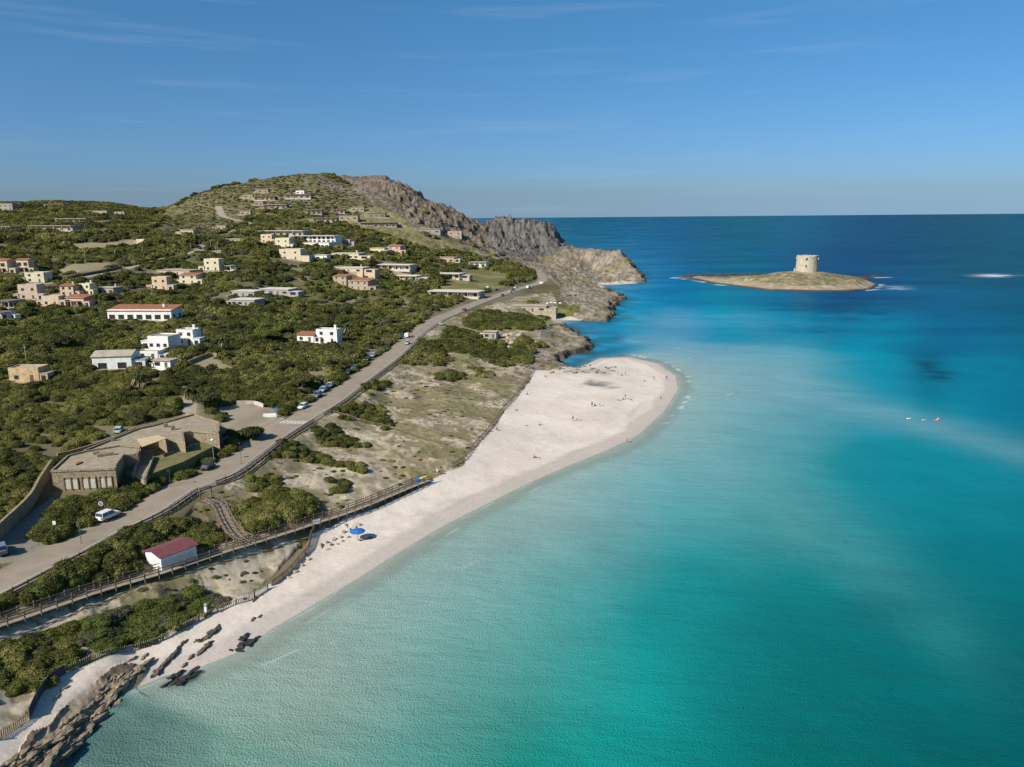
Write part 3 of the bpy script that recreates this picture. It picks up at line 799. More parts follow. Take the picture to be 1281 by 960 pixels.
# foam: breakers round the islet and the headland, lace on the beach
si, sid = isle_height(SX.ravel(), SY.ravel()); sid = sid.reshape(SX.shape)
FO = np.zeros(SX.shape)
fn = fbm(SX * .5, SY, 9, 4, 241)
for (x, y, rx, ry) in REEF:
    e = np.sqrt(((SX - x) / rx) ** 2 + ((SY - y) / ry) ** 2)
    FO = np.maximum(FO, (np.exp(-((e - 1.15) / .35) ** 2)) * sstep(.50, .62, fn))
back = (SY > 690) | (SX > 285)
FO = np.maximum(FO, np.exp(-((sid + 2.5) / 2.5) ** 2) * sstep(.50, .62, fn) * back * .7)
FO = np.maximum(FO, np.exp(-((SPX - 1245) / 22) ** 2 - ((SPY - 345) / 1.6) ** 2) * .9 * sstep(.35, .5, fn))
FO = np.maximum(FO, np.exp(-((SPX - 1118) / 16) ** 2 - ((SPY - 361) / 2.2) ** 2) * sstep(.5, .6, fn) * .6)
fl = fbm(SX, SY, 3.0, 4, 251)
FO = np.maximum(FO, sandy * np.exp(-((sd - .6 - 1.2 * w3) / .45) ** 2) * sstep(.40, .58, fl) * .6)
FO = np.maximum(FO, sandy * np.exp(-((sd - 3.2 - 5 * w1) / .35) ** 2) * sstep(.52, .66, fl) * sstep(.45, .6, fn) * .4)
tip = (SPX > 780) & (SPY < 540)
FO = np.maximum(FO, tip * sandy * np.exp(-((sd - 4.5 - 2 * w3) / .8) ** 2) * sstep(.56, .66, fl) * .8)
for (a, b, c, d_) in ((560, 717, 598, 702), (395, 815, 420, 803), (905, 497, 915, 493), (330, 832, 385, 808), (528, 720, 560, 706), (968, 470, 977, 473), (983, 482, 990, 485), (820, 437, 850, 436), (862, 420, 880, 422), (855, 447, 868, 449)):
    e = on_z([a, c], [b, d_], [0, 0])[:, :2]
    dl = seg_dist(SX, SY, e) + w3 * 1.6 + (fl - .5) * 1.2
    FO = np.maximum(FO, np.exp(-(dl / (.16 * _far * 2 + .06)) ** 2) * .4 * sstep(.4, .6, fl))
WC = mixc(WC, (.74, .77, .78), np.clip(FO, 0, 1))
cl = sstep(-.3, 6.5, sd + w3 * 2.0 + w1 * 3)            # clear water over the sand at the very edge
CLR = np.maximum(np.where(sandy > .5, .15 + .85 * cl, 1), np.clip(FO, 0, 1))

m = bpy.data.materials.new('sea_water'); m.use_nodes = True
n, l = m.node_tree.nodes, m.node_tree.links
n.clear()
o_ = n.new('ShaderNodeOutputMaterial')
a1 = n.new('ShaderNodeAttribute'); a1.attribute_name = 'body'
a2 = n.new('ShaderNodeAttribute'); a2.attribute_name = 'opacity'
g = n.new('ShaderNodeNewGeometry')
mp = n.new('ShaderNodeMapping'); mp.inputs['Rotation'].default_value = (0, 0, math.radians(18)); mp.inputs['Scale'].default_value = (.55, 1.15, 1)
l.new(g.outputs['Position'], mp.inputs['Vector'])
na = n.new('ShaderNodeTexNoise'); na.inputs['Scale'].default_value = .55; na.inputs['Detail'].default_value = 5; na.inputs['Roughness'].default_value = .62
nb = n.new('ShaderNodeTexNoise'); nb.inputs['Scale'].default_value = .085; nb.inputs['Detail'].default_value = 6; nb.inputs['Roughness'].default_value = .6
l.new(mp.outputs['Vector'], na.inputs['Vector']); l.new(mp.outputs['Vector'], nb.inputs['Vector'])
b1 = n.new('ShaderNodeBump'); b1.inputs['Strength'].default_value = .55; b1.inputs['Distance'].default_value = .55
b2 = n.new('ShaderNodeBump'); b2.inputs['Strength'].default_value = .5; b2.inputs['Distance'].default_value = 1.6
ln = n.new('ShaderNodeVectorMath'); ln.operation = 'LENGTH'; l.new(g.outputs['Position'], ln.inputs[0])
for bb, s0, s1 in ((b1, .34, .05), (b2, .5, .12)):     # ripples too fine to be resolved far out
    fd = n.new('ShaderNodeMapRange'); fd.inputs['From Min'].default_value = 250; fd.inputs['From Max'].default_value = 5000
    fd.inputs['To Min'].default_value = s0; fd.inputs['To Max'].default_value = s1
    l.new(ln.outputs['Value'], fd.inputs['Value']); l.new(fd.outputs['Result'], bb.inputs['Strength'])
l.new(nb.outputs['Fac'], b2.inputs['Height']); l.new(na.outputs['Fac'], b1.inputs['Height']); l.new(b2.outputs['Normal'], b1.inputs['Normal'])
nc = n.new('ShaderNodeTexNoise'); nc.inputs['Scale'].default_value = 3.9; nc.inputs['Detail'].default_value = 3; nc.inputs['Roughness'].default_value = .5
l.new(g.outputs['Position'], nc.inputs['Vector'])
b0 = n.new('ShaderNodeBump'); b0.inputs['Distance'].default_value = .24; l.new(nc.outputs['Fac'], b0.inputs['Height']); l.new(b1.outputs['Normal'], b0.inputs['Normal'])
f0 = n.new('ShaderNodeMapRange'); f0.inputs['From Min'].default_value = 90; f0.inputs['From Max'].default_value = 480; f0.inputs['To Min'].default_value = .9; f0.inputs['To Max'].default_value = .0
l.new(ln.outputs['Value'], f0.inputs['Value']); l.new(f0.outputs['Result'], b0.inputs['Strength'])
b1 = b0
df = n.new('ShaderNodeBsdfDiffuse'); gl = n.new('ShaderNodeBsdfGlossy'); gl.inputs['Roughness'].default_value = .16
l.new(a1.outputs['Color'], df.inputs['Color']); l.new(b1.outputs['Normal'], df.inputs['Normal']); l.new(b1.outputs['Normal'], gl.inputs['Normal'])
fr_ = n.new('ShaderNodeFresnel'); fr_.inputs['IOR'].default_value = 1.33; l.new(b1.outputs['Normal'], fr_.inputs['Normal'])
fm = n.new('ShaderNodeMapRange'); fm.inputs['From Max'].default_value = 1.0; fm.inputs['To Max'].default_value = .13
l.new(fr_.outputs['Fac'], fm.inputs['Value'])
mx = n.new('ShaderNodeMixShader'); l.new(fm.outputs['Result'], mx.inputs['Fac']); l.new(df.outputs['BSDF'], mx.inputs[1]); l.new(gl.outputs['BSDF'], mx.inputs[2])
tr = n.new('ShaderNodeBsdfTransparent'); tr.inputs['Color'].default_value = (.82, .93, .92, 1)
mt = n.new('ShaderNodeMixShader'); l.new(a2.outputs['Fac'], mt.inputs['Fac']); l.new(tr.outputs['BSDF'], mt.inputs[1]); l.new(mx.outputs['Shader'], mt.inputs[2])
l.new(mt.outputs['Shader'], o_.inputs['Surface'])
WATER_GAIN = .86
sea = put('sea', grid_mesh('sea', SX, SY, np.zeros(SX.shape), {'body': WC * WATER_GAIN, 'opacity': CLR}, m, np.ones(SX.shape, bool)))
tag(sea, kind='structure')
# ------------------------------------------------------------------ road surfaces
def ribbon(line, o0, o1, dz, name, m, thick=0.0):
    """strip along a line, between two offsets to its right"""
    mb = MB()
    t = np.gradient(line[:, :2], axis=0); t /= np.linalg.norm(t, axis=1)[:, None]
    nrm = np.stack([t[:, 1], -t[:, 0]], -1)
    n = len(line)
    a = np.c_[line[:, :2] + nrm * o0, line[:, 2] + dz]; b = np.c_[line[:, :2] + nrm * o1, line[:, 2] + dz]
    v = []
    for i in range(n):
        v += [a[i], b[i]]
        if thick:
            v += [a[i] - [0, 0, thick], b[i] - [0, 0, thick]]
    k = 4 if thick else 2
    f = []
    for i in range(n - 1):
        o = i * k
        f.append((o, o + k, o + k + 1, o + 1))
        if thick:
            f += [(o + 2, o + k + 2, o + k, o), (o + 1, o + k + 1, o + k + 3, o + 3)]
    if thick:
        f += [(0, 1, 3, 2), (n * k - 4, n * k - 2, n * k - 1, n * k - 3)]
    mb.add(v, f)
    return mb.build(name, m, smooth=False)
M_ASPH = mat('asphalt', (.29, .235, .178), .92, .10, .25, bump=.1)
M_PAVE = mat('paving', (.19, .17, .155), .9, .16, .8, bump=.2)
M_KERB = mat('kerb_stone', (.52, .48, .42), .9, .08, .6)
M_TRACK = mat('track', (.36, .30, .23), .95, .12, .3)
M_PAINT = mat('road_paint', (.66, .64, .60), .8, .12, 1.5)
tag(ribbon(road_c, -ROAD_W / 2, ROAD_W / 2, .0, 'road', M_ASPH), kind='structure')
tag(ribbon(road_c[:int(len(road_c) * .74)], ROAD_W / 2 + .16, ROAD_W / 2 + 2.2, .12, 'pavement', M_PAVE, .25), kind='structure')
tag(ribbon(road_c[:int(len(road_c) * .74)], ROAD_W / 2, ROAD_W / 2 + .158, .125, 'kerb', M_KERB, .25), kind='structure')
for k_, (c_, w_) in side_c.items():
    c2 = c_.copy(); c2[:, 2] += .02
    tag(ribbon(c2, -w_ / 2, w_ / 2, .02, 'road' if 'road' in k_ else 'path', M_TRACK if 'hill' in k_ or 'lane' in k_ else mat('pale_asphalt', (.30, .265, .22), .92, .1, .3)), kind='structure')
# zebra crossing
_zi = int(np.argmin(np.hypot(*(road_c[:, :2] - np.array(G(362, 529)[:2])).T)))
_zt = road_c[_zi + 1, :2] - road_c[_zi - 1, :2]; _zt /= np.linalg.norm(_zt); _zn = np.array([_zt[1], -_zt[0]])
mb = MB()
for k in range(7):
    c_ = road_c[_zi, :2] + _zn * (-3.1 + k * 1.03)
    q = [c_ + _zt * 1.7 - _zn * .25, c_ + _zt * 1.7 + _zn * .25, c_ - _zt * 1.7 + _zn * .25, c_ - _zt * 1.7 - _zn * .25]
    mb.add([(p[0], p[1], road_c[_zi, 2] + .008) for p in q], [(0, 1, 2, 3)])
tag(mb.build('road_marking', M_PAINT), kind='structure')

# ------------------------------------------------------------------ vegetation
def leaf_material(name, c1, c2, c3):
    m = bpy.data.materials.new(name); m.use_nodes = True
    n, l = m.node_tree.nodes, m.node_tree.links
    b = n['Principled BSDF']; b.inputs['Roughness'].default_value = .75; b.inputs['Specular IOR Level'].default_value = .2
    oi = n.new('ShaderNodeObjectInfo'); g = n.new('ShaderNodeNewGeometry')
    ns = n.new('ShaderNodeTexNoise'); ns.inputs['Scale'].default_value = .045; ns.inputs['Detail'].default_value = 4
    n2 = n.new('ShaderNodeTexNoise'); n2.inputs['Scale'].default_value = 1.1; n2.inputs['Detail'].default_value = 3
    l.new(g.outputs['Position'], ns.inputs['Vector']); l.new(g.outputs['Position'], n2.inputs['Vector'])
    ad = n.new('ShaderNodeMath'); ad.operation = 'MULTIPLY_ADD'; ad.inputs[1].default_value = .55
    l.new(oi.outputs['Random'], ad.inputs[0])
    md = n.new('ShaderNodeMath'); md.operation = 'MULTIPLY_ADD'; md.inputs[1].default_value = 1.7; md.inputs[2].default_value = -.66
    l.new(ns.outputs['Fac'], md.inputs[0]); l.new(md.outputs[0], ad.inputs[2])
    ra = n.new('ShaderNodeValToRGB')
    ra.color_ramp.elements[0].position = .18; ra.color_ramp.elements[0].color = (*c1, 1)
    ra.color_ramp.elements[1].position = .92; ra.color_ramp.elements[1].color = (*c3, 1)
    e = ra.color_ramp.elements.new(.55); e.color = (*c2, 1)
    l.new(ad.outputs[0], ra.inputs['Fac'])
    mr = n.new('ShaderNodeMapRange'); mr.inputs['From Min'].default_value = .3; mr.inputs['From Max'].default_value = .7; mr.inputs['To Min'].default_value = .72; mr.inputs['To Max'].default_value = 1.25
    l.new(n2.outputs['Fac'], mr.inputs['Value'])
    vm = n.new('ShaderNodeVectorMath'); vm.operation = 'SCALE'; l.new(ra.outputs['Color'], vm.inputs[0]); l.new(mr.outputs['Result'], vm.inputs['Scale'])
    l.new(vm.outputs['Vector'], b.inputs['Base Color'])
    tr = n.new('ShaderNodeBsdfTranslucent'); l.new(vm.outputs['Vector'], tr.inputs['Color'])
    mx = n.new('ShaderNodeMixShader'); mx.inputs['Fac'].default_value = .3
    l.new(b.outputs['BSDF'], mx.inputs[1]); l.new(tr.outputs['BSDF'], mx.inputs[2])
    l.new(mx.outputs['Shader'], n['Material Output'].inputs['Surface'])
    return m
M_LEAF = leaf_material('maquis_leaf', (.066, .070, .019), (.148, .150, .036), (.28, .258, .078))
M_LEAF2 = leaf_material('grey_scrub_leaf', (.10, .095, .05), (.14, .13, .075), (.19, .17, .11))
M_BARK = mat('bark', (.10, .075, .05), .95, .2, 4)

def leaf_cloud(blobs, n, size, seed, m, name, jitter=.85, floor=True):
    """leaf sprays spread through a set of ellipsoids (x, y, z, rx, ry, rz), with a dark heart of twigs inside"""
    r = np.random.RandomState(seed)
    w = np.array([b[3] * b[4] + b[3] * b[5] + b[4] * b[5] for b in blobs]); w = w / w.sum()
    B = np.array(blobs)
    k = r.choice(len(B), n, p=w)
    d = r.normal(size=(n, 3)); d[:, 2] = np.abs(d[:, 2]) * 1.1 - .25; d /= np.linalg.norm(d, axis=1)[:, None]
    rad = 1 - .28 * r.rand(n) ** 1.6 + .10 * r.randn(n) * (r.rand(n) < .3)
    p = B[k, :3] + d * B[k, 3:] * rad[:, None]
    nr = d / B[k, 3:]; nr /= np.linalg.norm(nr, axis=1)[:, None]
    nr = nr + r.normal(size=(n, 3)) * jitter * .6; nr /= np.linalg.norm(nr, axis=1)[:, None]
    a = np.cross(nr, r.normal(size=(n, 3))); a /= np.linalg.norm(a, axis=1)[:, None]; b = np.cross(nr, a)
    s = size * (.6 + .8 * r.rand(n))[:, None]; asp = (.45 + .4 * r.rand(n))[:, None]
    v = np.stack([p - a * s, p + b * s * asp + nr * s * .15, p + a * s, p - b * s * asp + nr * s * .15], 1)
    keep = p[:, 2] > -.1
    v = v[keep].reshape(-1, 3)
    f = np.arange(len(v)).reshape(-1, 4)
    mb = MB(); mb.add(v.tolist(), f.tolist())
    for x, y, z, rx, ry, rz in blobs:     # inner twig mass
        nu, nv = 8, 4
        vv = []
        for j in range(nv + 1):
            th = math.pi / 2 * j / nv
            for i in range(nu):
                ph = 2 * math.pi * i / nu
                q = .74 + .1 * r.rand()
                vv.append((x + rx * q * math.cos(th) * math.cos(ph), y + ry * q * math.cos(th) * math.sin(ph), (max(z, 0.0) if (j > 0 or not floor) else 0.0) + rz * q * math.sin(th)))
        ff = [(j * nu + i, j * nu + (i + 1) % nu, (j + 1) * nu + (i + 1) % nu, (j + 1) * nu + i) for j in range(nv) for i in range(nu)]
        mb.add(vv, ff)
    me = bpy.data.meshes.new(name)
    me.from_pydata(mb.v, [], mb.f); me.materials.append(m); me.update()
    return me

def shrub_blobs(seed, spread=1.0, tall=1.0):
    """about 1 m in radius and 1.2 m high before scaling"""
    r = random.Random(seed)
    out = [(0, 0, .15 * tall, .92 * spread, .92 * spread, .72 * tall)]
    for k in range(r.randint(9, 12)):
        a = r.uniform(0, 6.283); q = r.uniform(.2, .82) * spread
        s = r.uniform(.22, .36)
        out.append((q * math.cos(a), q * math.sin(a), (.15 + .62 * (1 - (q / spread) ** 2) ** .5 * r.uniform(.75, 1.0)) * tall - s * .5, s * spread, s * spread, s * r.uniform(.75, 1.0)))
    return out
def stem_mesh(seed):
    r = random.Random(seed); mb = MB()
    for k in range(4):
        a = r.uniform(0, 6.28)
        mb.cyl((.05 * math.cos(a), .05 * math.sin(a), -.35), (.4 * math.cos(a), .4 * math.sin(a), .55), .05, .02, 5)
    return mb.mesh('stem', M_BARK)
NEAR_PROTO = [leaf_cloud(shrub_blobs(100 + k), 2300, .062, 100 + k, M_LEAF, 'foliage') for k in range(5)]
M_LEAFG = leaf_material('bright_bush_leaf', (.085, .105, .022), (.125, .145, .032), (.18, .185, .06))
LIME_PROTO = [leaf_cloud(shrub_blobs(160 + k, 1.1, .8), 1900, .06, 160 + k, M_LEAFG, 'foliage') for k in range(3)]
GREY_PROTO = [leaf_cloud(shrub_blobs(140 + k, 1.15, .7), 1600, .06, 140 + k, M_LEAF2, 'foliage') for k in range(2)]
MID_PROTO = [leaf_cloud(shrub_blobs(200 + k), 700, .11, 200 + k, M_LEAF, 'mid_foliage') for k in range(5)]
FAR_PROTO = [leaf_cloud(shrub_blobs(300 + k), 260, .18, 300 + k, M_LEAF, 'far_foliage') for k in range(5)]
MID_PROTO += [leaf_cloud(shrub_blobs(230, 1.1, .8), 700, .11, 230, M_LEAFG, 'mid_foliage'), leaf_cloud(shrub_blobs(231, 1.15, .7), 600, .11, 231, M_LEAF2, 'mid_foliage')]
FAR_PROTO += [leaf_cloud(shrub_blobs(331, 1.15, .7), 230, .18, 331, M_LEAF2, 'far_foliage')]
STEMS = [stem_mesh(k) for k in range(5)]

# where the scrub grows, read off the photograph
THICK = {
 'hut': [(-30, 780), (-30, 725), (0, 742), (60, 715), (118, 672), (160, 655), (200, 646), (245, 645), (278, 668), (272, 690), (245, 684), (185, 694), (196, 720), (150, 738), (95, 752), (40, 768)],
 'corner': [(-60, 795), (40, 775), (80, 768), (98, 790), (92, 825), (70, 848), (-60, 856)],
 'fence': [(98, 775), (135, 752), (200, 742), (240, 730), (268, 737), (276, 748), (262, 764), (235, 766), (205, 790), (150, 808), (110, 816), (104, 800)],
 'stairs': [(290, 655), (302, 632), (330, 612), (352, 602), (385, 618), (412, 642), (398, 654), (350, 664), (312, 672)],
 'hedge': [(44, 666), (46, 655), (66, 634), (100, 612), (128, 597), (178, 592), (212, 598), (232, 588), (236, 596), (196, 618), (152, 641), (128, 653), (100, 664), (70, 674)],
 'lawn': [(232, 582), (262, 566), (268, 572), (300, 548), (330, 530), (334, 540), (300, 572), (264, 592), (236, 602)],
}
CLUMPS = [[(308, 592), (335, 586), (352, 598), (338, 610), (312, 606)],
 [(347, 549), (362, 546), (390, 562), (420, 572), (447, 575), (467, 580), (457, 585), (415, 576), (380, 571), (350, 563), (338, 566)],
 [(390, 531), (412, 528), (432, 541), (462, 551), (457, 555), (430, 553), (400, 551)],
 [(410, 594), (430, 591), (438, 601), (425, 610), (412, 608)],
 [(412, 511), (440, 501), (475, 503), (490, 530), (480, 534), (457, 526), (427, 518)],
 [(452, 476), (465, 473), (487, 474), (472, 483), (455, 482)],
 [(500, 446), (527, 423), (549, 426), (561, 448), (555, 454), (500, 451)],
 [(549, 427), (561, 406), (585, 413), (607, 415), (622, 418), (630, 430), (639, 453), (630, 455), (600, 445), (585, 439), (562, 437)],
 [(581, 395), (600, 386), (630, 388), (655, 392), (679, 400), (677, 409), (658, 411), (639, 409), (602, 411), (583, 405)],
 [(636, 438), (652, 418), (662, 420), (667, 440), (664, 452), (645, 450)],
 [(546, 465), (561, 459), (587, 466), (585, 470), (562, 473), (546, 471)],
 [(586, 456), (600, 456), (613, 465), (609, 470), (590, 465)],
 [(557, 503), (576, 508), (566, 506)], [(235, 598), (262, 590), (300, 560), (312, 545), (328, 538), (330, 545), (300, 572), (262, 586), (240, 600)], [(300, 545), (318, 532), (330, 536), (326, 546), (306, 556)],
 [(673, 390), (685, 383), (692, 392), (680, 398)], [(668, 428), (678, 425), (684, 430), (676, 433)], [(656, 375), (672, 374), (668, 380)], [(-10, 620), (30, 598), (45, 610), (30, 640), (-10, 645)]]
INLAND = [(-340, 760), (-340, 245), (-40, 250), (60, 250), (150, 252), (210, 262), (250, 240), (300, 228), (380, 214), (410, 216), (440, 232), (470, 262), (500, 276), (530, 292), (600, 308), (640, 326), (668, 340), (668, 350), (640, 356), (590, 372), (540, 392), (500, 425), (455, 462), (400, 500), (350, 522), (300, 555), (240, 590), (150, 632), (60, 668), (0, 705), (-60, 740)]
BARE = [LOT, DRIVE, CLEAR1, CLEAR2, TERR, FIELD, GRASSY,
        [(58, 616), (64, 588), (84, 570), (150, 538), (175, 528), (250, 516), (280, 528), (280, 545), (232, 590), (185, 600), (150, 598), (100, 614)],
        [(372, 468), (400, 463), (420, 470), (410, 480), (392, 474)], [(255, 373), (290, 362), (292, 380), (258, 384)], [(412, 347), (450, 342), (470, 352), (462, 362), (420, 358)], [(500, 374), (518, 380), (510, 388)], [(230, 352), (262, 352), (250, 360)]]
SPARSE = [[(190, 290), (215, 262), (250, 240), (300, 230), (340, 222), (380, 216), (400, 218), (440, 234), (470, 262), (520, 290), (470, 290), (400, 272), (330, 262), (300, 276), (270, 292), (240, 300)]]
CLIFF = [(420, 214), (480, 214), (560, 250), (620, 265), (720, 270), (720, 330), (640, 330), (600, 312), (540, 298), (510, 280), (478, 262), (450, 244)]
EXCL = []          # (x, y, radius) of everything built on the slope, filled before planting
SOFTEX = []        # (x, y, radius): only low shrubs here, in front of a facade

def plant():
    cand = []
    for y0, y1, s in ((80, 200, 1.75), (200, 330, 2.0), (330, 560, 2.6), (560, 1060, 3.6)):
        ys = np.arange(y0, y1, s)
        for y in ys:
            x0, x1 = U0 * y, (700 - CX) / FPX * y + 12
            xs = np.arange(x0, x1, s)
            cand.append(np.stack([xs + RNG.uniform(-.5, .5, len(xs)) * s, y + RNG.uniform(-.5, .5, len(xs)) * s, np.full(len(xs), s)], -1))
    q = np.concatenate(cand)
    x, y, s = q.T
    z = sample(GZ, x, y)
    rd = sample(ROADMASK, x, y); gd = sample(GD, x, y)
    px, py = project(x, y, z)
    _, pyh = project(x, y, z + 1.3)
    n1, n2 = fbm(x, y, 26, 3, 301), fbm(x, y, 7, 2, 311)
    keep = np.zeros(len(x), bool); R = np.zeros(len(x)); H = np.ones(len(x)); what = np.full(len(x), 'scrub', dtype=object)
    inl = in_poly(px, py, INLAND)
    bare = np.zeros(len(x), bool)
    for p in BARE:
        bare |= in_poly(px + (n2 - .5) * 8, py + (n2 - .5) * 4, p)
    sp = np.zeros(len(x), bool)
    for p in SPARSE:
        sp |= in_poly(px, py, p)
    cl = in_poly(px, py, CLIFF)
    dens = np.where(sp, .62 - .35 * (n1 > .55), .93)
    dens = np.where(inl & (y > 330) & ~sp, .84 * sstep(.38, .49, n1 * .5 + n2 * .5), dens)
    dens = np.where((y < 420) & (n1 * .5 + n2 * .5 < .40), .3, dens)
    dens = np.where(cl, .10, dens)
    r_ = RNG.rand(len(x))
    k = inl & ~bare & (r_ < dens) & (rd > 1.3)
    keep |= k
    R = np.where(k, s * (.70 + .42 * RNG.rand(len(x))) * np.where(sp, .52, 1), R)
    H = np.where(k, np.where(sp, .5, .78 + .35 * n1), H)
    rough = k & (RNG.rand(len(x)) < .05) & ~sp & ~cl & (y < 650)
    R = np.where(rough, R * 1.45, R); H = np.where(rough, H * 1.25, H)
    for nm, p in THICK.items():
        k = in_poly(px, pyh, p) & (rd > (3.2 if nm not in ('hedge', 'lawn') else .8)) 
        keep |= k; what[k] = nm
        hh = {'hut': 1.05, 'corner': .7, 'fence': .55, 'stairs': .95, 'hedge': 1.1, 'lawn': .95}[nm]
        R = np.where(k, (1.35 if nm != 'fence' else 1.6) + .85 * RNG.rand(len(x)), R); H = np.where(k, hh * (.8 + .5 * n2), H)
    for p in CLUMPS:
        k = in_poly(px + (n2 - .5) * 8, pyh, p) & (rd > 1.5)
        keep |= k; what[k & (what == 'scrub')] = 'dune'
        R = np.where(k, s * (.62 + .3 * RNG.rand(len(x))), R); H = np.where(k, .8 + .2 * n2, H)
    # scattered low plants on the dunes and the headland
    dn_ = in_poly(px, py, DUNE) & ~keep & (rd > 4.5) & ~in_poly(px, py, BEACH)
    k = dn_ & (RNG.rand(len(x)) < .42 * sstep(.35, .6, n1 * .5 + n2 * .5))
    keep |= k; what[k] = 'tuft'; R = np.where(k, .3 + .55 * RNG.rand(len(x)) ** 2, R); H = np.where(k, .55, H)
    pr_ = (in_poly(px, py, PROM1) | in_poly(px, py, PROM2)) & ~keep & (gd > 7) & (rd > 3)
    k = pr_ & (RNG.rand(len(x)) < .12 * sstep(.45, .6, n1))
    keep |= k; what[k] = 'tuft'; R = np.where(k, .7 + .8 * RNG.rand(len(x)), R); H = np.where(k, .55, H)
    for a, b, r in EXCL:
        keep &= (x - a) ** 2 + (y - b) ** 2 > (r + .45 * R) ** 2
    for poly in EXPOLY:
        pc_ = seg_dist(x, y, poly, True)
        keep &= ~(in_poly(x, y, poly) | (pc_ < .75 * R))
    for a, b, r in SOFTEX:
        k = (x - a) ** 2 + (y - b) ** 2 < r * r
        H = np.where(k, np.minimum(H, .55), H); R = np.where(k, np.minimum(R, 1.5), R)
    for ln, d0 in EXLINE:
        keep &= seg_dist(x, y, ln) > d0 + .62 * R
    keep &= gd > 3
    i = np.nonzero(keep)[0]
    return x[i], y[i], z[i], R[i], H[i], what[i], px[i], py[i]

EXPOLY, EXLINE = [], []
SHRUB_TXT = {
 'hut': ('olive green bush in the thicket between the road and the red roofed beach hut', 'bushes in the thicket by the beach hut'),
 'corner': ('dark green bush in the rounded clump above the shore rocks at the bottom left', 'bushes in the clump above the shore rocks'),
 'fence': ('low bush between the boardwalk and the picket fence along the beach', 'low bushes above the beach fence'),
 'stairs': ('dark green bush in the large thicket beside the curved wooden stairs', 'bushes in the thicket by the wooden stairs'),
 'hedge': ('evergreen bush in the hedge between the flat stone building and the road', 'hedge bushes along the road'),
 'lawn': ('evergreen bush in the hedge between the lawn and the road', 'hedge bushes in front of the lawn'),
 'scrub': ('evergreen shrub in the dense scrub around and behind the flat stone building', 'shrubs around the flat stone building'),
 'dune': ('dark green shrub in one of the clumps on the dune between road and beach', 'shrubs in the dune clumps'),
 'tuft': ('small low plant scattered on the sandy dune slope beside the road', 'small dune plants')}

def scatter_tree():
    ng = bpy.data.node_groups.new('scatter', 'GeometryNodeTree')
    ng.interface.new_socket('Geometry', in_out='INPUT', socket_type='NodeSocketGeometry')
    ng.interface.new_socket('Geometry', in_out='OUTPUT', socket_type='NodeSocketGeometry')
    return ng
def scatter(name, pts, rot, scl, idx, protos, label, cat):
    """a mass nobody could count, as one object whose points carry instanced foliage"""
    col = bpy.data.collections.new(name + '_kinds')
    for k, me in enumerate(protos):
        col.objects.link(bpy.data.objects.new('kind_%02d' % k, me))
    me = bpy.data.meshes.new(name)
    me.vertices.add(len(pts)); me.vertices.foreach_set('co', np.asarray(pts, np.float32).ravel())
    a = me.attributes.new('turn', 'FLOAT', 'POINT'); a.data.foreach_set('value', np.asarray(rot, np.float32))
    a = me.attributes.new('size', 'FLOAT_VECTOR', 'POINT'); a.data.foreach_set('vector', np.asarray(scl, np.float32).ravel())
    a = me.attributes.new('which', 'INT', 'POINT'); a.data.foreach_set('value', np.asarray(idx, np.int32))
    o = put(name, me)
    ng = scatter_tree(); n, l = ng.nodes, ng.links
    gi, go = n.new('NodeGroupInput'), n.new('NodeGroupOutput')
    ip = n.new('GeometryNodeInstanceOnPoints'); ci = n.new('GeometryNodeCollectionInfo')
    ci.inputs['Collection'].default_value = col; ci.inputs['Separate Children'].default_value = True; ci.inputs['Reset Children'].default_value = True
    ip.inputs['Pick Instance'].default_value = True
    at = n.new('GeometryNodeInputNamedAttribute'); at.data_type = 'FLOAT'; at.inputs['Name'].default_value = 'turn'
    asz = n.new('GeometryNodeInputNamedAttribute'); asz.data_type = 'FLOAT_VECTOR'; asz.inputs['Name'].default_value = 'size'
    aw = n.new('GeometryNodeInputNamedAttribute'); aw.data_type = 'INT'; aw.inputs['Name'].default_value = 'which'
    cx = n.new('ShaderNodeCombineXYZ'); l.new(at.outputs['Attribute'], cx.inputs['Z'])
    l.new(gi.outputs[0], ip.inputs['Points']); l.new(ci.outputs[0], ip.inputs['Instance']); l.new(aw.outputs['Attribute'], ip.inputs['Instance Index'])
    l.new(cx.outputs[0], ip.inputs['Rotation']); l.new(asz.outputs['Attribute'], ip.inputs['Scale']); l.new(ip.outputs[0], go.inputs[0])
    md = o.modifiers.new('scatter', 'NODES'); md.node_group = ng
    return tag(o, label, cat, kind='stuff')

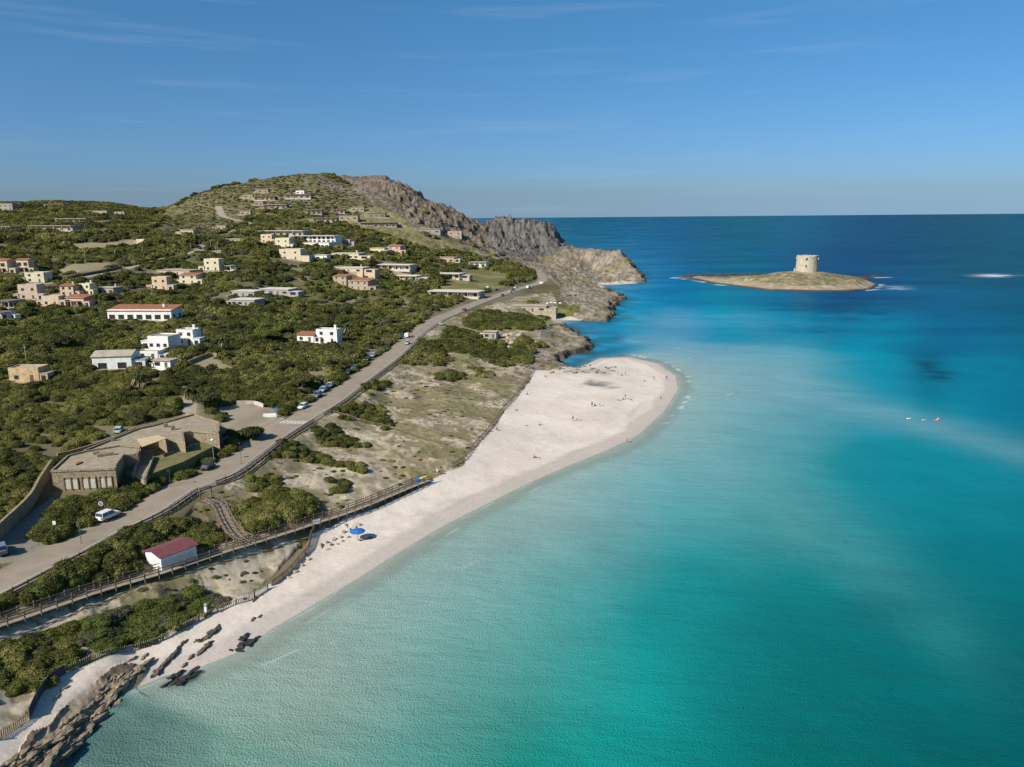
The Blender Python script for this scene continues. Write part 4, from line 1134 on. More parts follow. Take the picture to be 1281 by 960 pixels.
def grow_vegetation():
    x, y, z, R, H, what, px, py = plant()
    seen = (px > -25) & (px < 1300) & (py < 985)
    big = np.where(seen & (what != 'tuft'), R / y, 0)
    order = np.argsort(-big)
    single = np.zeros(len(x), bool); single[order[:300]] = True
    single &= big > 0
    trees = {}
    for k, i in enumerate(np.nonzero(single)[0]):
        lab, grp = SHRUB_TXT[what[i]]
        pool = (GREY_PROTO if k % 4 == 0 else LIME_PROTO) if what[i] == 'fence' else (LIME_PROTO if k % 9 == 0 else NEAR_PROTO)
        me = pool[k % len(pool)]
        key = me.name
        loc = (x[i], y[i], z[i] - .12)
        sc = (R[i], R[i], R[i] * H[i] * .95)
        rz = RNG.uniform(0, 6.28)
        if key not in trees:
            root = thing('shrub', lab, 'shrub', loc, rz, grp); root.scale = sc
            a = put('foliage', me, root); b = put('stem', STEMS[k % 5], root)
            trees[key] = (root, [(a, []), (b, [])])
        else:
            dup(trees[key], loc, rz, lab, grp, sc)
    print('SHRUBS', len(x), 'single', single.sum())
    rest = ~single
    for nm, sel, protos, lab in (('scrub', rest & (y < 240) & (what != 'tuft'), NEAR_PROTO, 'dense dark green maquis scrub around the flat stone building'),
                                 ('hillside_scrub', rest & (y >= 240) & (y < 520) & (what != 'tuft'), MID_PROTO, 'dense evergreen maquis scrub between the villas'),
                                 ('far_scrub', rest & (y >= 520) & (what != 'tuft'), FAR_PROTO, 'olive green scrub spread over the hill and the far ridge'),
                                 ('dune_plants', rest & (what == 'tuft'), GREY_PROTO + MID_PROTO[:2], 'small grey green plants scattered on the dunes and the headland')):
        i = np.nonzero(sel)[0]
        scatter(nm, np.stack([x[i], y[i], z[i] - .1], -1), RNG.uniform(0, 6.28, len(i)), np.stack([R[i], R[i], R[i] * H[i]], -1), RNG.randint(0, len(protos), len(i)), protos, lab, 'scrub')
# ------------------------------------------------------------------ buildings
W_COL = {
 'white': (.74, .72, .68), 'cream': (.60, .52, .37), 'peach': (.56, .43, .30), 'pink': (.52, .39, .31), 'beige': (.44, .36, .26), 'orange': (.54, .39, .22),
 'grey': (.36, .33, .30), 'stone': (.38, .31, .225), 'brown': (.35, .265, .19), 'yellow': (.62, .52, .25), 'sand': (.46, .38, .28), 'dark': (.24, .21, .18)}
def wall_mat(k):
    return mat('wall_' + k, W_COL[k], .9, .10 if k in ('white', 'cream', 'peach', 'yellow', 'pink') else .22, .7 if k not in ('stone', 'brown', 'grey') else 1.6, bump=.15)
M_ROOFG = mat('gravel_roof', (.40, .34, .27), .95, .14, .5)
M_ROOFL = mat('pale_roof', (.58, .54, .48), .9, .1, .5)
M_ROOFD = mat('dark_roof', (.17, .15, .135), .9, .15, .5)
M_GLASS = mat('window_glass', (.035, .042, .05), .12, .2, 1.0, spec=.6)
M_FRAME = mat('window_frame', (.42, .36, .28), .7, .1, 2)
M_DOOR = mat('door_wood', (.14, .085, .05), .7, .2, 3)
M_WHITE = mat('white_paint', (.72, .71, .68), .7, .06, 1.2)
def tile_material():
    m = bpy.data.materials.new('terracotta_tiles'); m.use_nodes = True
    n, l = m.node_tree.nodes, m.node_tree.links
    b = n['Principled BSDF']; b.inputs['Roughness'].default_value = .9; b.inputs['Specular IOR Level'].default_value = .2
    tc = n.new('ShaderNodeTexCoord'); wv = n.new('ShaderNodeTexWave'); wv.inputs['Scale'].default_value = 1.6; wv.inputs['Distortion'].default_value = .6
    ns = n.new('ShaderNodeTexNoise'); ns.inputs['Scale'].default_value = 1.3; ns.inputs['Detail'].default_value = 6
    mx = n.new('ShaderNodeMix'); mx.data_type = 'RGBA'; mx.inputs['A'].default_value = (.21, .085, .048, 1); mx.inputs['B'].default_value = (.40, .19, .10, 1)
    l.new(tc.outputs['Object'], wv.inputs['Vector']); l.new(tc.outputs['Object'], ns.inputs['Vector']); l.new(ns.outputs['Fac'], mx.inputs['Factor']); l.new(mx.outputs['Result'], b.inputs['Base Color'])
    bp = n.new('ShaderNodeBump'); bp.inputs['Strength'].default_value = .6; bp.inputs['Distance'].default_value = .12; l.new(wv.outputs['Fac'], bp.inputs['Height']); l.new(bp.outputs['Normal'], b.inputs['Normal'])
    return m
M_TILE = tile_material()

def roof_gable(W, D, H, pitch=.25, over=.4, t=.14):
    """two slopes falling to the front and the back, gables closed by the slab thickness"""
    mb = MB(); w, d = W / 2 + over, D / 2 + over; h = d * pitch
    for s in (-1, 1):
        v = [(-w, s * d, H - .05), (w, s * d, H - .05), (w, 0, H - .05 + h), (-w, 0, H - .05 + h)]
        v = v + [(x, y, z + t) for x, y, z in v]
        mb.add(v, [(0, 1, 2, 3), (4, 5, 6, 7), (0, 1, 5, 4), (1, 2, 6, 5), (2, 3, 7, 6), (3, 0, 4, 7)])
    return mb
def roof_shed(W, D, H, pitch=.16, over=.4, t=.16):
    mb = MB(); w, d = W / 2 + over, D / 2 + over
    v = [(-w, -d, H - d * pitch), (w, -d, H - d * pitch), (w, d, H + d * pitch), (-w, d, H + d * pitch)]
    v += [(x, y, z + t) for x, y, z in v]
    return mb.add(v, [(0, 1, 2, 3), (4, 5, 6, 7), (0, 1, 5, 4), (1, 2, 6, 5), (2, 3, 7, 6), (3, 0, 4, 7)])

def add_window(root, x, z, w, h, y, big, side=None):
    """on the front (y) or, with side = +-1, on an end wall; the pane sits in a frame that stands proud of the wall"""
    f = MB(); t = .09
    def B(mb, a, b, c, d, y0, y1):
        if side is None:
            mb.box((a + b) / 2, (y0 + y1) / 2, (c + d) / 2, abs(b - a), abs(y1 - y0), abs(d - c))
        else:
            mb.box((y0 + y1) / 2 * -side, (a + b) / 2, (c + d) / 2, abs(y1 - y0), abs(b - a), abs(d - c))
    x0, x1, z0, z1 = x - w / 2, x + w / 2, z - h / 2, z + h / 2
    B(f, x0 - t, x0, z0 - t, z1 + t, y - .06, y + .02); B(f, x1, x1 + t, z0 - t, z1 + t, y - .06, y + .02)
    B(f, x0, x1, z0 - t, z0, y - .06, y + .02); B(f, x0, x1, z1, z1 + t, y - .06, y + .02)
    fr = f.build('window', M_FRAME, root)
    p = MB(); B(p, x0, x1, z0, z1, y - .02, y + .02); p.build('pane', M_GLASS, fr)

HOUSES = []
def house(label, px0, px1, pyb, pyt, wall, roof='flat', yaw=0.0, n=2, veranda=0.0, chim=0, door=True, dr=.55, rc=None, high=None, deep=None, y=None, sidewin=0, cat='house', name='house', low=3.0, group=None, single=False, wide=False, annex=None):
    if wall in ('cream', 'peach', 'pink') and roof != 'flat': n = min(n, 2)
    p = G((px0 + px1) / 2, pyb) if y is None else Vector(on_y([(px0 + px1) / 2], [pyb], [y])[0])
    dist = p.y; sl = max((CAMZ - p.z) / dist, .0)
    span = (px1 - px0) / FPX * dist
    if dist < 700: yaw -= .3
    else: veranda = min(veranda, 1.2)
    phi = abs(yaw - math.atan2(p.x, p.y))
    W = span / (math.cos(phi) + dr * abs(math.sin(phi)))
    D = deep or min(max(W * dr, 4.0), 11.0)
    H = high or max(2.5, min(7.0 if roof in ('gable', 'shed', 'parapet') else (3.1 if dist < 600 else 3.9), (pyb - pyt) / FPX * dist - D * sl * .85))
    c, s = math.cos(yaw), math.sin(yaw)
    cx, cy = p.x - s * -D / 2 * 1.0, p.y + c * D / 2
    for _ in range(4):
        xs = [project(cx + a * c - b * s, cy + a * s + b * c, p.z + 1)[0] for a in (-W / 2, W / 2) for b in (-D / 2, D / 2)]
        W *= (px1 - px0) / (max(xs) - min(xs)) * .5 + .5
        cx += ((px0 + px1) / 2 - (max(xs) + min(xs)) / 2) / FPX * dist
    z0 = min(gz(cx + a * c - b * s, cy + a * s + b * c) for a in (-W / 2, W / 2) for b in (-D / 2, D / 2))
    gzf = max(p.z, z0 + .1)
    root = thing(name, label, cat, (cx, cy, gzf), yaw, group)
    wm = wall_mat(wall)
    wb = MB(); Fy = -D / 2
    sink = gzf - z0 + .8
    base = -sink
    wb.box(0, 0, (H + base) / 2, W, D, H - base)
    if roof == 'parapet':
        for (ax, ay, sx, sy) in ((0, Fy + .13, W, .26), (0, -Fy - .13, W, .26), (-W / 2 + .13, 0, .26, D - .52), (W / 2 - .13, 0, .26, D - .52)):
            wb.box(ax, ay, H + .2, sx, sy, .4)
    if roof == 'gable':
        hh = (D / 2) * .25
        for sx in (-1, 1):
            wb.add([(sx * W / 2, -D / 2, H), (sx * W / 2, D / 2, H), (sx * W / 2, 0, H + hh), (sx * (W / 2 - .2), -D / 2, H), (sx * (W / 2 - .2), D / 2, H), (sx * (W / 2 - .2), 0, H + hh)], [(0, 1, 2), (5, 4, 3), (0, 3, 4, 1), (1, 4, 5, 2), (2, 5, 3, 0)])
    wb.build('wall', wm, root)
    rm = rc or {'flat': M_ROOFG, 'parapet': M_ROOFG, 'gable': M_TILE, 'shed': M_TILE, 'slab': M_ROOFL}[roof]
    if roof in ('flat', 'slab'):
        MB().box(0, -.15 - veranda / 2, H + .15, W + .7, D + .5 + veranda, .3).build('roof', rm, root)
    elif roof == 'parapet':
        MB().box(0, 0, H + .04, W - .54, D - .54, .08).build('roof', rm, root)
    elif roof == 'gable':
        roof_gable(W, D, H).build('roof', rm, root)
    else:
        roof_shed(W, D, H + .3).build('roof', rm, root)
    if veranda and roof not in ('flat', 'slab'):
        MB().box(0, Fy - veranda / 2, min(H, 2.8) - .1, W * .7, veranda, .18).build('porch_roof', rm, root)
    if veranda:
        k = max(2, min(6, int(W / 4) + 1)); ww = W if roof in ('flat', 'slab') else W * .7
        hh = (H if roof in ('flat', 'slab') else min(H, 2.8) - .19)
        for i in range(k):
            x = -ww / 2 + .3 + (ww - .6) * i / (k - 1)
            MB().box(x, Fy - veranda + .25, hh / 2 - .6, .35, .35, hh + 1.2).build('post', wm, root)
        MB().box(0, Fy - veranda / 2 - .1, -.7, ww + .4, veranda + .3, 1.6).build('terrace', M_KERB, root)
    st = 2 if H > 4.8 and not single else 1
    sh = H / st
    for q in range(st):
        for i in range(n):
            x = (i + .5) / n * W - W / 2
            isdoor = door and q == 0 and i == n // 2
            if isdoor and not veranda:
                MB().box(x, Fy - .03, 1.05, 1.0, .1, 2.1).build('door', M_DOOR, root)
            else:
                ww_ = min(W / n * .62, 2.6) if wide or veranda or roof in ('flat', 'slab') else min(W / n * .5, 1.3)
                add_window(root, x, q * sh + (1.15 if veranda or wide else 1.45), ww_, min(1.9 if veranda or wide else 1.2, sh - .9), Fy, False)
    for i in range(sidewin):
        add_window(root, (i + .5) / sidewin * D - D / 2, 1.45, min(D / sidewin * .5, 1.6), 1.2, -W / 2, False, 1)
    for i in range(chim):
        cb = MB(); x = W * (.28 - .4 * i); cb.box(x, D * .15, H + .7, .8, .7, 1.9).box(x, D * .15, H + 1.75, 1.0, .9, .16)
        cb.build('chimney', wm, root)
    # lower wings, terrace walls and steps that the houses of the village grow on either side
    rr = random.Random(label)
    if annex is None:
        annex = (2 if wall in ('cream', 'peach', 'pink') else 1) if (dist < 720 and roof in ('parapet', 'gable', 'shed', 'flat') and W < 26) else 0
    for q in range(annex):
        sx = rr.choice((-1, 1)); aw, ad, ah = W * rr.uniform(.25, .45), D * rr.uniform(.55, .85), min(H * .62, 2.7)
        ax, ay = sx * (W / 2 + aw / 2 - .05), Fy + ad / 2 + rr.uniform(-.5, 1.2)
        w_ = MB().box(ax, ay, (ah + base) / 2, aw, ad, ah - base).build('wing', wm, root)
        MB().box(ax, ay, ah + .1, aw + .3, ad + .3, .2).build('wing_roof', rm if rr.random() < .6 else M_ROOFL, w_)
        if rr.random() < .7:
            MB().box(ax, Fy + (ay - Fy) - ad / 2 - .03, 1.1, aw * .5, .06, 1.7).build('opening', M_GLASS, w_)  # flat dark panel on the wall, the shade of a porch recess put into its colour
        if rr.random() < .8:
            tb = MB(); tb.box(-sx * W * .1, Fy - 2.6, .1 - sink / 2 - .3, W * .9, .3, 1.5 + sink).box(-sx * (W * .35), Fy - 1.3, .1 - sink / 2 - .3, .3, 2.3, 1.5 + sink); tb.build('terrace_wall', wm, root)
    r = math.hypot(W, D) / 2
    k = max(1, int(round(W / D)))
    for i in range(k):
        x = ((i + .5) / k - .5) * W
        EXCL.append((cx + x * c, cy + x * s, max(D, W / k) * .56 + (.5 if dist < 500 else 2.0)))
        SOFTEX.append((cx + x * c + s * (D / 2 + low), cy + x * s - c * (D / 2 + low), low + 1.5))
    HOUSES.append(root)
    return root, W, D, H

B = house
# --- far left ridge
B('pale grey flat roofed house standing alone at the left end of the ridge', 0, 24, 273, 265, 'grey', 'parapet', n=3, y=800)
B('long flat roofed house just under the ridge line, highest on the left', 57, 88, 270, 266, 'sand', 'flat', n=4, veranda=2, y=850)
B('long low house with dark veranda in the middle of the left ridge', 70, 116, 279, 274, 'stone', 'flat', n=5, veranda=2.5, rc=M_ROOFL)
B('beige flat roofed house right of the long veranda house on the ridge', 107, 141, 275, 270, 'beige', 'flat', n=4, y=800)
B('small beige house at the right end of the left ridge settlement', 144, 160, 278, 272, 'beige', 'parapet', n=2, y=790)
B('low dark fronted house with long flat roof at the left edge below the ridge', 0, 29, 290, 283, 'grey', 'flat', n=4, veranda=2.5)
B('very long low beige house with a pale end wall below the ridge', 38, 105, 289, 282, 'sand', 'flat', n=6, veranda=2)
B('small peach hut behind the tan clearing', 171, 186, 307, 300, 'peach', 'parapet', n=1)
# --- peach and cream village on the left
B('peach two storey house with terracotta gable roof at the left edge', -12, 22, 342, 321, 'peach', 'gable', n=3, veranda=2.0, yaw=.15)
B('peach two storey house with terracotta roof and open loggia, right of its twin', 22, 44, 341, 324, 'peach', 'gable', n=2, veranda=2.0, yaw=.15)
B('cream square block with flat roof above the peach village', 32, 66, 354, 341, 'cream', 'parapet', n=2, yaw=.2, sidewin=1)
B('pink two storey block with flat roof in the middle of the peach village', 24, 57, 375, 354, 'pink', 'parapet', n=2, yaw=.25, sidewin=2)
B('low peach house with sloping garden wall below the pink block', 53, 83, 383, 370, 'peach', 'parapet', n=2, yaw=.2)
B('house with dull red porch roof at the front of the peach village', 82, 117, 384, 371, 'pink', 'shed', n=2, veranda=2.4, yaw=.1)
B('terracotta topped house behind the red porch house', 76, 99, 371, 357, 'peach', 'shed', n=2, yaw=.2, chim=1)
B('cream house with jagged walls right of the peach village', 100, 121, 369, 355, 'cream', 'parapet', n=2, chim=1)
B('low grey flat house at the right end of the peach village', 122, 154, 368, 357, 'grey', 'flat', n=3, chim=1)
B('dark roofed terrace house at the left edge below the pink block', 0, 30, 385, 373, 'sand', 'flat', n=3, veranda=2.5, rc=M_ROOFD)
B('open dark porch house at the left edge, lowest of the village', -4, 20, 400, 385, 'white', 'flat', n=2, veranda=3.0, rc=M_ROOFD)
# --- cream group
B('peach house with stepped walls at the left of the cream group', 191, 216, 363, 342, 'peach', 'parapet', n=2, yaw=.15)
B('low terracotta roofed house right of the stepped peach house', 225, 254, 356, 344, 'cream', 'shed', n=3, yaw=.1)
B('long pinkish flat roofed house behind the stepped peach house', 197, 252, 345, 333, 'pink', 'flat', n=4)
B('bright cream two storey house with stepped roofs at the bend of the side road', 256, 281, 339, 319, 'cream', 'parapet', n=2, yaw=.1)
B('small cream annex with veranda beside the bright cream house', 281, 296, 339, 326, 'cream', 'flat', n=1, veranda=2)
# --- white villas
B('long white house with low terracotta roof and one square chimney', 135, 228, 400, 378, 'white', 'shed', n=7, yaw=.22, chim=1, dr=.32, sidewin=2, low=5, single=True, wide=True, high=4.3, door=False)
B('white cubic villa, left block with two tall windows', 186, 226, 437, 418, 'white', 'parapet', n=3, yaw=.12, dr=.8, door=False, low=5)
B('taller white cubic villa block with a rounded chimney', 222, 252, 432, 411, 'white', 'parapet', n=2, yaw=.12, chim=1, dr=.7, sidewin=1, low=5)
B('white villa with pitched stone roof, glazed gable and brown stone side', 116, 176, 462, 436, 'white', 'gable', n=2, yaw=.45, dr=.8, rc=M_ROOFG, sidewin=1, door=False, low=5, single=True, wide=True, high=4.2)
B('low white wing with long parapet right of the glazed gable villa', 172, 206, 450, 438, 'white', 'parapet', n=2, yaw=.2)
B('low white garage under a stone terrace right of the glazed gable villa', 192, 222, 461, 449, 'white', 'flat', n=2, yaw=.1)
B('orange house with leaning buttress walls in the dark scrub at the left', 12, 62, 478, 457, 'orange', 'parapet', n=2, yaw=.3, sidewin=1, low=5)
B('white house with tall thin chimney among the trees near the road', 396, 428, 430, 411, 'white', 'parapet', n=2, yaw=.1, chim=1, dr=.5, low=5)
B('low terracotta roofed wing left of the white house near the road', 372, 398, 428, 417, 'white', 'shed', n=2, yaw=.1, low=4)
B('grey stone house with flat roof and dark openings in the middle of the slope', 291, 330, 372, 359, 'grey', 'flat', n=3, rc=M_ROOFL)
B('lower grey stone wing in front of the grey stone house', 290, 331, 383, 373, 'grey', 'flat', n=4, rc=M_ROOFL)
B('long stepped grey stone house right of the grey stone pair', 326, 373, 369, 354, 'grey', 'flat', n=4, rc=M_ROOFL)
# --- houses on the hill
B('stone house with stacked flat roofs, highest on the left of the hill', 318, 347, 251, 243, 'brown', 'flat', n=4, veranda=2)
B('small flat roofed upper storey on top of the stacked stone house', 322, 338, 243, 237, 'brown', 'flat', n=2, y=912)
B('small stone house left of the stacked flat roofs on the hill', 305, 318, 248, 243, 'stone', 'flat', n=2)
B('stone house with white upper storey, highest on the hill', 370, 382, 243, 233, 'white', 'flat', n=2)
B('wide stone house around the white upper storey near the hill top', 357, 392, 248, 241, 'brown', 'flat', n=4, veranda=2)
B('small stone house below the stacked flat roofs, left one', 318, 331, 257, 250, 'brown', 'flat', n=2)
B('long double stone house with pale flat roofs in the middle of the hill', 329, 362, 261, 251, 'brown', 'slab', n=4, veranda=2)
B('stone house beside the bend of the hill road', 300, 316, 269, 262, 'stone', 'flat', n=2)
B('dark stone house under the brown slope, leftmost of its row', 384, 405, 268, 260, 'brown', 'flat', n=3, veranda=1.5)
B('dark stone house under the brown slope, in the middle of its row', 416, 433, 267, 258, 'brown', 'flat', n=2, veranda=1.5)
B('stone house with greenish flat roof at the right end of the row under the slope', 440, 457, 264, 257, 'stone', 'flat', n=3)
B('long stone house with arches below the row under the brown slope', 391, 424, 278, 269, 'stone', 'flat', n=4, veranda=1.5)
B('stone house with pale wall right of the arched stone house', 424, 450, 275, 267, 'stone', 'flat', n=3)
B('wide modern dark house with thin roof slab at the foot of the crag', 451, 498, 284, 277, 'dark', 'flat', n=6, veranda=2.5, rc=M_ROOFD)
B('dark upper storey of the modern house at the foot of the crag', 460, 484, 277, 272, 'dark', 'flat', n=3, y=838, rc=M_ROOFD)
B('small beige house left of the hill road junction', 226, 250, 294, 287, 'beige', 'flat', n=3)
B('small brown house just above the hill road', 271, 288, 288, 282, 'brown', 'flat', n=2)
B('low beige wall house right of the hill road junction', 284, 314, 304, 299, 'beige', 'flat', n=4)
B('long white roofed building, the upper of the white buildings on the hillside', 325, 388, 295, 288, 'beige', 'slab', n=7, veranda=2)
B('large white hotel with two rows of dark windows', 368, 428, 304, 293, 'white', 'slab', n=9, veranda=2, high=5.6)
B('low white front building below the large white hotel', 380, 420, 310, 303, 'white', 'flat', n=6, rc=M_ROOFL)
B('grey flat roofed block right of the large white hotel', 425, 442, 306, 298, 'grey', 'flat', n=2)
B('peach house left below the long white roof', 327, 346, 304, 294, 'peach', 'parapet', n=2)
B('cream house with several small roofs below the long white roof', 345, 369, 310, 298, 'cream', 'parapet', n=3, chim=1)
B('cream white house with low wings among the trees below the hotel', 350, 383, 325, 312, 'cream', 'parapet', n=3, yaw=.15)
B('cream white house right of the low winged house below the hotel', 415, 457, 324, 313, 'cream', 'flat', n=5, rc=M_ROOFL, chim=1)
B('small white house half hidden between two cream houses', 394, 414, 325, 318, 'white', 'flat', n=2, rc=M_ROOFL)
B('pale yellow house at the right edge of the village', 463, 486, 317, 309, 'yellow', 'flat', n=3, rc=M_ROOFL)
B('salmon pink house right of the pale yellow house', 485, 505, 317, 308, 'pink', 'shed', n=2)
B('tan stone house with pale roof and deep corner porch, left of the long one', 418, 463, 341, 328, 'peach', 'flat', n=3, rc=M_ROOFL, chim=1)
B('long tan house with pale roof and row of porches', 470, 521, 337, 325, 'peach', 'flat', n=6, veranda=2, rc=M_ROOFL)
B('square tan house with pale roof below the long tan house', 494, 529, 351, 340, 'peach', 'flat', n=3, veranda=1.5, rc=M_ROOFL)
B('terracotta roofed house, left one of the pair below the tan houses', 417, 441, 356, 345, 'stone', 'shed', n=2, yaw=-.2)
B('terracotta roofed house, right and larger one of the pair below the tan houses', 437, 471, 363, 350, 'stone', 'shed', n=3, yaw=-.2)
B('low grey house under the rocky crag', 525, 552, 292, 285, 'grey', 'flat', n=3)
B('small beige house among rocks under the crag', 560, 578, 298, 290, 'sand', 'parapet', n=2)
B('small tan house with flat roof above the terrace lawns', 545, 573, 328, 317, 'beige', 'flat', n=3)
B('pale roofed tan house with stepped front above the coast road', 545, 582, 348, 331, 'sand', 'flat', n=4, veranda=2, rc=M_ROOFL)
B('low white house with dark openings near the coast road bend', 587, 612, 334, 323, 'white', 'flat', n=3, veranda=1.5)
B('wide pale flat roofed house just above the coast road', 537, 607, 371, 354, 'sand', 'flat', n=6, veranda=2.5, rc=M_ROOFL, low=4)
rest_root, _, _, _ = B('beige restaurant with flat roof and blue shaded side on the seaward side of the road', 638, 686, 390, 374, 'beige', 'flat', n=4, yaw=.12, dr=.5, cat='restaurant', name='restaurant')
B('grey shed roof sunk in the bushes above the rocky shore', 605, 624, 424, 414, 'grey', 'flat', n=2, name='shed', cat='shed')

# --- the large flat stone building beside the road
def bz(X, Y):                       # enlarged crop coordinates -> photo pixels
    return 40 + X / 4.923, 500 + Y / 4.923
def plan(pts, z):
    q = [bz(*p) for p in pts]
    return [tuple(v[:2]) for v in on_z([a for a, b in q], [b for a, b in q], np.full(len(q), z))]
M_STONE = mat('rubble_stone', (.30, .235, .15), .95, .30, 2.2, bump=.5)
M_STONE2 = mat('roof_gravel', (.33, .27, .195), .95, .16, .6, bump=.2)
ZA, ZB, ZG = 12.2, 11.9, 8.4
PA = plan([(120, 447), (222, 352), (330, 324), (545, 290), (664, 302), (652, 332), (566, 342), (514, 412), (514, 432)], ZA)
PB = plan([(548, 287), (326, 320), (652, 186), (762, 162), (1000, 96), (1065, 122), (1150, 145), (1150, 205), (992, 192), (932, 202), (942, 262), (836, 236), (776, 222), (652, 243), (668, 298)], ZB)
cxA = np.mean([p[0] for p in PA]); cyA = np.mean([p[1] for p in PA])
sb = thing('stone_building', 'large flat roofed stone building with garage doors and a beige awning beside the road', 'building', (cxA, cyA, ZG))
def rel(P):
    return [(x - cxA, y - cyA) for x, y in P]
def shrink(P, d):
    c = np.mean(P, axis=0); return [tuple(np.array(p) + (c - np.array(p)) / np.linalg.norm(c - np.array(p)) * d) for p in P]
mb = MB(); mb.prism(rel(PA), -2.5, ZA - ZG); mb.build('wall', M_STONE, sb)
mb = MB(); mb.prism(rel(PB), -2.5, ZB - ZG); mb.build('wall', M_STONE, sb)
MB().prism(shrink(rel(PA), .5), ZA - ZG - .3, ZA - ZG + .03).build('roof', M_STONE2, sb)
MB().prism(shrink(rel(PB), .5), ZB - ZG - .3, ZB - ZG + .03).build('roof', M_STONE2, sb)
def parapet(P, z, h, w, skip=()):
    mb = MB(); P = rel(P)
    for i in range(len(P)):
        if i in skip: continue
        a, b = P[i], P[(i + 1) % len(P)]
        mb.bar((a[0], a[1], z - ZG + h / 2), (b[0], b[1], z - ZG + h / 2), w, h)
    return mb.build('parapet', M_STONE, sb)
parapet(PA, ZA, .35, .35, (3, 4, 5)); parapet(PB, ZB, .4, .35, (0, 8, 9, 10, 11, 12, 13))
fa, fb = np.array(PA[0]), np.array(PA[8])
fd = (fb - fa) / np.linalg.norm(fb - fa); fn = np.array([fd[1], -fd[0]]); L = np.linalg.norm(fb - fa)
ang = math.atan2(fd[1], fd[0])
for (x0, x1) in ((192, 233), (237, 276), (302, 342), (346, 386), (412, 446), (450, 486)):
    t0, t1 = [(x - 120) / 395 * L for x in (x0, x1)]
    q = fa + fd * (t0 + t1) / 2 + fn * .02
    door = MB().box(q[0] - cxA, q[1] - cyA, 1.15, t1 - t0 - .1, .12, 1.9, ang).build('garage_door', mat('cream_door', (.50, .46, .38), .8, .1, 1.5), sb)
    fr = MB()
    for s in (-1, 1):
        e = q + fd * s * ((t1 - t0) / 2)
        fr.box(e[0] - cxA, e[1] - cyA, 1.3, .16, .3, 2.5, ang)
    fr.build('door_post', M_DOOR, door)
M_AWN = mat('awning_cloth', (.56, .42, .25), .9, .1, .8)
AW = rel(plan([(648, 243), (778, 218), (828, 238), (678, 292)], ZB + .8))
MB().prism(AW, ZB - ZG + .72, ZB - ZG + .8).build('awning', M_AWN, sb)
for (X, Y, w) in ((455, 345, 3.2), (398, 335, 1.2), (825, 160, 1.0), (868, 178, .9), (495, 246, .8)):
    q = rel(plan([(X, Y)], ZB + .4))[0]
    MB().box(q[0], q[1], ZB - ZG + .5, w, .8, .9, .5).build('chimney', M_STONE, sb)
q = rel(plan([(266, 395), (300, 385), (306, 395), (272, 408)], ZA))
MB().prism(q, ZA - ZG + .03, ZA - ZG + .35).build('red_box', mat('faded_red', (.42, .13, .09), .8, .15, 2), sb)
# sunken patio between the wings, terrace and steps
q = rel(plan([(652, 334), (572, 346), (518, 414), (518, 448), (614, 455), (664, 330)], 8.9)); MB().prism(q, -1.5, .25).build('patio', M_STONE2, sb)
q = rel(plan([(668, 304), (745, 300), (742, 345), (690, 490), (622, 460), (656, 370)], 9.6)); MB().prism(q, -1.5, .9).build('terrace', M_STONE2, sb)
for (a, b) in (((664, 306), (622, 458)), ((744, 345), (694, 482))):
    u, v = rel(plan([a], 10.4))[0], rel(plan([b], 10.0))[0]
    MB().bar((u[0], u[1], 1.2), (v[0], v[1], .9), .4, 1.4).build('garden_wall', M_STONE, sb)
for k, (X, Y) in enumerate(((775, 360), (800, 350), (825, 335), (850, 315), (900, 300), (950, 285), (1000, 265))):
    q = rel(plan([(X, Y)], 9.5))[0]
    MB().box(q[0], q[1], .5, 2.6, .5, .5, .7).build('step', mat('pale_stone', (.5, .45, .37), .9, .1, 1), sb)
q = rel(plan([(860, 262), (935, 258), (940, 275), (880, 290)], 10.2)); MB().prism(q, 1.0, 1.9).build('white_canopy', M_WHITE, sb)
EXPOLY.append(PA); EXPOLY.append(PB); EXPOLY.append(plan([(668, 304), (745, 300), (1060, 200), (1210, 240), (930, 395), (700, 480), (622, 460)], 9.0))
EXPOLY.append(plan([(120, 447), (514, 432), (470, 500), (330, 575), (120, 590)], 9.0))
lw_ = [tuple(v) for v in on_z(*zip(*[bz(*p) for p in ((752, 350), (712, 470), (930, 388), (1120, 290), (1055, 262), (900, 325))]), np.full(6, 9.3))]
mb = MB(); mb.prism([p[:2] for p in lw_], 6.0, 9.45)
tag(mb.build('lawn', mat('dry_lawn', (.165, .15, .06), .95, .2, .5), None), kind='structure')
# stone garden walls round the plot
def wall_line(label, pix, h, w, m=None, dz=0.0, name='stone_wall', sink=.6):
    P = hit([p[0] for p in pix], [p[1] for p in pix]); P = densify(P, 2.0)
    P[:, 2] = [gz(a, b) for a, b in P[:, :2]]
    c = P.mean(0); mb = MB()
    for a, b in zip(P[:-1], P[1:]):
        mb.bar((a[0] - c[0], a[1] - c[1], a[2] - c[2] + (h - sink) / 2 + dz), (b[0] - c[0], b[1] - c[1], b[2] - c[2] + (h - sink) / 2 + dz), w, h + sink)
    o = mb.build(name, m or M_STONE, None, c)
    tag(o, label, 'wall')
    EXLINE.append((P[:, :2], w / 2 + .1))
    return o
wall_line('low stone wall along the front of the lawn beside the road hedge', [bz(698, 484), bz(800, 452), bz(930, 392), bz(1100, 318), bz(1210, 246)], 1.0, .5)
wall_line('tall stone wall along the driveway at the lower left', [(66, 590), (52, 612), (40, 634), (20, 655), (-10, 684)], 2.6, .5)
wall_line('stone wall behind the flat stone building along the dark trees', [(72, 573), (102, 566), (140, 553), (170, 540)], 1.1, .4)
wall_line('low stone wall round the sandy lot by the zebra crossing', [(296, 506), (318, 506), (330, 510)], 1.0, .4, mat('pale_stone', (.5, .45, .37)))
wall_line('curved dry stone wall of the terrace below the white cubic villa', [(236, 456), (262, 446), (272, 447)], 1.3, .5)
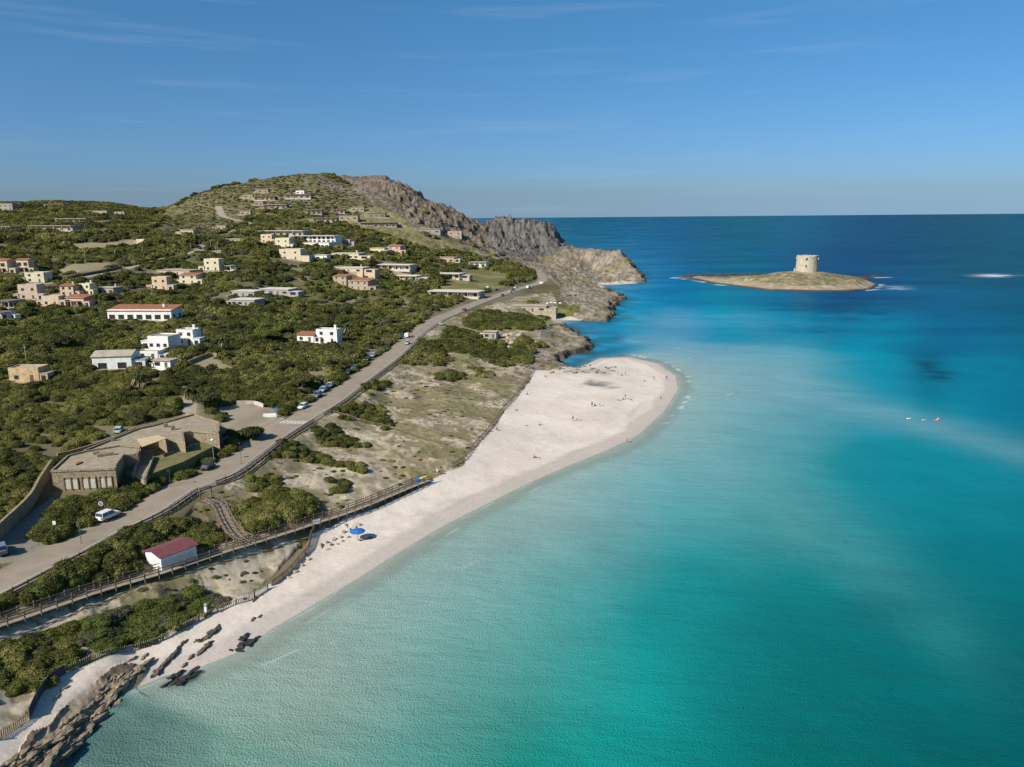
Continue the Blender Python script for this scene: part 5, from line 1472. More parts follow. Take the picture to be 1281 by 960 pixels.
wall_line('long dark retaining wall along the side road below the dry field', [(84, 350), (125, 342), (152, 336)], 1.6, .6, mat('dark_stone', (.12, .10, .08), .95, .2, 1))

# trodden earth and gravel round the houses
_at = land.data.attributes['cover']; _nv = len(land.data.vertices)
_co = np.zeros(_nv * 3, np.float32); land.data.vertices.foreach_get('co', _co); _co = _co.reshape(-1, 3)
_cl = np.zeros(_nv * 4, np.float32); _at.data.foreach_get('color', _cl); _cl = _cl.reshape(-1, 4)
_hn = fbm(_co[:, 0], _co[:, 1], 4.0, 3, 401)
for hx, hy, hr_ in EXCL:
    k = np.nonzero((np.abs(_co[:, 0] - hx) < hr_ + 9) & (np.abs(_co[:, 1] - hy) < hr_ + 9))[0]
    t = (1 - sstep(hr_ + .5, hr_ + 5, np.hypot(_co[k, 0] - hx, _co[k, 1] - hy) + (_hn[k] - .5) * 9)) * .8
    _cl[k, :3] = _cl[k, :3] * (1 - t[:, None]) + np.array((.30, .245, .165)) * t[:, None]
_at.data.foreach_set('color', _cl.ravel())
# --- the beach hut with the red roof
zh = 4.4
h0, h1, h2 = on_z([203, 247, 186], [718, 701, 704], [zh, zh, zh])
e = h1[:2] - h0[:2]; Lh = np.linalg.norm(e); rz = math.atan2(e[1], e[0]) ; nx = np.array([-e[1], e[0]]) / Lh
Dh = 4.6
cH = (h0[:2] + h1[:2]) / 2 + nx * Dh / 2
hut = thing('beach_hut', 'white wooden beach hut with dark red roof beside the boardwalk', 'hut', (cH[0], cH[1], zh), rz)
Hh = 2.75
wb = MB(); wb.box(0, 0, Hh / 2 - .6, Lh, Dh, Hh + 1.2)
for sx in (-1, 1):
    wb.add([(sx * Lh / 2, -Dh / 2, Hh), (sx * Lh / 2, Dh / 2, Hh), (sx * Lh / 2, 0, Hh + .55), (sx * (Lh / 2 - .1), -Dh / 2, Hh), (sx * (Lh / 2 - .1), Dh / 2, Hh), (sx * (Lh / 2 - .1), 0, Hh + .55)], [(0, 1, 2), (5, 4, 3), (0, 3, 4, 1), (1, 4, 5, 2), (2, 5, 3, 0)])
wb.build('wall', mat('white_boards', (.72, .71, .69), .8, .06, .9), hut)
roof_gable(Lh, Dh, Hh, .24, .35, .1).build('roof', mat('red_roof', (.19, .065, .068), .6, .12, .7), hut)
for x in (-Lh * .28, Lh * .1):
    MB().box(x, -Dh / 2 - .03, 1.3, 2.2, .06, 1.1).build('shutter', mat('white_boards2', (.62, .62, .61), .8, .06, .9), hut)
MB().box(Lh * .36, -Dh / 2 - .03, 1.0, .9, .07, 2.0).build('door', mat('white_boards2', (.62, .62, .61)), hut)
MB().box(-Lh / 2 - .03, 0, 1.0, .06, .9, 2.0).build('door', mat('white_boards2', (.62, .62, .61)), hut)
EXPOLY.append([tuple(cH + np.array([math.cos(rz) * a - math.sin(rz) * b, math.sin(rz) * a + math.cos(rz) * b])) for a, b in ((-Lh / 2 - 1, -Dh / 2 - 2), (Lh / 2 + 1.2, -Dh / 2 - 2), (Lh / 2 + 1.2, Dh / 2 + .3), (-Lh / 2 - 1, Dh / 2 + .3))])

# --- watch tower on the islet
def stone_tower_material():
    m = mat('tower_stone', (.46, .395, .295), .95, .22, .9, bump=.8)
    return m
tw = thing('watch_tower', 'round pale stone watch tower standing on the grassy islet', 'tower', (tower_p[0], tower_p[1], tower_p[2] - .4))
pxm = FPX / (tower_p @ FWD + 0)
R1, Ht = 26.6 / pxm / 2, 20.5 / pxm
mb = MB(); NT = 48
prof = [(R1 * 1.04, -1.5), (R1 * 1.02, 1.0), (R1 * 1.0, Ht * .35), (R1 * .98, Ht * .7), (R1 * .98, Ht * .86), (R1 * .985, Ht * .90), (R1 * .985, Ht)]
v = []
r_ = random.Random(3)
rag = [r_.uniform(-.45, .25) for _ in range(NT)]
for j, (r, z) in enumerate(prof):
    for k in range(NT):
        t = 2 * math.pi * k / NT
        rr = r + r_.uniform(-.07, .07)
        v.append((rr * math.cos(t), rr * math.sin(t), z + (rag[k] if j == len(prof) - 1 else 0)))
for j, (r, z) in enumerate(((R1 * .84, Ht), (R1 * .84, Ht - 1.6))):
    for k in range(NT):
        t = 2 * math.pi * k / NT
        v.append((r * math.cos(t), r * math.sin(t), z + (rag[k] if j == 0 else 0)))
n_ = len(prof) + 2
f = [(j * NT + k, j * NT + (k + 1) % NT, (j + 1) * NT + (k + 1) % NT, (j + 1) * NT + k) for j in range(n_ - 1) for k in range(NT)]
f.append(tuple((n_ - 1) * NT + k for k in range(NT)))
mb.add(v, f); mb.build('wall', stone_tower_material(), tw, smooth=False)
vx, vy = -tower_p[0], -tower_p[1]; vl = math.hypot(vx, vy); vx /= vl; vy /= vl
M_VOID = mat('dark_opening', (.015, .013, .011), .95, .1, 1)
for off, z, w, h in ((-.05, Ht * .80, 1.5, 1.5), (-.06, Ht * .38, 1.0, 1.6)):
    a = math.atan2(vy, vx) + off * 1.2
    r = R1 * (.985 if z > Ht * .6 else 1.02)
    wn_ = MB().box(r * math.cos(a), r * math.sin(a), z, .5, w, h, a).build('window', M_VOID, tw)
    s_ = MB().box((r + .1) * math.cos(a), (r + .1) * math.sin(a), z - h / 2 - .15, .6, w + .5, .3, a); s_.build('sill', mat('pale_stone', (.5, .45, .37)), wn_)
for off, dz, w in ((-1.28, Ht * .82, 1.0), (1.25, Ht * .86, 1.0)):
    a = math.atan2(vy, vx) - off
    MB().box((R1 + .1) * math.cos(a), (R1 + .1) * math.sin(a), dz, .8, w, 1.8, a, tx=1.2).build('corbel', stone_tower_material(), tw)
a = math.atan2(vy, vx) - 1.45
MB().box((R1 * 1.06 + .4) * math.cos(a), (R1 * 1.06 + .4) * math.sin(a), .9, 1.4, 2.0, 4.2, a, tx=.6).build('buttress', stone_tower_material(), tw)
# reefs
for k, (x, y, rx, ry) in enumerate(REEF):
    rr = random.Random(k + 40); mb = MB(); nn = 26
    v = [(0, 0, 1.9)]
    for ring, zz in ((.6, 1.7), (1.0, -.5)):
        for i in range(nn):
            t = 2 * math.pi * i / nn; q = rr.uniform(.7, 1.15)
            v.append((rx * ring * q * math.cos(t), ry * ring * q * math.sin(t), zz * rr.uniform(.3, 1.3) if zz > 0 else zz))
    f = [(0, 1 + i, 1 + (i + 1) % nn) for i in range(nn)] + [(1 + i, 1 + nn + i, 1 + nn + (i + 1) % nn, 1 + (i + 1) % nn) for i in range(nn)]
    mb.add(v, f)
    tag(mb.build('reef', mat('wet_rock', (.06, .05, .042), .7, .3, .4), None, (x, y, 0)), kind='structure')
# ------------------------------------------------------------------ walkways and fences
M_WOOD = mat('weathered_wood', (.20, .145, .10), .9, .2, 2.5)
M_WOODL = mat('pale_boards', (.33, .27, .205), .9, .2, 1.5)
M_PALING = mat('chestnut_paling', (.36, .30, .22), .95, .2, 2)
POST = MB().box(0, 0, .25, .16, .16, 2.1).mesh('post', M_WOOD)

def line_at(pix, step, dz=0.0, smooth=3):
    P = hit([p[0] for p in pix], [p[1] for p in pix]); P = densify(P, step)
    P[:, 2] = [gz(a, b) for a, b in P[:, :2]]
    for _ in range(smooth):
        P[1:-1, 2] = (P[:-2, 2] + P[1:-1, 2] * 2 + P[2:, 2]) / 4
    P[:, 2] += dz
    return P
def offset(P, o):
    t = np.gradient(P[:, :2], axis=0); t /= np.linalg.norm(t, axis=1)[:, None]
    Q = P.copy(); Q[:, 0] += t[:, 1] * o; Q[:, 1] -= t[:, 0] * o
    return Q
def resample(P, d):
    L = np.r_[0, np.cumsum(np.linalg.norm(np.diff(P, axis=0), axis=1))]
    s = np.linspace(0, L[-1], max(2, int(L[-1] / d) + 1))
    return np.stack([np.interp(s, L, P[:, k]) for k in range(3)], -1)
def rail_mesh(P, c, heights, w=.07, h=.14):
    mb = MB()
    for z in heights:
        for a, b in zip(P[:-1], P[1:]):
            mb.bar((a[0] - c[0], a[1] - c[1], a[2] - c[2] + z), (b[0] - c[0], b[1] - c[1], b[2] - c[2] + z), w, h)
    return mb
def railing(root, c, P, gap=2.0, heights=(.55, 1.05), name='railing', post=POST, m=None, post_dz=0.0):
    Q = resample(P, gap)
    r = rail_mesh(Q, c, heights).build(name, m or M_WOOD, root)
    for q in Q:
        put('post', post, r, (q[0] - c[0], q[1] - c[1], q[2] - c[2] + post_dz))
    return r

BW = [(-140, 838), (-60, 806), (-20, 792), (0, 785), (60, 765), (130, 742), (195, 722), (255, 701), (312, 683), (360, 668), (400, 655), (440, 641), (480, 626), (520, 609), (536, 603)]
bw = line_at(BW, 2.0, .55, 8)
c = bw.mean(0)
board = thing('boardwalk', 'long raised wooden boardwalk with railings between the dune thickets and the beach', 'boardwalk', c)
mb = MB(); dk = resample(bw, .45); lft, rgt = offset(dk, -.95), offset(dk, .95)
for i in range(len(dk) - 1):      # planks laid across
    a, b = lft[i], rgt[i]; a2, b2 = lft[i] + (lft[i + 1] - lft[i]) * .9, rgt[i] + (rgt[i + 1] - rgt[i]) * .9
    v = [p - c for p in (a, b, b2, a2)]; v = v + [p - [0, 0, .1] for p in v]
    mb.add(v, [(0, 1, 2, 3), (7, 6, 5, 4), (0, 4, 5, 1), (1, 5, 6, 2), (2, 6, 7, 3), (3, 7, 4, 0)])
mb.build('deck', M_WOODL, board)
railing(board, c, offset(bw, -1.0), 2.2); railing(board, c, offset(bw, 1.0), 2.2)
EXLINE.append((bw[:, :2], 1.2))

ST = [(256, 627), (266, 630), (274, 639), (279, 651), (286, 663), (297, 674), (310, 683)]
sp = hit([p[0] for p in ST], [p[1] for p in ST]); sp = densify(sp, .5)
zs0, zs1 = gz(*sp[0][:2]) + .15, gz(*sp[-1][:2]) + .55
sl_ = np.r_[0, np.cumsum(np.linalg.norm(np.diff(sp[:, :2], axis=0), axis=1))]
sp[:, 2] = np.maximum(zs0 + (zs1 - zs0) * sl_ / sl_[-1], [gz(a, b) + .15 for a, b in sp[:, :2]])
c = sp.mean(0)
stairs = thing('wooden_stairs', 'curved wooden stairs leading from the road down to the boardwalk', 'stairs', c)
tr = resample(sp, .55); tl_, tr_ = offset(tr, -1.1), offset(tr, 1.1)
for i in range(len(tr) - 1):
    mb = MB(); d = (tr[i + 1] - tr[i]) * .72; d[2] = 0
    v = [p - c for p in (tl_[i], tr_[i], tr_[i] + d, tl_[i] + d)]; v = v + [p - [0, 0, .12] for p in v]
    mb.add(v, [(0, 1, 2, 3), (7, 6, 5, 4), (0, 4, 5, 1), (1, 5, 6, 2), (2, 6, 7, 3), (3, 7, 4, 0)])
    mb.build('tread', M_WOODL, stairs)
railing(stairs, c, offset(sp, -1.2), 1.8); railing(stairs, c, offset(sp, 1.2), 1.8)
EXLINE.append((sp[:, :2], 1.5))

def fence(label, P, gap=2.5, heights=(.5, .95), m=None, group=None, w=.07, h=.14):
    c = P.mean(0); c[2] = P[:, 2].min()
    r = thing('timber_fence', label, 'fence', c, 0, group)
    Q = resample(P, gap)
    rail_mesh(Q, c, heights, w, h).build('rail', m or M_WOOD, r)
    for q in Q[:100]:
        put('post', POST, r, (q[0] - c[0], q[1] - c[1], q[2] - c[2]))
    return r
# promenade railing along the seaward edge of the road
pe = offset(road_c, ROAD_W / 2 + 2.45); pe[:, 2] += .05
pxs, pys = project(pe[:, 0], pe[:, 1], pe[:, 2])
def between(a, b):
    k = (pxs > a) & (pxs < b) & (pys > 400)
    return pe[k]
fence('brown timber railing of the road promenade, part below the curved stairs', between(-200, 250), 2.4, (.42, .95), w=.14, h=.26)
fence('brown timber railing of the road promenade between the stairs and the zebra crossing', between(262, 398), 2.4, (.42, .95), w=.14, h=.26)
fence('brown timber railing of the road promenade beyond the zebra crossing', between(404, 520), 2.8, (.42, .95), w=.14, h=.26)
for lab, pix in (('low dark timber fence across the dune, nearest the zebra crossing', [(412, 517), (440, 524), (490, 537), (527, 550), (557, 557)]),
                 ('short dark timber fence on the dune below the road shrubs', [(497, 452), (520, 453), (542, 457)]),
                 ('dark timber fence behind the narrow top of the dune', [(587, 465), (611, 472), (639, 476)]),
                 ('brushwood fence line across the middle of the dune', [(545, 486), (575, 491), (607, 494)]),
                 ('timber fence along the dune edge above the wide beach', [(566, 584), (581, 575), (592, 560), (611, 538), (624, 520), (630, 512), (641, 500), (650, 488), (658, 477), (666, 465), (663, 459)])):
    P = line_at(pix, 2.0); EXLINE.append((P[:, :2], .4)); fence(lab, P, 2.6, (.4, .8))
def paling(label, pix, h=1.0, m=None, dense=.28, name='picket_fence'):
    P = line_at(pix, 1.0); c = P.mean(0); c[2] = P[:, 2].min()
    r = thing(name, label, 'fence', c)
    rr = random.Random(len(pix)); mb = MB()
    for q in resample(P, dense):
        a = rr.uniform(-.1, .1)
        mb.box(q[0] - c[0], q[1] - c[1], q[2] - c[2] + h / 2 - .1, .09, .09, h * rr.uniform(.85, 1.1), a)
    mb.build('paling', m or M_PALING, r)
    rail_mesh(resample(P, 2.0), c, (h * .75,), .03, .05).build('wire', M_WOOD, r)
    for q in resample(P, 3.0)[:100]:
        put('post', POST, r, (q[0] - c[0], q[1] - c[1], q[2] - c[2] - .3))
    EXLINE.append((P[:, :2], .3))
paling('pale picket fence along the back of the lower beach', [(82, 842), (112, 828), (152, 817), (200, 803), (220, 791), (250, 776), (268, 767), (288, 759), (312, 751), (335, 737)])
paling('pale picket fence at the bottom left corner above the shore rocks', [(-10, 928), (5, 921), (27, 907), (37, 900)])
paling('dark brushwood fence running down from the boardwalk to the beach', [(394, 662), (389, 672), (386, 688), (374, 702), (360, 718), (340, 733)], 1.2, M_WOOD, .2)
P = line_at([(37, 900), (46, 880), (58, 861), (70, 850), (82, 843)], 1.0); c = P.mean(0)
r = thing('netting_fence', 'dark blue netting fence on posts at the lower left above the sand', 'fence', c)
Q = resample(P, 1.0); mb = MB()
for a, b in zip(Q[:-1], Q[1:]):
    mb.bar((a[0] - c[0], a[1] - c[1], a[2] - c[2] + .65), (b[0] - c[0], b[1] - c[1], b[2] - c[2] + .65), .05, 1.3)
mb.build('net', mat('dark_net', (.05, .055, .075), .9, .15, 1), r)
for q in resample(P, 2.5):
    put('post', POST, r, (q[0] - c[0], q[1] - c[1], q[2] - c[2] + .1))

# ------------------------------------------------------------------ vehicles
M_TYRE = mat('tyre', (.025, .024, .023), .85, .1, 3); M_RIM = mat('rim', (.35, .35, .36), .35, .1, 3, metal=.7)
M_CARGL = mat('car_glass', (.03, .036, .042), .06, .1, 1, spec=.7)
M_LAMP = mat('headlamp', (.65, .65, .62), .15, .05, 3, spec=.6); M_TAIL = mat('tail_lamp', (.35, .02, .02), .25, .05, 3)
WHEEL = MB().cyl((0, -.11, 0), (0, .11, 0), .32, n=16).mesh('wheel', M_TYRE)
RIM = MB().cyl((0, -.118, 0), (0, .118, 0), .2, n=12).mesh('rim', M_RIM)
def loft(stations, nsec=10):
    """rounded box sections along x: (x, z bottom, z top, half width)"""
    mb = MB(); v = []
    for x, zb, zt, hw in stations:
        for k in range(nsec):
            t = 2 * math.pi * (k + .5) / nsec
            cx, sy = math.cos(t), math.sin(t)
            q = .42
            y = hw * math.copysign(abs(cx) ** q, cx); z = (zb + zt) / 2 + (zt - zb) / 2 * math.copysign(abs(sy) ** q, sy)
            v.append((x, y, z))
    n = len(stations)
    f = [(i * nsec + k, i * nsec + (k + 1) % nsec, (i + 1) * nsec + (k + 1) % nsec, (i + 1) * nsec + k) for i in range(n - 1) for k in range(nsec)]
    f += [tuple(range(nsec - 1, -1, -1)), tuple((n - 1) * nsec + k for k in range(nsec))]
    return mb.add(v, f)
def frustum(mb, x0, x1, w0, z0, X0, X1, w1, z1):
    v = [(x0, -w0, z0), (x1, -w0, z0), (x1, w0, z0), (x0, w0, z0), (X0, -w1, z1), (X1, -w1, z1), (X1, w1, z1), (X0, w1, z1)]
    return mb.add(v, [(3, 2, 1, 0), (4, 5, 6, 7), (0, 1, 5, 4), (1, 2, 6, 5), (2, 3, 7, 6), (3, 0, 4, 7)])
KINDS = {
 'hatchback': dict(body=[(-2.0, .42, .78, .70), (-1.92, .30, .98, .82), (-1.0, .27, 1.0, .87), (.8, .27, .98, .87), (1.7, .29, .84, .82), (2.0, .42, .66, .68)], cab=(-1.88, .95, .80, .94, -1.55, .30, .62, 1.44), wx=1.25),
 'saloon': dict(body=[(-2.3, .45, .82, .72), (-2.2, .32, .98, .82), (-1.0, .27, .98, .88), (.9, .27, .95, .88), (2.0, .29, .82, .82), (2.3, .42, .64, .68)], cab=(-1.6, 1.0, .80, .92, -.95, .35, .62, 1.42), wx=1.4),
 'suv': dict(body=[(-2.2, .5, 1.0, .78), (-2.1, .38, 1.12, .88), (-1.0, .34, 1.14, .93), (.9, .34, 1.1, .93), (1.9, .36, .98, .88), (2.2, .5, .78, .74)], cab=(-2.05, .95, .86, 1.08, -1.8, .35, .7, 1.68), wx=1.35),
 'van': dict(body=[(-2.5, .5, 1.95, .86), (-2.4, .36, 2.12, .93), (-.8, .34, 2.15, .95), (.9, .34, 2.1, .95), (1.7, .36, 1.25, .93), (2.4, .45, .95, .82)], cab=(.75, 1.75, .90, 1.2, .7, 1.0, .80, 2.0), wx=1.5)}
CAR_MESH = {}
def car_meshes(kind):
    if kind in CAR_MESH:
        return CAR_MESH[kind]
    k = KINDS[kind]
    x0, x1, w0, z0, X0, X1, w1, z1 = k['cab']
    body = loft(k['body'])
    gl = frustum(MB(), *k['cab'])
    rf = MB()
    if kind != 'van':
        rf.box((X0 + X1) / 2, 0, z1 + .02, X1 - X0 + .1, w1 * 2 + .08, .07)
        for sy in (-1, 1):
            for (a, b) in (((x0 + .02, w0), (X0, w1)), ((x1 - .02, w0), (X1, w1)), (((x0 + x1) / 2 - .15, w0), ((X0 + X1) / 2, w1))):
                rf.bar((a[0], sy * (a[1] + .01), z0), (b[0], sy * (b[1] + .01), z1), .07, .07)
    CAR_MESH[kind] = (body, gl, rf)
    return CAR_MESH[kind]
def road_dir(x, y):
    i = int(np.argmin(np.hypot(road_c[:, 0] - x, road_c[:, 1] - y))); i = min(max(i, 1), len(road_c) - 2)
    t = road_c[i + 1] - road_c[i - 1]
    d = math.hypot(road_c[i, 0] - x, road_c[i, 1] - y)
    return math.atan2(t[1], t[0]), (max(road_c[i, 2], gz(x, y)) if d < ROAD_W / 2 else gz(x, y))
def car(label, px, py, col, kind='hatchback', rev=False, turn=0.0, group=None):
    p = G(px, py); rz, z = road_dir(p.x, p.y)
    rz += (math.pi if rev else 0) + turn
    root = thing('van' if kind == 'van' else 'car', label, 'van' if kind == 'van' else 'car', (p.x, p.y, z), rz, group)
    pm = mat('car_paint_%02x%02x%02x' % tuple(int(255 * c) for c in col), col, .25, .03, 1, spec=.5)
    b, g, r = car_meshes(kind)
    L = KINDS[kind]['body'][-1][0]; zt = KINDS[kind]['body'][0][2]
    body = b.build('body', pm, root, smooth=False)
    g.build('window', M_CARGL, root)
    if r.v: r.build('roof', pm, root)
    wx = KINDS[kind]['wx']; hw = KINDS[kind]['body'][2][3]
    for sx in (-1, 1):
        for sy in (-1, 1):
            w = put('wheel', WHEEL, root, (sx * wx, sy * (hw - .08), .32)); put('rim', RIM, w)
    for sy in (-1, 1):
        MB().box(L - .06, sy * hw * .62, .68, .14, .34, .16).build('headlight', M_LAMP, root)
        MB().box(-L + .03, sy * hw * .72, zt - .12 if kind != 'van' else .9, .12, .2, .26).build('tail_light', M_TAIL, root)
    EXCL.append((p.x, p.y, 2.6))
    return root
SILV, WHT, BLK, NAVY, GREY, RED = (.50, .51, .52), (.70, .70, .69), (.022, .022, .026), (.03, .045, .10), (.12, .125, .135), (.26, .05, .035)
car('white hatchback on the road beside the tall bushes, nearest the camera', 136, 650, WHT, 'suv')
car('black car under the tall lamp post in front of the lawn hedge', 261, 587, BLK, 'hatchback')
car('white hatchback driving just past the zebra crossing', 379, 511, WHT, 'hatchback', True)
car('grey blue people carrier parked first in the row of three by the trees', 397, 497, (.16, .17, .24), 'suv', True)
car('pale turquoise car in the middle of the parked row of three by the trees', 404, 490, (.25, .45, .47), 'hatchback', True)
car('silver car parked last in the row of three by the trees', 412.5, 484.5, SILV, 'saloon', True)
car('black car parked in the shade, first of the dark pair beside the road', 436, 467.5, BLK, 'saloon', True)
car('dark grey car parked in the shade, second of the dark pair beside the road', 444, 462, GREY, 'hatchback', True)
car('black car parked behind the silver one further along the tree edge', 459.5, 451, BLK, 'hatchback', True)
car('silver car parked in front of the black one further along the tree edge', 466.5, 446.5, SILV, 'saloon', True)
car('dark car in the deep shade of the roadside trees below the crowd', 485.5, 433, GREY, 'saloon', True)
car('navy car parked by the trees beside the crowd of people', 501.5, 422, NAVY, 'hatchback', True)
car('white van standing in the crowd on the road', 509.5, 422.5, WHT, 'van')
car('silver car with dark windows standing at the railing beside the crowd', 509.5, 431, SILV, 'saloon')
car('white and dark car parked at the small lay-by beyond the crowd', 552, 406.5, SILV, 'saloon', False, .5)
car('dull red car on the seaward side of the road before the restaurant', 581, 389, RED, 'saloon')
car('white camper van parked on the inland side opposite the restaurant', 611, 362, WHT, 'van')
car('dark jeep beside the white camper van opposite the restaurant', 620, 363.5, GREY, 'suv')
car('dark car on the road just before the restaurant', 628.5, 371, BLK, 'hatchback', True)
car('silver car behind the restaurant, first in the roadside row', 638, 366.5, SILV, 'hatchback', True)
car('navy car behind the restaurant, second in the roadside row', 641.5, 364, NAVY, 'hatchback', True)
car('white car behind the restaurant, third in the roadside row', 645, 361, WHT, 'hatchback', True)
car('white delivery van behind the restaurant, tallest vehicle there', 661, 361, WHT, 'van')
car('white coach like van at the bend of the coast road', 677, 356, WHT, 'van', False, .6)
car('dark car parked at the inner side of the coast road bend', 667, 349.5, BLK, 'hatchback')
car('grey blue car cut by the left edge at the driveway mouth', 1, 692, (.16, .19, .26), 'suv', False, .9)
car('pale car parked behind the flat stone building', 149, 541, (.5, .54, .54), 'hatchback', False, .4)
car('tiny white car on the hill road junction', 286, 296, WHT, 'hatchback', False, -1.0)
car('small dark car on the bend of the side road below the hill', 250, 312, BLK, 'hatchback', False, 1.2)
car('dark car at the gate beside the peach twin houses', 53, 339, BLK, 'saloon', False, 1.2)

# ------------------------------------------------------------------ lamps, poles, signs, bins
M_STEEL = mat('galvanised_steel', (.33, .33, .32), .55, .1, 3, metal=.4); M_SIGNW = mat('sign_white', (.70, .70, .68), .6, .04, 2)
def pole(label, px, py, h, head=None, m=None, name='utility_pole', cat='pole', r=.09, group=None):
    p = G(px, py)
    root = thing(name, label, cat, (p.x, p.y, p.z), 0, group)
    MB().cyl((0, 0, -.5), (0, 0, h), r, r * .7, 8).build('pole', m or M_STEEL, root)
    return root, p
def lamp_post(label, px, py, h):
    r, p = pole(label, px, py, h, name='street_lamp', cat='lamp', r=.06, m=mat('dark_steel', (.10, .10, .10), .6, .1, 3))
    MB().box(0, -.35, h - .02, .16, .8, .1).build('lamp_head', mat('dark_steel', (.10, .10, .10)), r)
def street_lamp(label, px, py, h):
    r, p = pole(label, px, py, h, name='street_lamp', cat='lamp')
    hd = MB().cyl((0, 0, h - .05), (0, 0, h + .25), .28, .42, 10); hd.cyl((0, 0, h + .25), (0, 0, h + .5), .46, .12, 10); hd.build('lamp_head', M_SIGNW, r)
street_lamp('tall white headed street lamp above the black car', 268, 580, 5.2)
lamp_post('street lamp on the road edge by the seaward pavement below the black car', 302, 581, 5.0)
lamp_post('thin lamp post at the foot of the hedge beside the road', 213.5, 610, 3.8)
lamp_post('thin lamp post near the left end of the road', 102, 681, 4.2)
r, p = pole('round traffic sign on a post behind the white hatchback', 128, 647, 2.6, name='traffic_sign', cat='sign', r=.04)
MB().cyl((0, -.05, 2.6), (0, -.02, 2.6), .42, n=20).build('sign_disc', M_SIGNW, r); MB().cyl((0, -.062, 2.6), (0, -.052, 2.6), .33, n=20).build('disc_face', mat('sign_dark', (.20, .17, .17), .6, .1, 2), r)
r, p = pole('small white sign on a post at the driveway corner', 70, 670, 2.4, name='traffic_sign', cat='sign', r=.04)
MB().box(0, -.05, 2.3, .55, .04, .7).build('sign_plate', M_SIGNW, r)
p = G(59, 669); r = thing('barrier_panel', 'orange and white panel lying against the hedge at the driveway corner', 'barrier', (p.x, p.y, p.z), -.5)
MB().box(0, 0, .55, 2.2, .1, 1.0).build('panel', mat('faded_orange', (.55, .22, .12), .7, .1, 2), r); MB().box(-.85, -.06, .75, .7, .03, .5).build('stripe', M_SIGNW, r)
r, p = pole('blue road sign by the sandy lot next to the zebra crossing', 346, 523, 2.8, name='traffic_sign', cat='sign', r=.05)
MB().box(0, -.06, 2.4, .9, .05, .9).build('sign_plate', mat('sign_blue', (.05, .15, .36), .5, .05, 2), r)
p = G(338, 522); r = thing('white_barrier', 'low white barrier at the mouth of the sandy lot', 'barrier', (p.x, p.y, p.z), .1)
MB().box(0, 0, .45, 3.6, .5, .9).build('block', M_WHITE, r); MB().box(0, 0, .95, 3.4, .3, .1).build('cap', M_SIGNW, r)
p = G(258, 623); r = thing('gate', 'wooden gate frame at the top of the curved stairs', 'gate', (p.x, p.y, p.z), .8)
for x in (-1.1, 1.1): MB().box(x, 0, 1.0, .18, .18, 2.4).build('post', M_WOOD, r)
MB().box(0, 0, 2.15, 2.6, .16, .2).build('beam', M_WOOD, r)
p = G(396, 661); r = thing('info_board', 'white information board at the bend of the boardwalk', 'sign', (p.x, p.y, p.z), .5)
for x in (-.6, .6): MB().box(x, 0, .7, .09, .09, 1.8).build('post', M_WOOD, r)
MB().box(0, -.07, 1.35, 1.5, .05, 1.0).build('board', M_SIGNW, r)
p = G(430, 627); r = thing('notice_board', 'small pale notice board on the dune above the boardwalk', 'sign', (p.x, p.y, p.z), .2)
for x in (-.4, .4): MB().box(x, 0, .4, .08, .08, 1.0).build('post', M_WOOD, r)
MB().box(0, -.06, .75, 1.2, .05, .6).build('board', mat('cream_board', (.62, .58, .42), .7, .05, 2), r)
p = G(258, 770); r = thing('shower_post', 'white beach shower post behind the picket fence', 'shower', (p.x, p.y, p.z))
MB().box(0, 0, .85, .45, .4, 2.0, 0, tx=.7, ty=.7).build('column', M_SIGNW, r); MB().box(0, -.3, 1.75, .16, .5, .12).build('spout', M_STEEL, r); MB().box(0, 0, .05, 1.1, 1.1, .15).build('base', M_KERB, r)
def bin_(label, px, py, col):
    p = G(px, py); r = thing('recycling_bin', label, 'bin', (p.x, p.y, p.z), .4)
    m = mat('bin_%d' % int(col[2] * 100), col, .5, .06, 2)
    MB().box(0, 0, .62, .66, .66, 1.1, 0, tx=1.2, ty=1.2).build('body', m, r); MB().box(0, .02, 1.22, .86, .9, .12).build('lid', m, r)
    for x in (-.3, .3): MB().cyl((x - .05, .36, .12), (x + .05, .36, .12), .12, n=10).build('wheel', M_TYRE, r)
bin_('blue recycling bin at the end of the boardwalk', 522.5, 606, (.03, .17, .46)); bin_('white recycling bin between the blue and the yellow one', 526.5, 604.5, (.62, .62, .60)); bin_('yellow recycling bin at the end of the boardwalk', 531.5, 603, (.60, .47, .03))
for k, (px, py, h, lab) in enumerate(((68.5, 332, 5.5, 'pale utility pole at the left end of the dry field'), (107, 329, 6, 'pale utility pole behind the middle of the dry field'), (144.5, 325, 5.5, 'pale utility pole at the right end of the dry field'), (179, 320, 5.5, 'pale utility pole above the side road left of the bend'), (210, 319, 5, 'short pole beside the side road before the bend'), (239.5, 318, 6, 'pole at the left of the side road bend'), (264, 313, 6, 'pole right of the side road bend, first of two'), (272.5, 314.5, 6, 'pole right of the side road bend, second of two'), (33, 452, 5, 'thin aerial pole standing behind the orange house'), (405, 474, 4.0, 'pale pole at the dirt opening beside the road'))):
    r, p = pole(lab, px, py, h * (1.0 if p.y < 400 else 1.15), m=mat('pale_wood_pole', (.40, .36, .29), .9, .1, 2), r=.13)
    MB().box(0, 0, h * .92, 1.0, .12, .14).build('crossarm', mat('pale_wood_pole', (.40, .36, .29)), r)

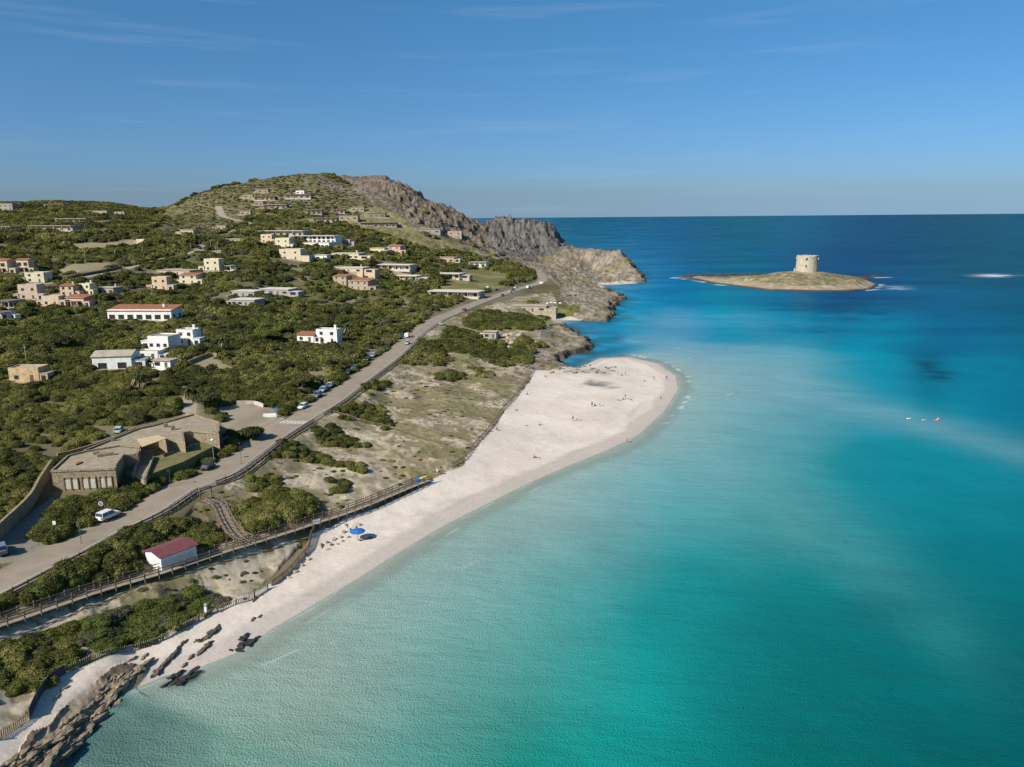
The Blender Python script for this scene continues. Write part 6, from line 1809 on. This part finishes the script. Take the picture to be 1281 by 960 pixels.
# ------------------------------------------------------------------ people
def skinned(name, J, E, m, sub=1):
    """one continuous surface grown round a skeleton: J name -> ((x, y, z), radius)"""
    names = list(J)
    me = bpy.data.meshes.new(name)
    me.from_pydata([J[k][0] for k in names], [(names.index(a), names.index(b)) for a, b in E], [])
    o = bpy.data.objects.new(name, me); COL.objects.link(o)
    md = o.modifiers.new('skin', 'SKIN')
    for i, k in enumerate(names):
        r = J[k][1]; me.skin_vertices[0].data[i].radius = r if hasattr(r, '__len__') else (r, r)
        me.skin_vertices[0].data[i].use_root = (i == 0)
    s = o.modifiers.new('sub', 'SUBSURF'); s.levels = sub; s.render_levels = sub
    dg = bpy.context.evaluated_depsgraph_get()
    out = bpy.data.meshes.new_from_object(o.evaluated_get(dg), depsgraph=dg)
    out.name = name
    bpy.data.objects.remove(o)
    out.materials.clear(); out.materials.append(m)
    return out
E_BODY = [('pelvis', 'waist'), ('waist', 'chest'), ('chest', 'neck'), ('neck', 'head'), ('head', 'crown')]
for s in 'lr':
    E_BODY += [('chest', 'sho_' + s), ('sho_' + s, 'elb_' + s), ('elb_' + s, 'wri_' + s), ('wri_' + s, 'hand_' + s), ('pelvis', 'hip_' + s), ('hip_' + s, 'knee_' + s), ('knee_' + s, 'ank_' + s), ('ank_' + s, 'toe_' + s)]
def body_pose(kind):
    R = dict(pelvis=(.15, .11), waist=(.13, .095), chest=(.16, .11), neck=.055, head=.095, crown=.08, sho=.06, elb=.042, wri=.03, hand=.035, hip=.09, knee=.06, ank=.042, toe=.035)
    P = dict(pelvis=(0, 0, .92), waist=(0, 0, 1.10), chest=(0, 0, 1.33), neck=(0, 0, 1.50), head=(0, -.01, 1.62), crown=(0, 0, 1.70))
    for s, k in (('l', -1), ('r', 1)):
        P['sho_' + s] = (k * .19, 0, 1.40); P['elb_' + s] = (k * .25, .03, 1.13); P['wri_' + s] = (k * .27, -.06, .90); P['hand_' + s] = (k * .27, -.09, .80)
        P['hip_' + s] = (k * .10, 0, .84); P['knee_' + s] = (k * .11, -.01, .48); P['ank_' + s] = (k * .11, .02, .08); P['toe_' + s] = (k * .12, -.14, .04)
    if kind == 'walk':
        P['knee_l'] = (-.11, -.16, .50); P['ank_l'] = (-.11, -.20, .10); P['toe_l'] = (-.11, -.36, .07); P['knee_r'] = (.11, .05, .48); P['ank_r'] = (.11, .26, .14); P['toe_r'] = (.11, .14, .04)
        P['elb_l'] = (-.25, .13, 1.16); P['wri_l'] = (-.25, .10, .93); P['hand_l'] = (-.25, .08, .84); P['elb_r'] = (.25, -.10, 1.16); P['wri_r'] = (.24, -.28, 1.02); P['hand_r'] = (.24, -.36, .98)
    if kind == 'sit':
        for k_ in list(P): P[k_] = (P[k_][0], P[k_][1], P[k_][2] - .78)
        for s, k in (('l', -1), ('r', 1)):
            P['hip_' + s] = (k * .10, -.05, .13); P['knee_' + s] = (k * .13, -.42, .42); P['ank_' + s] = (k * .13, -.66, .08); P['toe_' + s] = (k * .13, -.80, .04)
            P['elb_' + s] = (k * .26, -.16, .40); P['wri_' + s] = (k * .20, -.36, .42); P['hand_' + s] = (k * .17, -.43, .43)
    if kind == 'lie':
        P = {k_: (v[0], -(v[2] - .9), .10 + max(0, -v[1]) * .3) for k_, v in P.items()}
        P['head'] = (0, -.74, .13); P['crown'] = (0, -.82, .13)
        for s, k in (('l', -1), ('r', 1)):
            P['toe_' + s] = (k * .14, .92, .20); P['ank_' + s] = (k * .13, .84, .06); P['elb_' + s] = (k * .34, -.28, .06); P['wri_' + s] = (k * .38, -.04, .05); P['hand_' + s] = (k * .38, .06, .05)
    J = {}
    for k_, v in P.items():
        b = k_.split('_')[0]; J[k_] = (v, R[b])
    return J
POSES = {k: body_pose(k) for k in ('stand', 'walk', 'sit', 'lie')}
SKIN = [mat('skin_%d' % i, c, .6, .05, 4) for i, c in enumerate(((.45, .26, .17), (.30, .16, .10), (.52, .33, .24)))]
BODY = {(k, i): skinned('person_body', POSES[k], E_BODY, SKIN[i]) for k in POSES for i in range(3)}
CLOTH = {}
def clothes(pose, what, col):
    key = (pose, what, col)
    if key in CLOTH: return CLOTH[key]
    J = POSES[pose]; m = mat('cloth_%d_%d_%d' % tuple(int(c * 255) for c in col), col, .85, .08, 5)
    big = lambda n, s: (J[n][0], tuple(s * q for q in J[n][1]) if hasattr(J[n][1], '__len__') else J[n][1] * s)
    mid = lambda a, b, t, r: (tuple(J[a][0][i] + (J[b][0][i] - J[a][0][i]) * t for i in range(3)), r)
    if what == 'shorts':
        K = {'pelvis': big('pelvis', 1.12), 'hl': big('hip_l', 1.15), 'hr': big('hip_r', 1.15), 'kl': mid('hip_l', 'knee_l', .6, .09), 'kr': mid('hip_r', 'knee_r', .6, .09)}
        E = [('pelvis', 'hl'), ('pelvis', 'hr'), ('hl', 'kl'), ('hr', 'kr')]
    else:
        K = {'chest': big('chest', 1.12), 'waist': big('waist', 1.14), 'pelvis': big('pelvis', 1.1), 'sl': big('sho_l', 1.2), 'sr': big('sho_r', 1.2), 'el': mid('sho_l', 'elb_l', .6, .06), 'er': mid('sho_r', 'elb_r', .6, .06)}
        E = [('chest', 'waist'), ('waist', 'pelvis'), ('chest', 'sl'), ('chest', 'sr'), ('sl', 'el'), ('sr', 'er')]
    CLOTH[key] = skinned(what, K, E, m)
    return CLOTH[key]
HAIRM = [mat('hair_%d' % i, c, .8, .1, 6) for i, c in enumerate(((.03, .02, .014), (.10, .06, .03), (.28, .2, .1)))]
def hair(pose, i):
    key = (pose, 'hair', i)
    if key not in CLOTH:
        J = POSES[pose]; h, c = J['head'][0], J['crown'][0]
        b = (0.0, .035, .02) if pose != 'lie' else (0, -.03, -.02)
        CLOTH[key] = skinned('hair', {'a': (tuple(h[k] + b[k] for k in range(3)), .098), 'b': (tuple(c[k] + b[k] * .5 for k in range(3)), .088)}, [('a', 'b')], HAIRM[i])
    return CLOTH[key]
def person(label, px, py, pose, top, bottom, rz, sk=0, hr=0, group=None, z=None):
    p = G(px, py)
    if z is None:
        _, z = road_dir(p.x, p.y) if py < 440 and px < 690 else (0, p.z)
    r = thing('person', label, 'person', (p.x, p.y, z), rz, group)
    put('body', BODY[(pose, sk)], r)
    if bottom: put('shorts', clothes(pose, 'shorts', bottom), r)
    if top: put('shirt', clothes(pose, 'shirt', top), r)
    put('hair', hair(pose, hr), r)
    return r
D1, W1, R1_, B1_, K1 = (.03, .03, .04), (.68, .67, .64), (.45, .08, .06), (.06, .14, .36), (.25, .24, .22)
PEOPLE = [
 ('person sitting in the sand at the top of the beach below the rocky neck', 682, 472, 'sit', D1, D1), ('person in dark clothes sitting by the dune fence on the upper beach', 660, 494, 'sit', D1, B1_),
 ('person lying on the sand beside the bend of the dune fence', 646, 513.5, 'lie', None, R1_), ('sunbather lying in the middle of the left half of the beach', 659, 533, 'lie', None, D1), ('person sitting right of the sunbather in the left half of the beach', 675, 532, 'sit', W1, D1),
 ('person in dark clothes standing alone in the middle of the beach', 716.5, 527, 'stand', D1, D1), ('person in white walking beside the dark standing figure', 721.5, 527, 'walk', W1, K1),
 ('person in black standing at the middle of the beach, left of a pair', 740.5, 509, 'stand', D1, D1), ('person sitting beside the standing figure in the middle of the beach', 743.5, 508, 'sit', D1, K1), ('person in pale clothes right of the standing figure in black', 750, 508.5, 'stand', W1, B1_),
 ('person lying at the left of the dark group on the right beach', 774, 501, 'lie', D1, D1), ('person sitting in the middle of the dark group on the right beach', 779.5, 500, 'sit', D1, D1), ('person standing in the dark group on the right beach', 782, 499.5, 'stand', D1, K1), ('person lying at the right of the dark group on the right beach', 789.5, 500.5, 'lie', D1, B1_),
 ('person in dark clothes standing on the upper beach near the ledge', 773, 470, 'stand', D1, D1), ('person sitting beside the ledge walker on the upper beach', 778, 470, 'sit', D1, D1), ('person standing right of two others on the upper beach near the ledge', 782.5, 470, 'stand', D1, R1_),
 ('person lying on the sand left of three on the spit tip', 806, 477, 'lie', D1, D1), ('person in dark clothes in the middle of three on the spit tip', 818, 476, 'stand', D1, D1), ('person in dark clothes furthest out on the spit tip', 834, 475.5, 'stand', D1, B1_),
 ('person paddling at the edge of the water on the spit', 826.5, 501, 'stand', None, D1), ('person walking along the waterline below the spit', 784, 554, 'walk', None, B1_), ('person in red sitting on the lower beach', 668, 573, 'sit', R1_, D1), ('person lying beside the figure in red on the lower beach', 674.5, 573.5, 'lie', None, R1_),
 ('person in dark clothes by the dune fence at the back of the beach', 612.5, 540, 'sit', D1, D1), ('second person in dark clothes right of the one by the dune fence', 621.5, 538.5, 'sit', D1, K1), ('person in white walking on the sand beyond the bins', 547, 594, 'walk', W1, W1),
 ('person in pale clothes walking on the boardwalk', 457, 634, 'walk', W1, K1), ('person sitting in front of the blue parasol', 451, 677, 'sit', W1, D1), ('person in dark clothes sitting right of the blue parasol', 458, 675.5, 'sit', R1_, D1), ('person lying behind the people at the blue parasol', 463, 673, 'lie', D1, B1_)]
for k, (lab, px, py, pose, top, bot) in enumerate(PEOPLE):
    r = person(lab, px, py, pose, top, bot, RNG.uniform(0, 6.28), k % 3, (k * 2) % 3)
    if 'boardwalk' in lab: r.location.z += .62
for k, (px, py, top, lab) in enumerate(((516, 421, R1_, 'person in red in the crowd beside the white van'), (518.5, 423, D1, 'person in black in the crowd beside the white van'), (520.5, 425, W1, 'person in white at the edge of the crowd on the road'), (514, 426, (.5, .2, .05), 'person in orange in the crowd in front of the white van'), (523, 424, B1_, 'person in blue right of the crowd on the road'), (524, 414.5, W1, 'person in white walking on the road ahead of the crowd, lower one'), (526.5, 413.5, W1, 'person in white walking on the road ahead of the crowd, upper one'), (535.5, 407.5, W1, 'person in white walking alone far ahead of the crowd'))):
    person(lab, px, py + 1, 'walk', top, D1, RNG.uniform(0, 6.28), k % 3, k % 3)
# parasols
def parasol(label, px, py, col, R=1.5, h=2.1, group=None):
    p = G(px, py); r = thing('parasol', label, 'parasol', (p.x, p.y, p.z), .3, group)
    m = mat('parasol_%d' % int(col[2] * 1000), col, .8, .06, 1.5)
    mb = MB(); n = 8
    v = [(0, 0, h + .42)] + [(R * .55 * math.cos(t), R * .55 * math.sin(t), h + .30) for t in np.arange(n) * 2 * math.pi / n] + [(R * math.cos(t), R * math.sin(t), h) for t in np.arange(n) * 2 * math.pi / n] + [(R * math.cos(t), R * math.sin(t), h - .14) for t in np.arange(n) * 2 * math.pi / n]
    f = [(0, 1 + k, 1 + (k + 1) % n) for k in range(n)]
    for o in (1, 1 + n):
        f += [(o + k, o + n + k, o + n + (k + 1) % n, o + (k + 1) % n) for k in range(n)]
    mb.add(v, f).build('canopy', m, r)
    MB().cyl((0, 0, -.3), (0, 0, h + .5), .03, n=6).build('pole', M_STEEL, r)
parasol('blue beach parasol on the sand below the boardwalk', 447.5, 675, (.02, .14, .42), 1.5, 1.7)
for k, (px, py, lab) in enumerate(((685, 384, 'white parasol beside the restaurant, leftmost of four'), (690, 383, 'white parasol beside the restaurant, second of four'), (694.5, 383.5, 'white parasol beside the restaurant, third of four'), (701, 384, 'white parasol beside the restaurant, rightmost of four'))):
    parasol(lab, px, py, (.70, .70, .66), 1.15, 2.3)

# ------------------------------------------------------------------ boulders
def rock_mesh(seed, m, flat=.6, shards=5):
    """an outcrop of a few angular slabs that lie against each other"""
    r = np.random.RandomState(seed); bm = bmesh.new()
    for k in range(shards):
        c = np.array([(k - (shards - 1) / 2) / max(shards - 1, 1) * 1.3, r.uniform(-.45, .45), r.uniform(-.15, .1)]) * (shards > 1)
        s = r.uniform(.45, .8, 3) * np.array((1.0, .8, flat)) * (1.5 if shards == 1 else 1)
        tilt = r.uniform(-.35, .35)
        vs = []
        for q in range(13):
            p = r.normal(size=3); p /= np.linalg.norm(p); p = np.sign(p) * np.abs(p) ** .7 * s
            p[2] += tilt * p[0]
            vs.append(bm.verts.new(tuple(c + p)))
        g = bmesh.ops.convex_hull(bm, input=vs)
        bmesh.ops.delete(bm, geom=[v for v in g['geom_interior'] if isinstance(v, bmesh.types.BMVert)], context='VERTS')
    me = bpy.data.meshes.new('rock'); bmesh.ops.recalc_face_normals(bm, faces=bm.faces); bm.to_mesh(me); bm.free(); me.materials.append(m)
    return me
M_RPALE = mat('pale_rock', (.40, .34, .26), .95, .25, 2.2, bump=.5); M_RDARK = mat('shore_rock', (.135, .105, .075), .95, .3, 2.0, bump=.6); M_RTAN = mat('tan_rock', (.30, .235, .16), .95, .3, 2.0, bump=.6)
M_RWET = mat('wet_shore_rock', (.045, .042, .036), .6, .3, 2.0, bump=.5)
RK = {n: [rock_mesh(s + 10 * i, m_, f_, h_) for s in range(4)] for i, (n, m_, f_, h_) in enumerate((('pale', M_RPALE, .7, 1), ('dark', M_RDARK, .45, 6), ('tan', M_RTAN, .5, 5), ('wet', M_RWET, .22, 5)))}
def rocks(label, group, kind, spots):
    for k, (px, py, sx, sy) in enumerate(spots):
        p = G(px, py)
        o = put('rock', RK[kind][k % 4], None, (p.x, p.y, p.z + .05 * sx), RNG.uniform(0, 6.28) if sx / sy < 1.6 else 1.4 + RNG.uniform(-.25, .25))
        q_ = .72 if kind in ('tan', 'dark') else 1.0; sx, sy = sx * q_, sy * q_
        o.scale = (sx, sy * (1.0 if kind == 'pale' else 1.35), (sx * sy) ** .5 * RNG.uniform(.8, 1.2)); tag(o, label, 'rock', group)
rocks('pale boulder in the heap of rocks between the boardwalk and the blue parasol', 'boulders below the boardwalk', 'pale',
      [(402, 684, .9, .7), (408, 679, .8, .6), (413, 682, .7, .6), (418, 676, .9, .7), (424, 672, .8, .6), (430, 667, .9, .8), (436, 663, .8, .6), (442, 660, .7, .6), (446, 657, .9, .7), (428, 678, .6, .5), (436, 673, .5, .4), (410, 688, .6, .5), (433, 658, .7, .6), (422, 681, .5, .4)])
rocks('pale stone at the foot of the dark brushwood fence', 'stones along the brushwood fence', 'pale', [(384, 700, .7, .5), (377, 708, .6, .5), (370, 716, .7, .5), (381, 694, .6, .5), (362, 723, .6, .4)])
rocks('dark jagged rock lying on the sand at the lower left of the beach', 'dark rocks on the lower beach', 'dark',
      [(262, 795, 2.6, .7), (257, 808, 1.6, .8), (250, 816, 1.2, .6), (272, 786, 1.4, .5), (228, 806, 1.5, .35), (220, 816, 2.2, .45), (210, 826, 2.4, .5), (202, 836, 2.0, .6), (195, 842, 1.4, .6), (238, 822, .9, .5), (316, 775, .9, .4), (326, 771, .7, .4), (246, 802, .7, .4), (230, 832, .8, .5), (318, 750, 1.2, .4)])
rocks('brown layered rock in the ledge along the water at the bottom left', 'ledge rocks at the bottom left', 'tan',
      [(176, 836, 2.4, .8), (168, 842, 2.0, .9), (160, 850, 2.2, .9), (152, 858, 2.4, 1.0), (145, 866, 2.0, .9), (138, 874, 2.2, .8), (130, 884, 2.4, 1.0), (122, 894, 2.0, .9), (114, 906, 2.4, .9), (104, 918, 2.2, 1.0), (95, 930, 2.0, .9), (84, 942, 2.2, .9), (72, 950, 2.0, 1.0), (60, 945, 2.4, 1.0), (48, 938, 2.2, .9), (36, 944, 2.4, 1.0), (22, 950, 2.0, .9), (70, 925, 1.8, .6), (90, 908, 1.6, .5), (165, 825, 1.0, .4), (180, 822, .9, .4), (140, 848, 1.2, .4), (126, 864, 1.3, .4), (70, 873, .9, .3), (80, 862, .8, .3), (52, 958, 2.2, 1.0), (30, 958, 2.2, 1.0), (8, 957, 2.2, .9), (150, 846, .8, .5), (112, 882, 1.0, .4)] + [(60 + 118 * t + RNG.uniform(-26, 4), 955 - 118 * t + RNG.uniform(-10, 10), RNG.uniform(.5, 1.3), RNG.uniform(.25, .6)) for t in np.linspace(0, 1, 40)])
rocks('dark wet rock awash in the shallow water at the lower left', 'wet rocks in the shallows', 'wet',
      [(307, 801, 1.6, .9), (314, 803, 1.3, .7), (300, 808, 1.0, .9), (296, 813, .9, .6), (218, 850, 1.8, .8), (232, 847, 1.9, .8), (243, 846, 1.5, .7), (224, 853, 1.0, .6)])
rocks('white limestone boulder in the pile among the bushes above the rocky shore', 'limestone boulder pile', 'pale',
      [(632, 420, 1.6, 1.3), (636, 423, 1.8, 1.4), (640, 419, 1.5, 1.2), (644, 424, 1.8, 1.4), (648, 420, 1.6, 1.3), (634, 428, 1.5, 1.2), (640, 430, 1.8, 1.4), (646, 428, 1.5, 1.2), (638, 435, 1.5, 1.3), (651, 417, 1.3, 1.1)])
rocks('brown rock on the ledge at the neck of the sand spit', 'rocks at the neck of the spit', 'tan',
      [(690 + 3.1 * k + RNG.uniform(-1, 1), 462 + RNG.uniform(-4, 5), RNG.uniform(.9, 2.0), RNG.uniform(.7, 1.3)) for k in range(26)])
# ------------------------------------------------------------------ things on the water
def float_(label, px, py, col, L, who=None):
    p = on_z([px], [py], [0])[0]; r = thing('paddle_board' if L > 1.8 else 'swim_float', label, 'board' if L > 1.8 else 'float', (p[0], p[1], .02), .25)
    m = mat('float_%d' % int(col[0] * 1000), col, .5, .05, 2)
    loft([(-L / 2, .0, .06, L * .05), (-L * .4, -.04, .14, L * .16), (0, -.06, .2, L * .2), (L * .4, -.04, .14, L * .16), (L / 2, .0, .08, L * .05)]).build('hull', m, r)
    loft([(-L * .2, .18, .22, L * .05), (0, .18, .27, L * .12), (L * .2, .18, .22, L * .05)]).build('deck_pad', M_SIGNW if col[0] < .5 or col[1] < .3 else mat('cloth_dark', (.08, .08, .09)), r)
    return p
float_('small white float on the turquoise water, leftmost of three', 1137, 524, (.68, .66, .62), 1.6)
float_('small orange and white float on the turquoise water, middle of three', 1156, 525.5, (.66, .40, .28), 1.6)
p = float_('red board carrying a person on the turquoise water, rightmost of three', 1173, 526, (.50, .10, .08), 2.6)
r = thing('person', 'person in white sitting on the red board on the water', 'person', (p[0], p[1], .16), 1.2)
put('body', BODY[('sit', 0)], r); put('shirt', clothes('sit', 'shirt', W1), r); put('shorts', clothes('sit', 'shorts', D1), r); put('hair', hair('sit', 0), r)

# ------------------------------------------------------------------ palms and bright pines
def palm(label, px, py, h, R=2.2, seed=0, dry=False):
    p = G(px, py); r_ = random.Random(seed); root = thing('palm_tree', label, 'palm', (p.x, p.y, p.z), r_.uniform(0, 6))
    tb = MB(); n = 6
    for k in range(n):
        tb.cyl((.05 * math.sin(k), 0, h * k / n - .3), (.05 * math.sin(k + 1), 0, h * (k + 1) / n - .3), .24 - .015 * k, .21 - .015 * k, 8)
    tb.build('trunk', M_BARK, root)
    fb = MB(); sk = MB()
    for k in range(46):
        a = r_.uniform(0, 6.283); up = r_.uniform(-.5, 1.0); L = R * r_.uniform(.8, 1.15)
        pts = []
        for t in np.linspace(0, 1, 6):
            rad = L * t * math.cos(.5 * up) * (1 - .12 * t); z = h - .3 + L * (.75 * up * t - (.62 + .2 * (1 - up)) * t * t)
            pts.append(Vector((rad * math.cos(a), rad * math.sin(a), z)))
        s = Vector((-math.sin(a), math.cos(a), 0))
        for i in range(5):
            w0, w1 = .30 * math.sin(math.pi * (.12 + .8 * i / 5)), .30 * math.sin(math.pi * (.12 + .8 * (i + 1) / 5))
            dz = Vector((0, 0, -.14))
            (fb if up > -.25 else sk).add([pts[i], pts[i + 1], pts[i + 1] + s * w1 + dz, pts[i] + s * w0 + dz, pts[i + 1] - s * w1 + dz, pts[i] - s * w0 + dz], [(0, 1, 2, 3), (1, 0, 5, 4)])
    fb.build('crown', leaf_material('palm_leaf', (.06, .07, .025), (.10, .105, .04), (.15, .14, .06)) if 'palm_leaf' not in bpy.data.materials else bpy.data.materials['palm_leaf'], root)
    sk.build('dry_fronds', mat('dry_frond', (.30, .23, .12), .9, .2, 2), root)
    EXCL.append((p.x, p.y, .8)); SOFTEX.append((p.x, p.y - 2.5, 3))
palm('palm with a brown skirt of dry fronds right of the white cubic villa', 281, 442, 5.6, 2.6, 1)
palm('palm with dry fronds below the glazed gable villa', 175, 487, 4.6, 2.8, 2)
palm('broad palm behind the white house near the road', 436, 420, 4.8, 3.2, 3)
palm('small palm by the dirt lane above the stone building', 236, 499, 3.2, 2.2, 4)
def pine(label, px, py, h, R, seed, m):
    p = G(px, py); r_ = random.Random(seed); root = thing('pine_tree', label, 'tree', (p.x, p.y, p.z), 0)
    tb = MB(); tb.cyl((0, 0, -.4), (.2, 0, h * .55), .26, .18, 8)
    for k in range(5):
        a = k * 1.256; tb.cyl((.2, 0, h * .5), (R * .5 * math.cos(a), R * .5 * math.sin(a), h * .72), .11, .05, 6)
    tb.build('trunk', M_BARK, root)
    bl = [(0, 0, h * .70, R * .7, R * .7, h * .26)] + [(R * .58 * math.cos(a), R * .58 * math.sin(a), h * (.62 + .1 * r_.random()), R * .46, R * .46, h * .2) for a in np.arange(7) * .9 + r_.random()]
    me = leaf_cloud(bl, 2600, .26, seed, m, 'crown', floor=False); put('crown', me, root)
    EXCL.append((p.x, p.y, R * .7))
M_PINE = leaf_material('bright_pine', (.10, .125, .025), (.15, .17, .035), (.21, .22, .05)); M_PINED = leaf_material('dark_pine', (.05, .06, .02), (.085, .09, .03), (.13, .13, .045))
pine('bright yellow green pine left of the white house near the road', 333, 427, 4.6, 4.6, 11, M_PINE)
pine('bright green tree right of the bright pine, just behind it', 352, 419, 4.2, 3.8, 12, M_PINE)
pine('rounded dark green tree beside the road opposite the dirt opening', 380, 486, 4.4, 3.6, 13, M_PINED)
pine('large dark tree behind the orange house', 74, 438, 5.2, 4.2, 14, M_PINED)
pine('rounded green tree between the flat stone building and the sandy lot', 256, 512, 4.6, 3.8, 15, M_PINED)
pine('round bush like tree at the road edge by the end wall of the stone building', 316, 551, 3.4, 2.8, 16, M_PINED)
grow_vegetation()
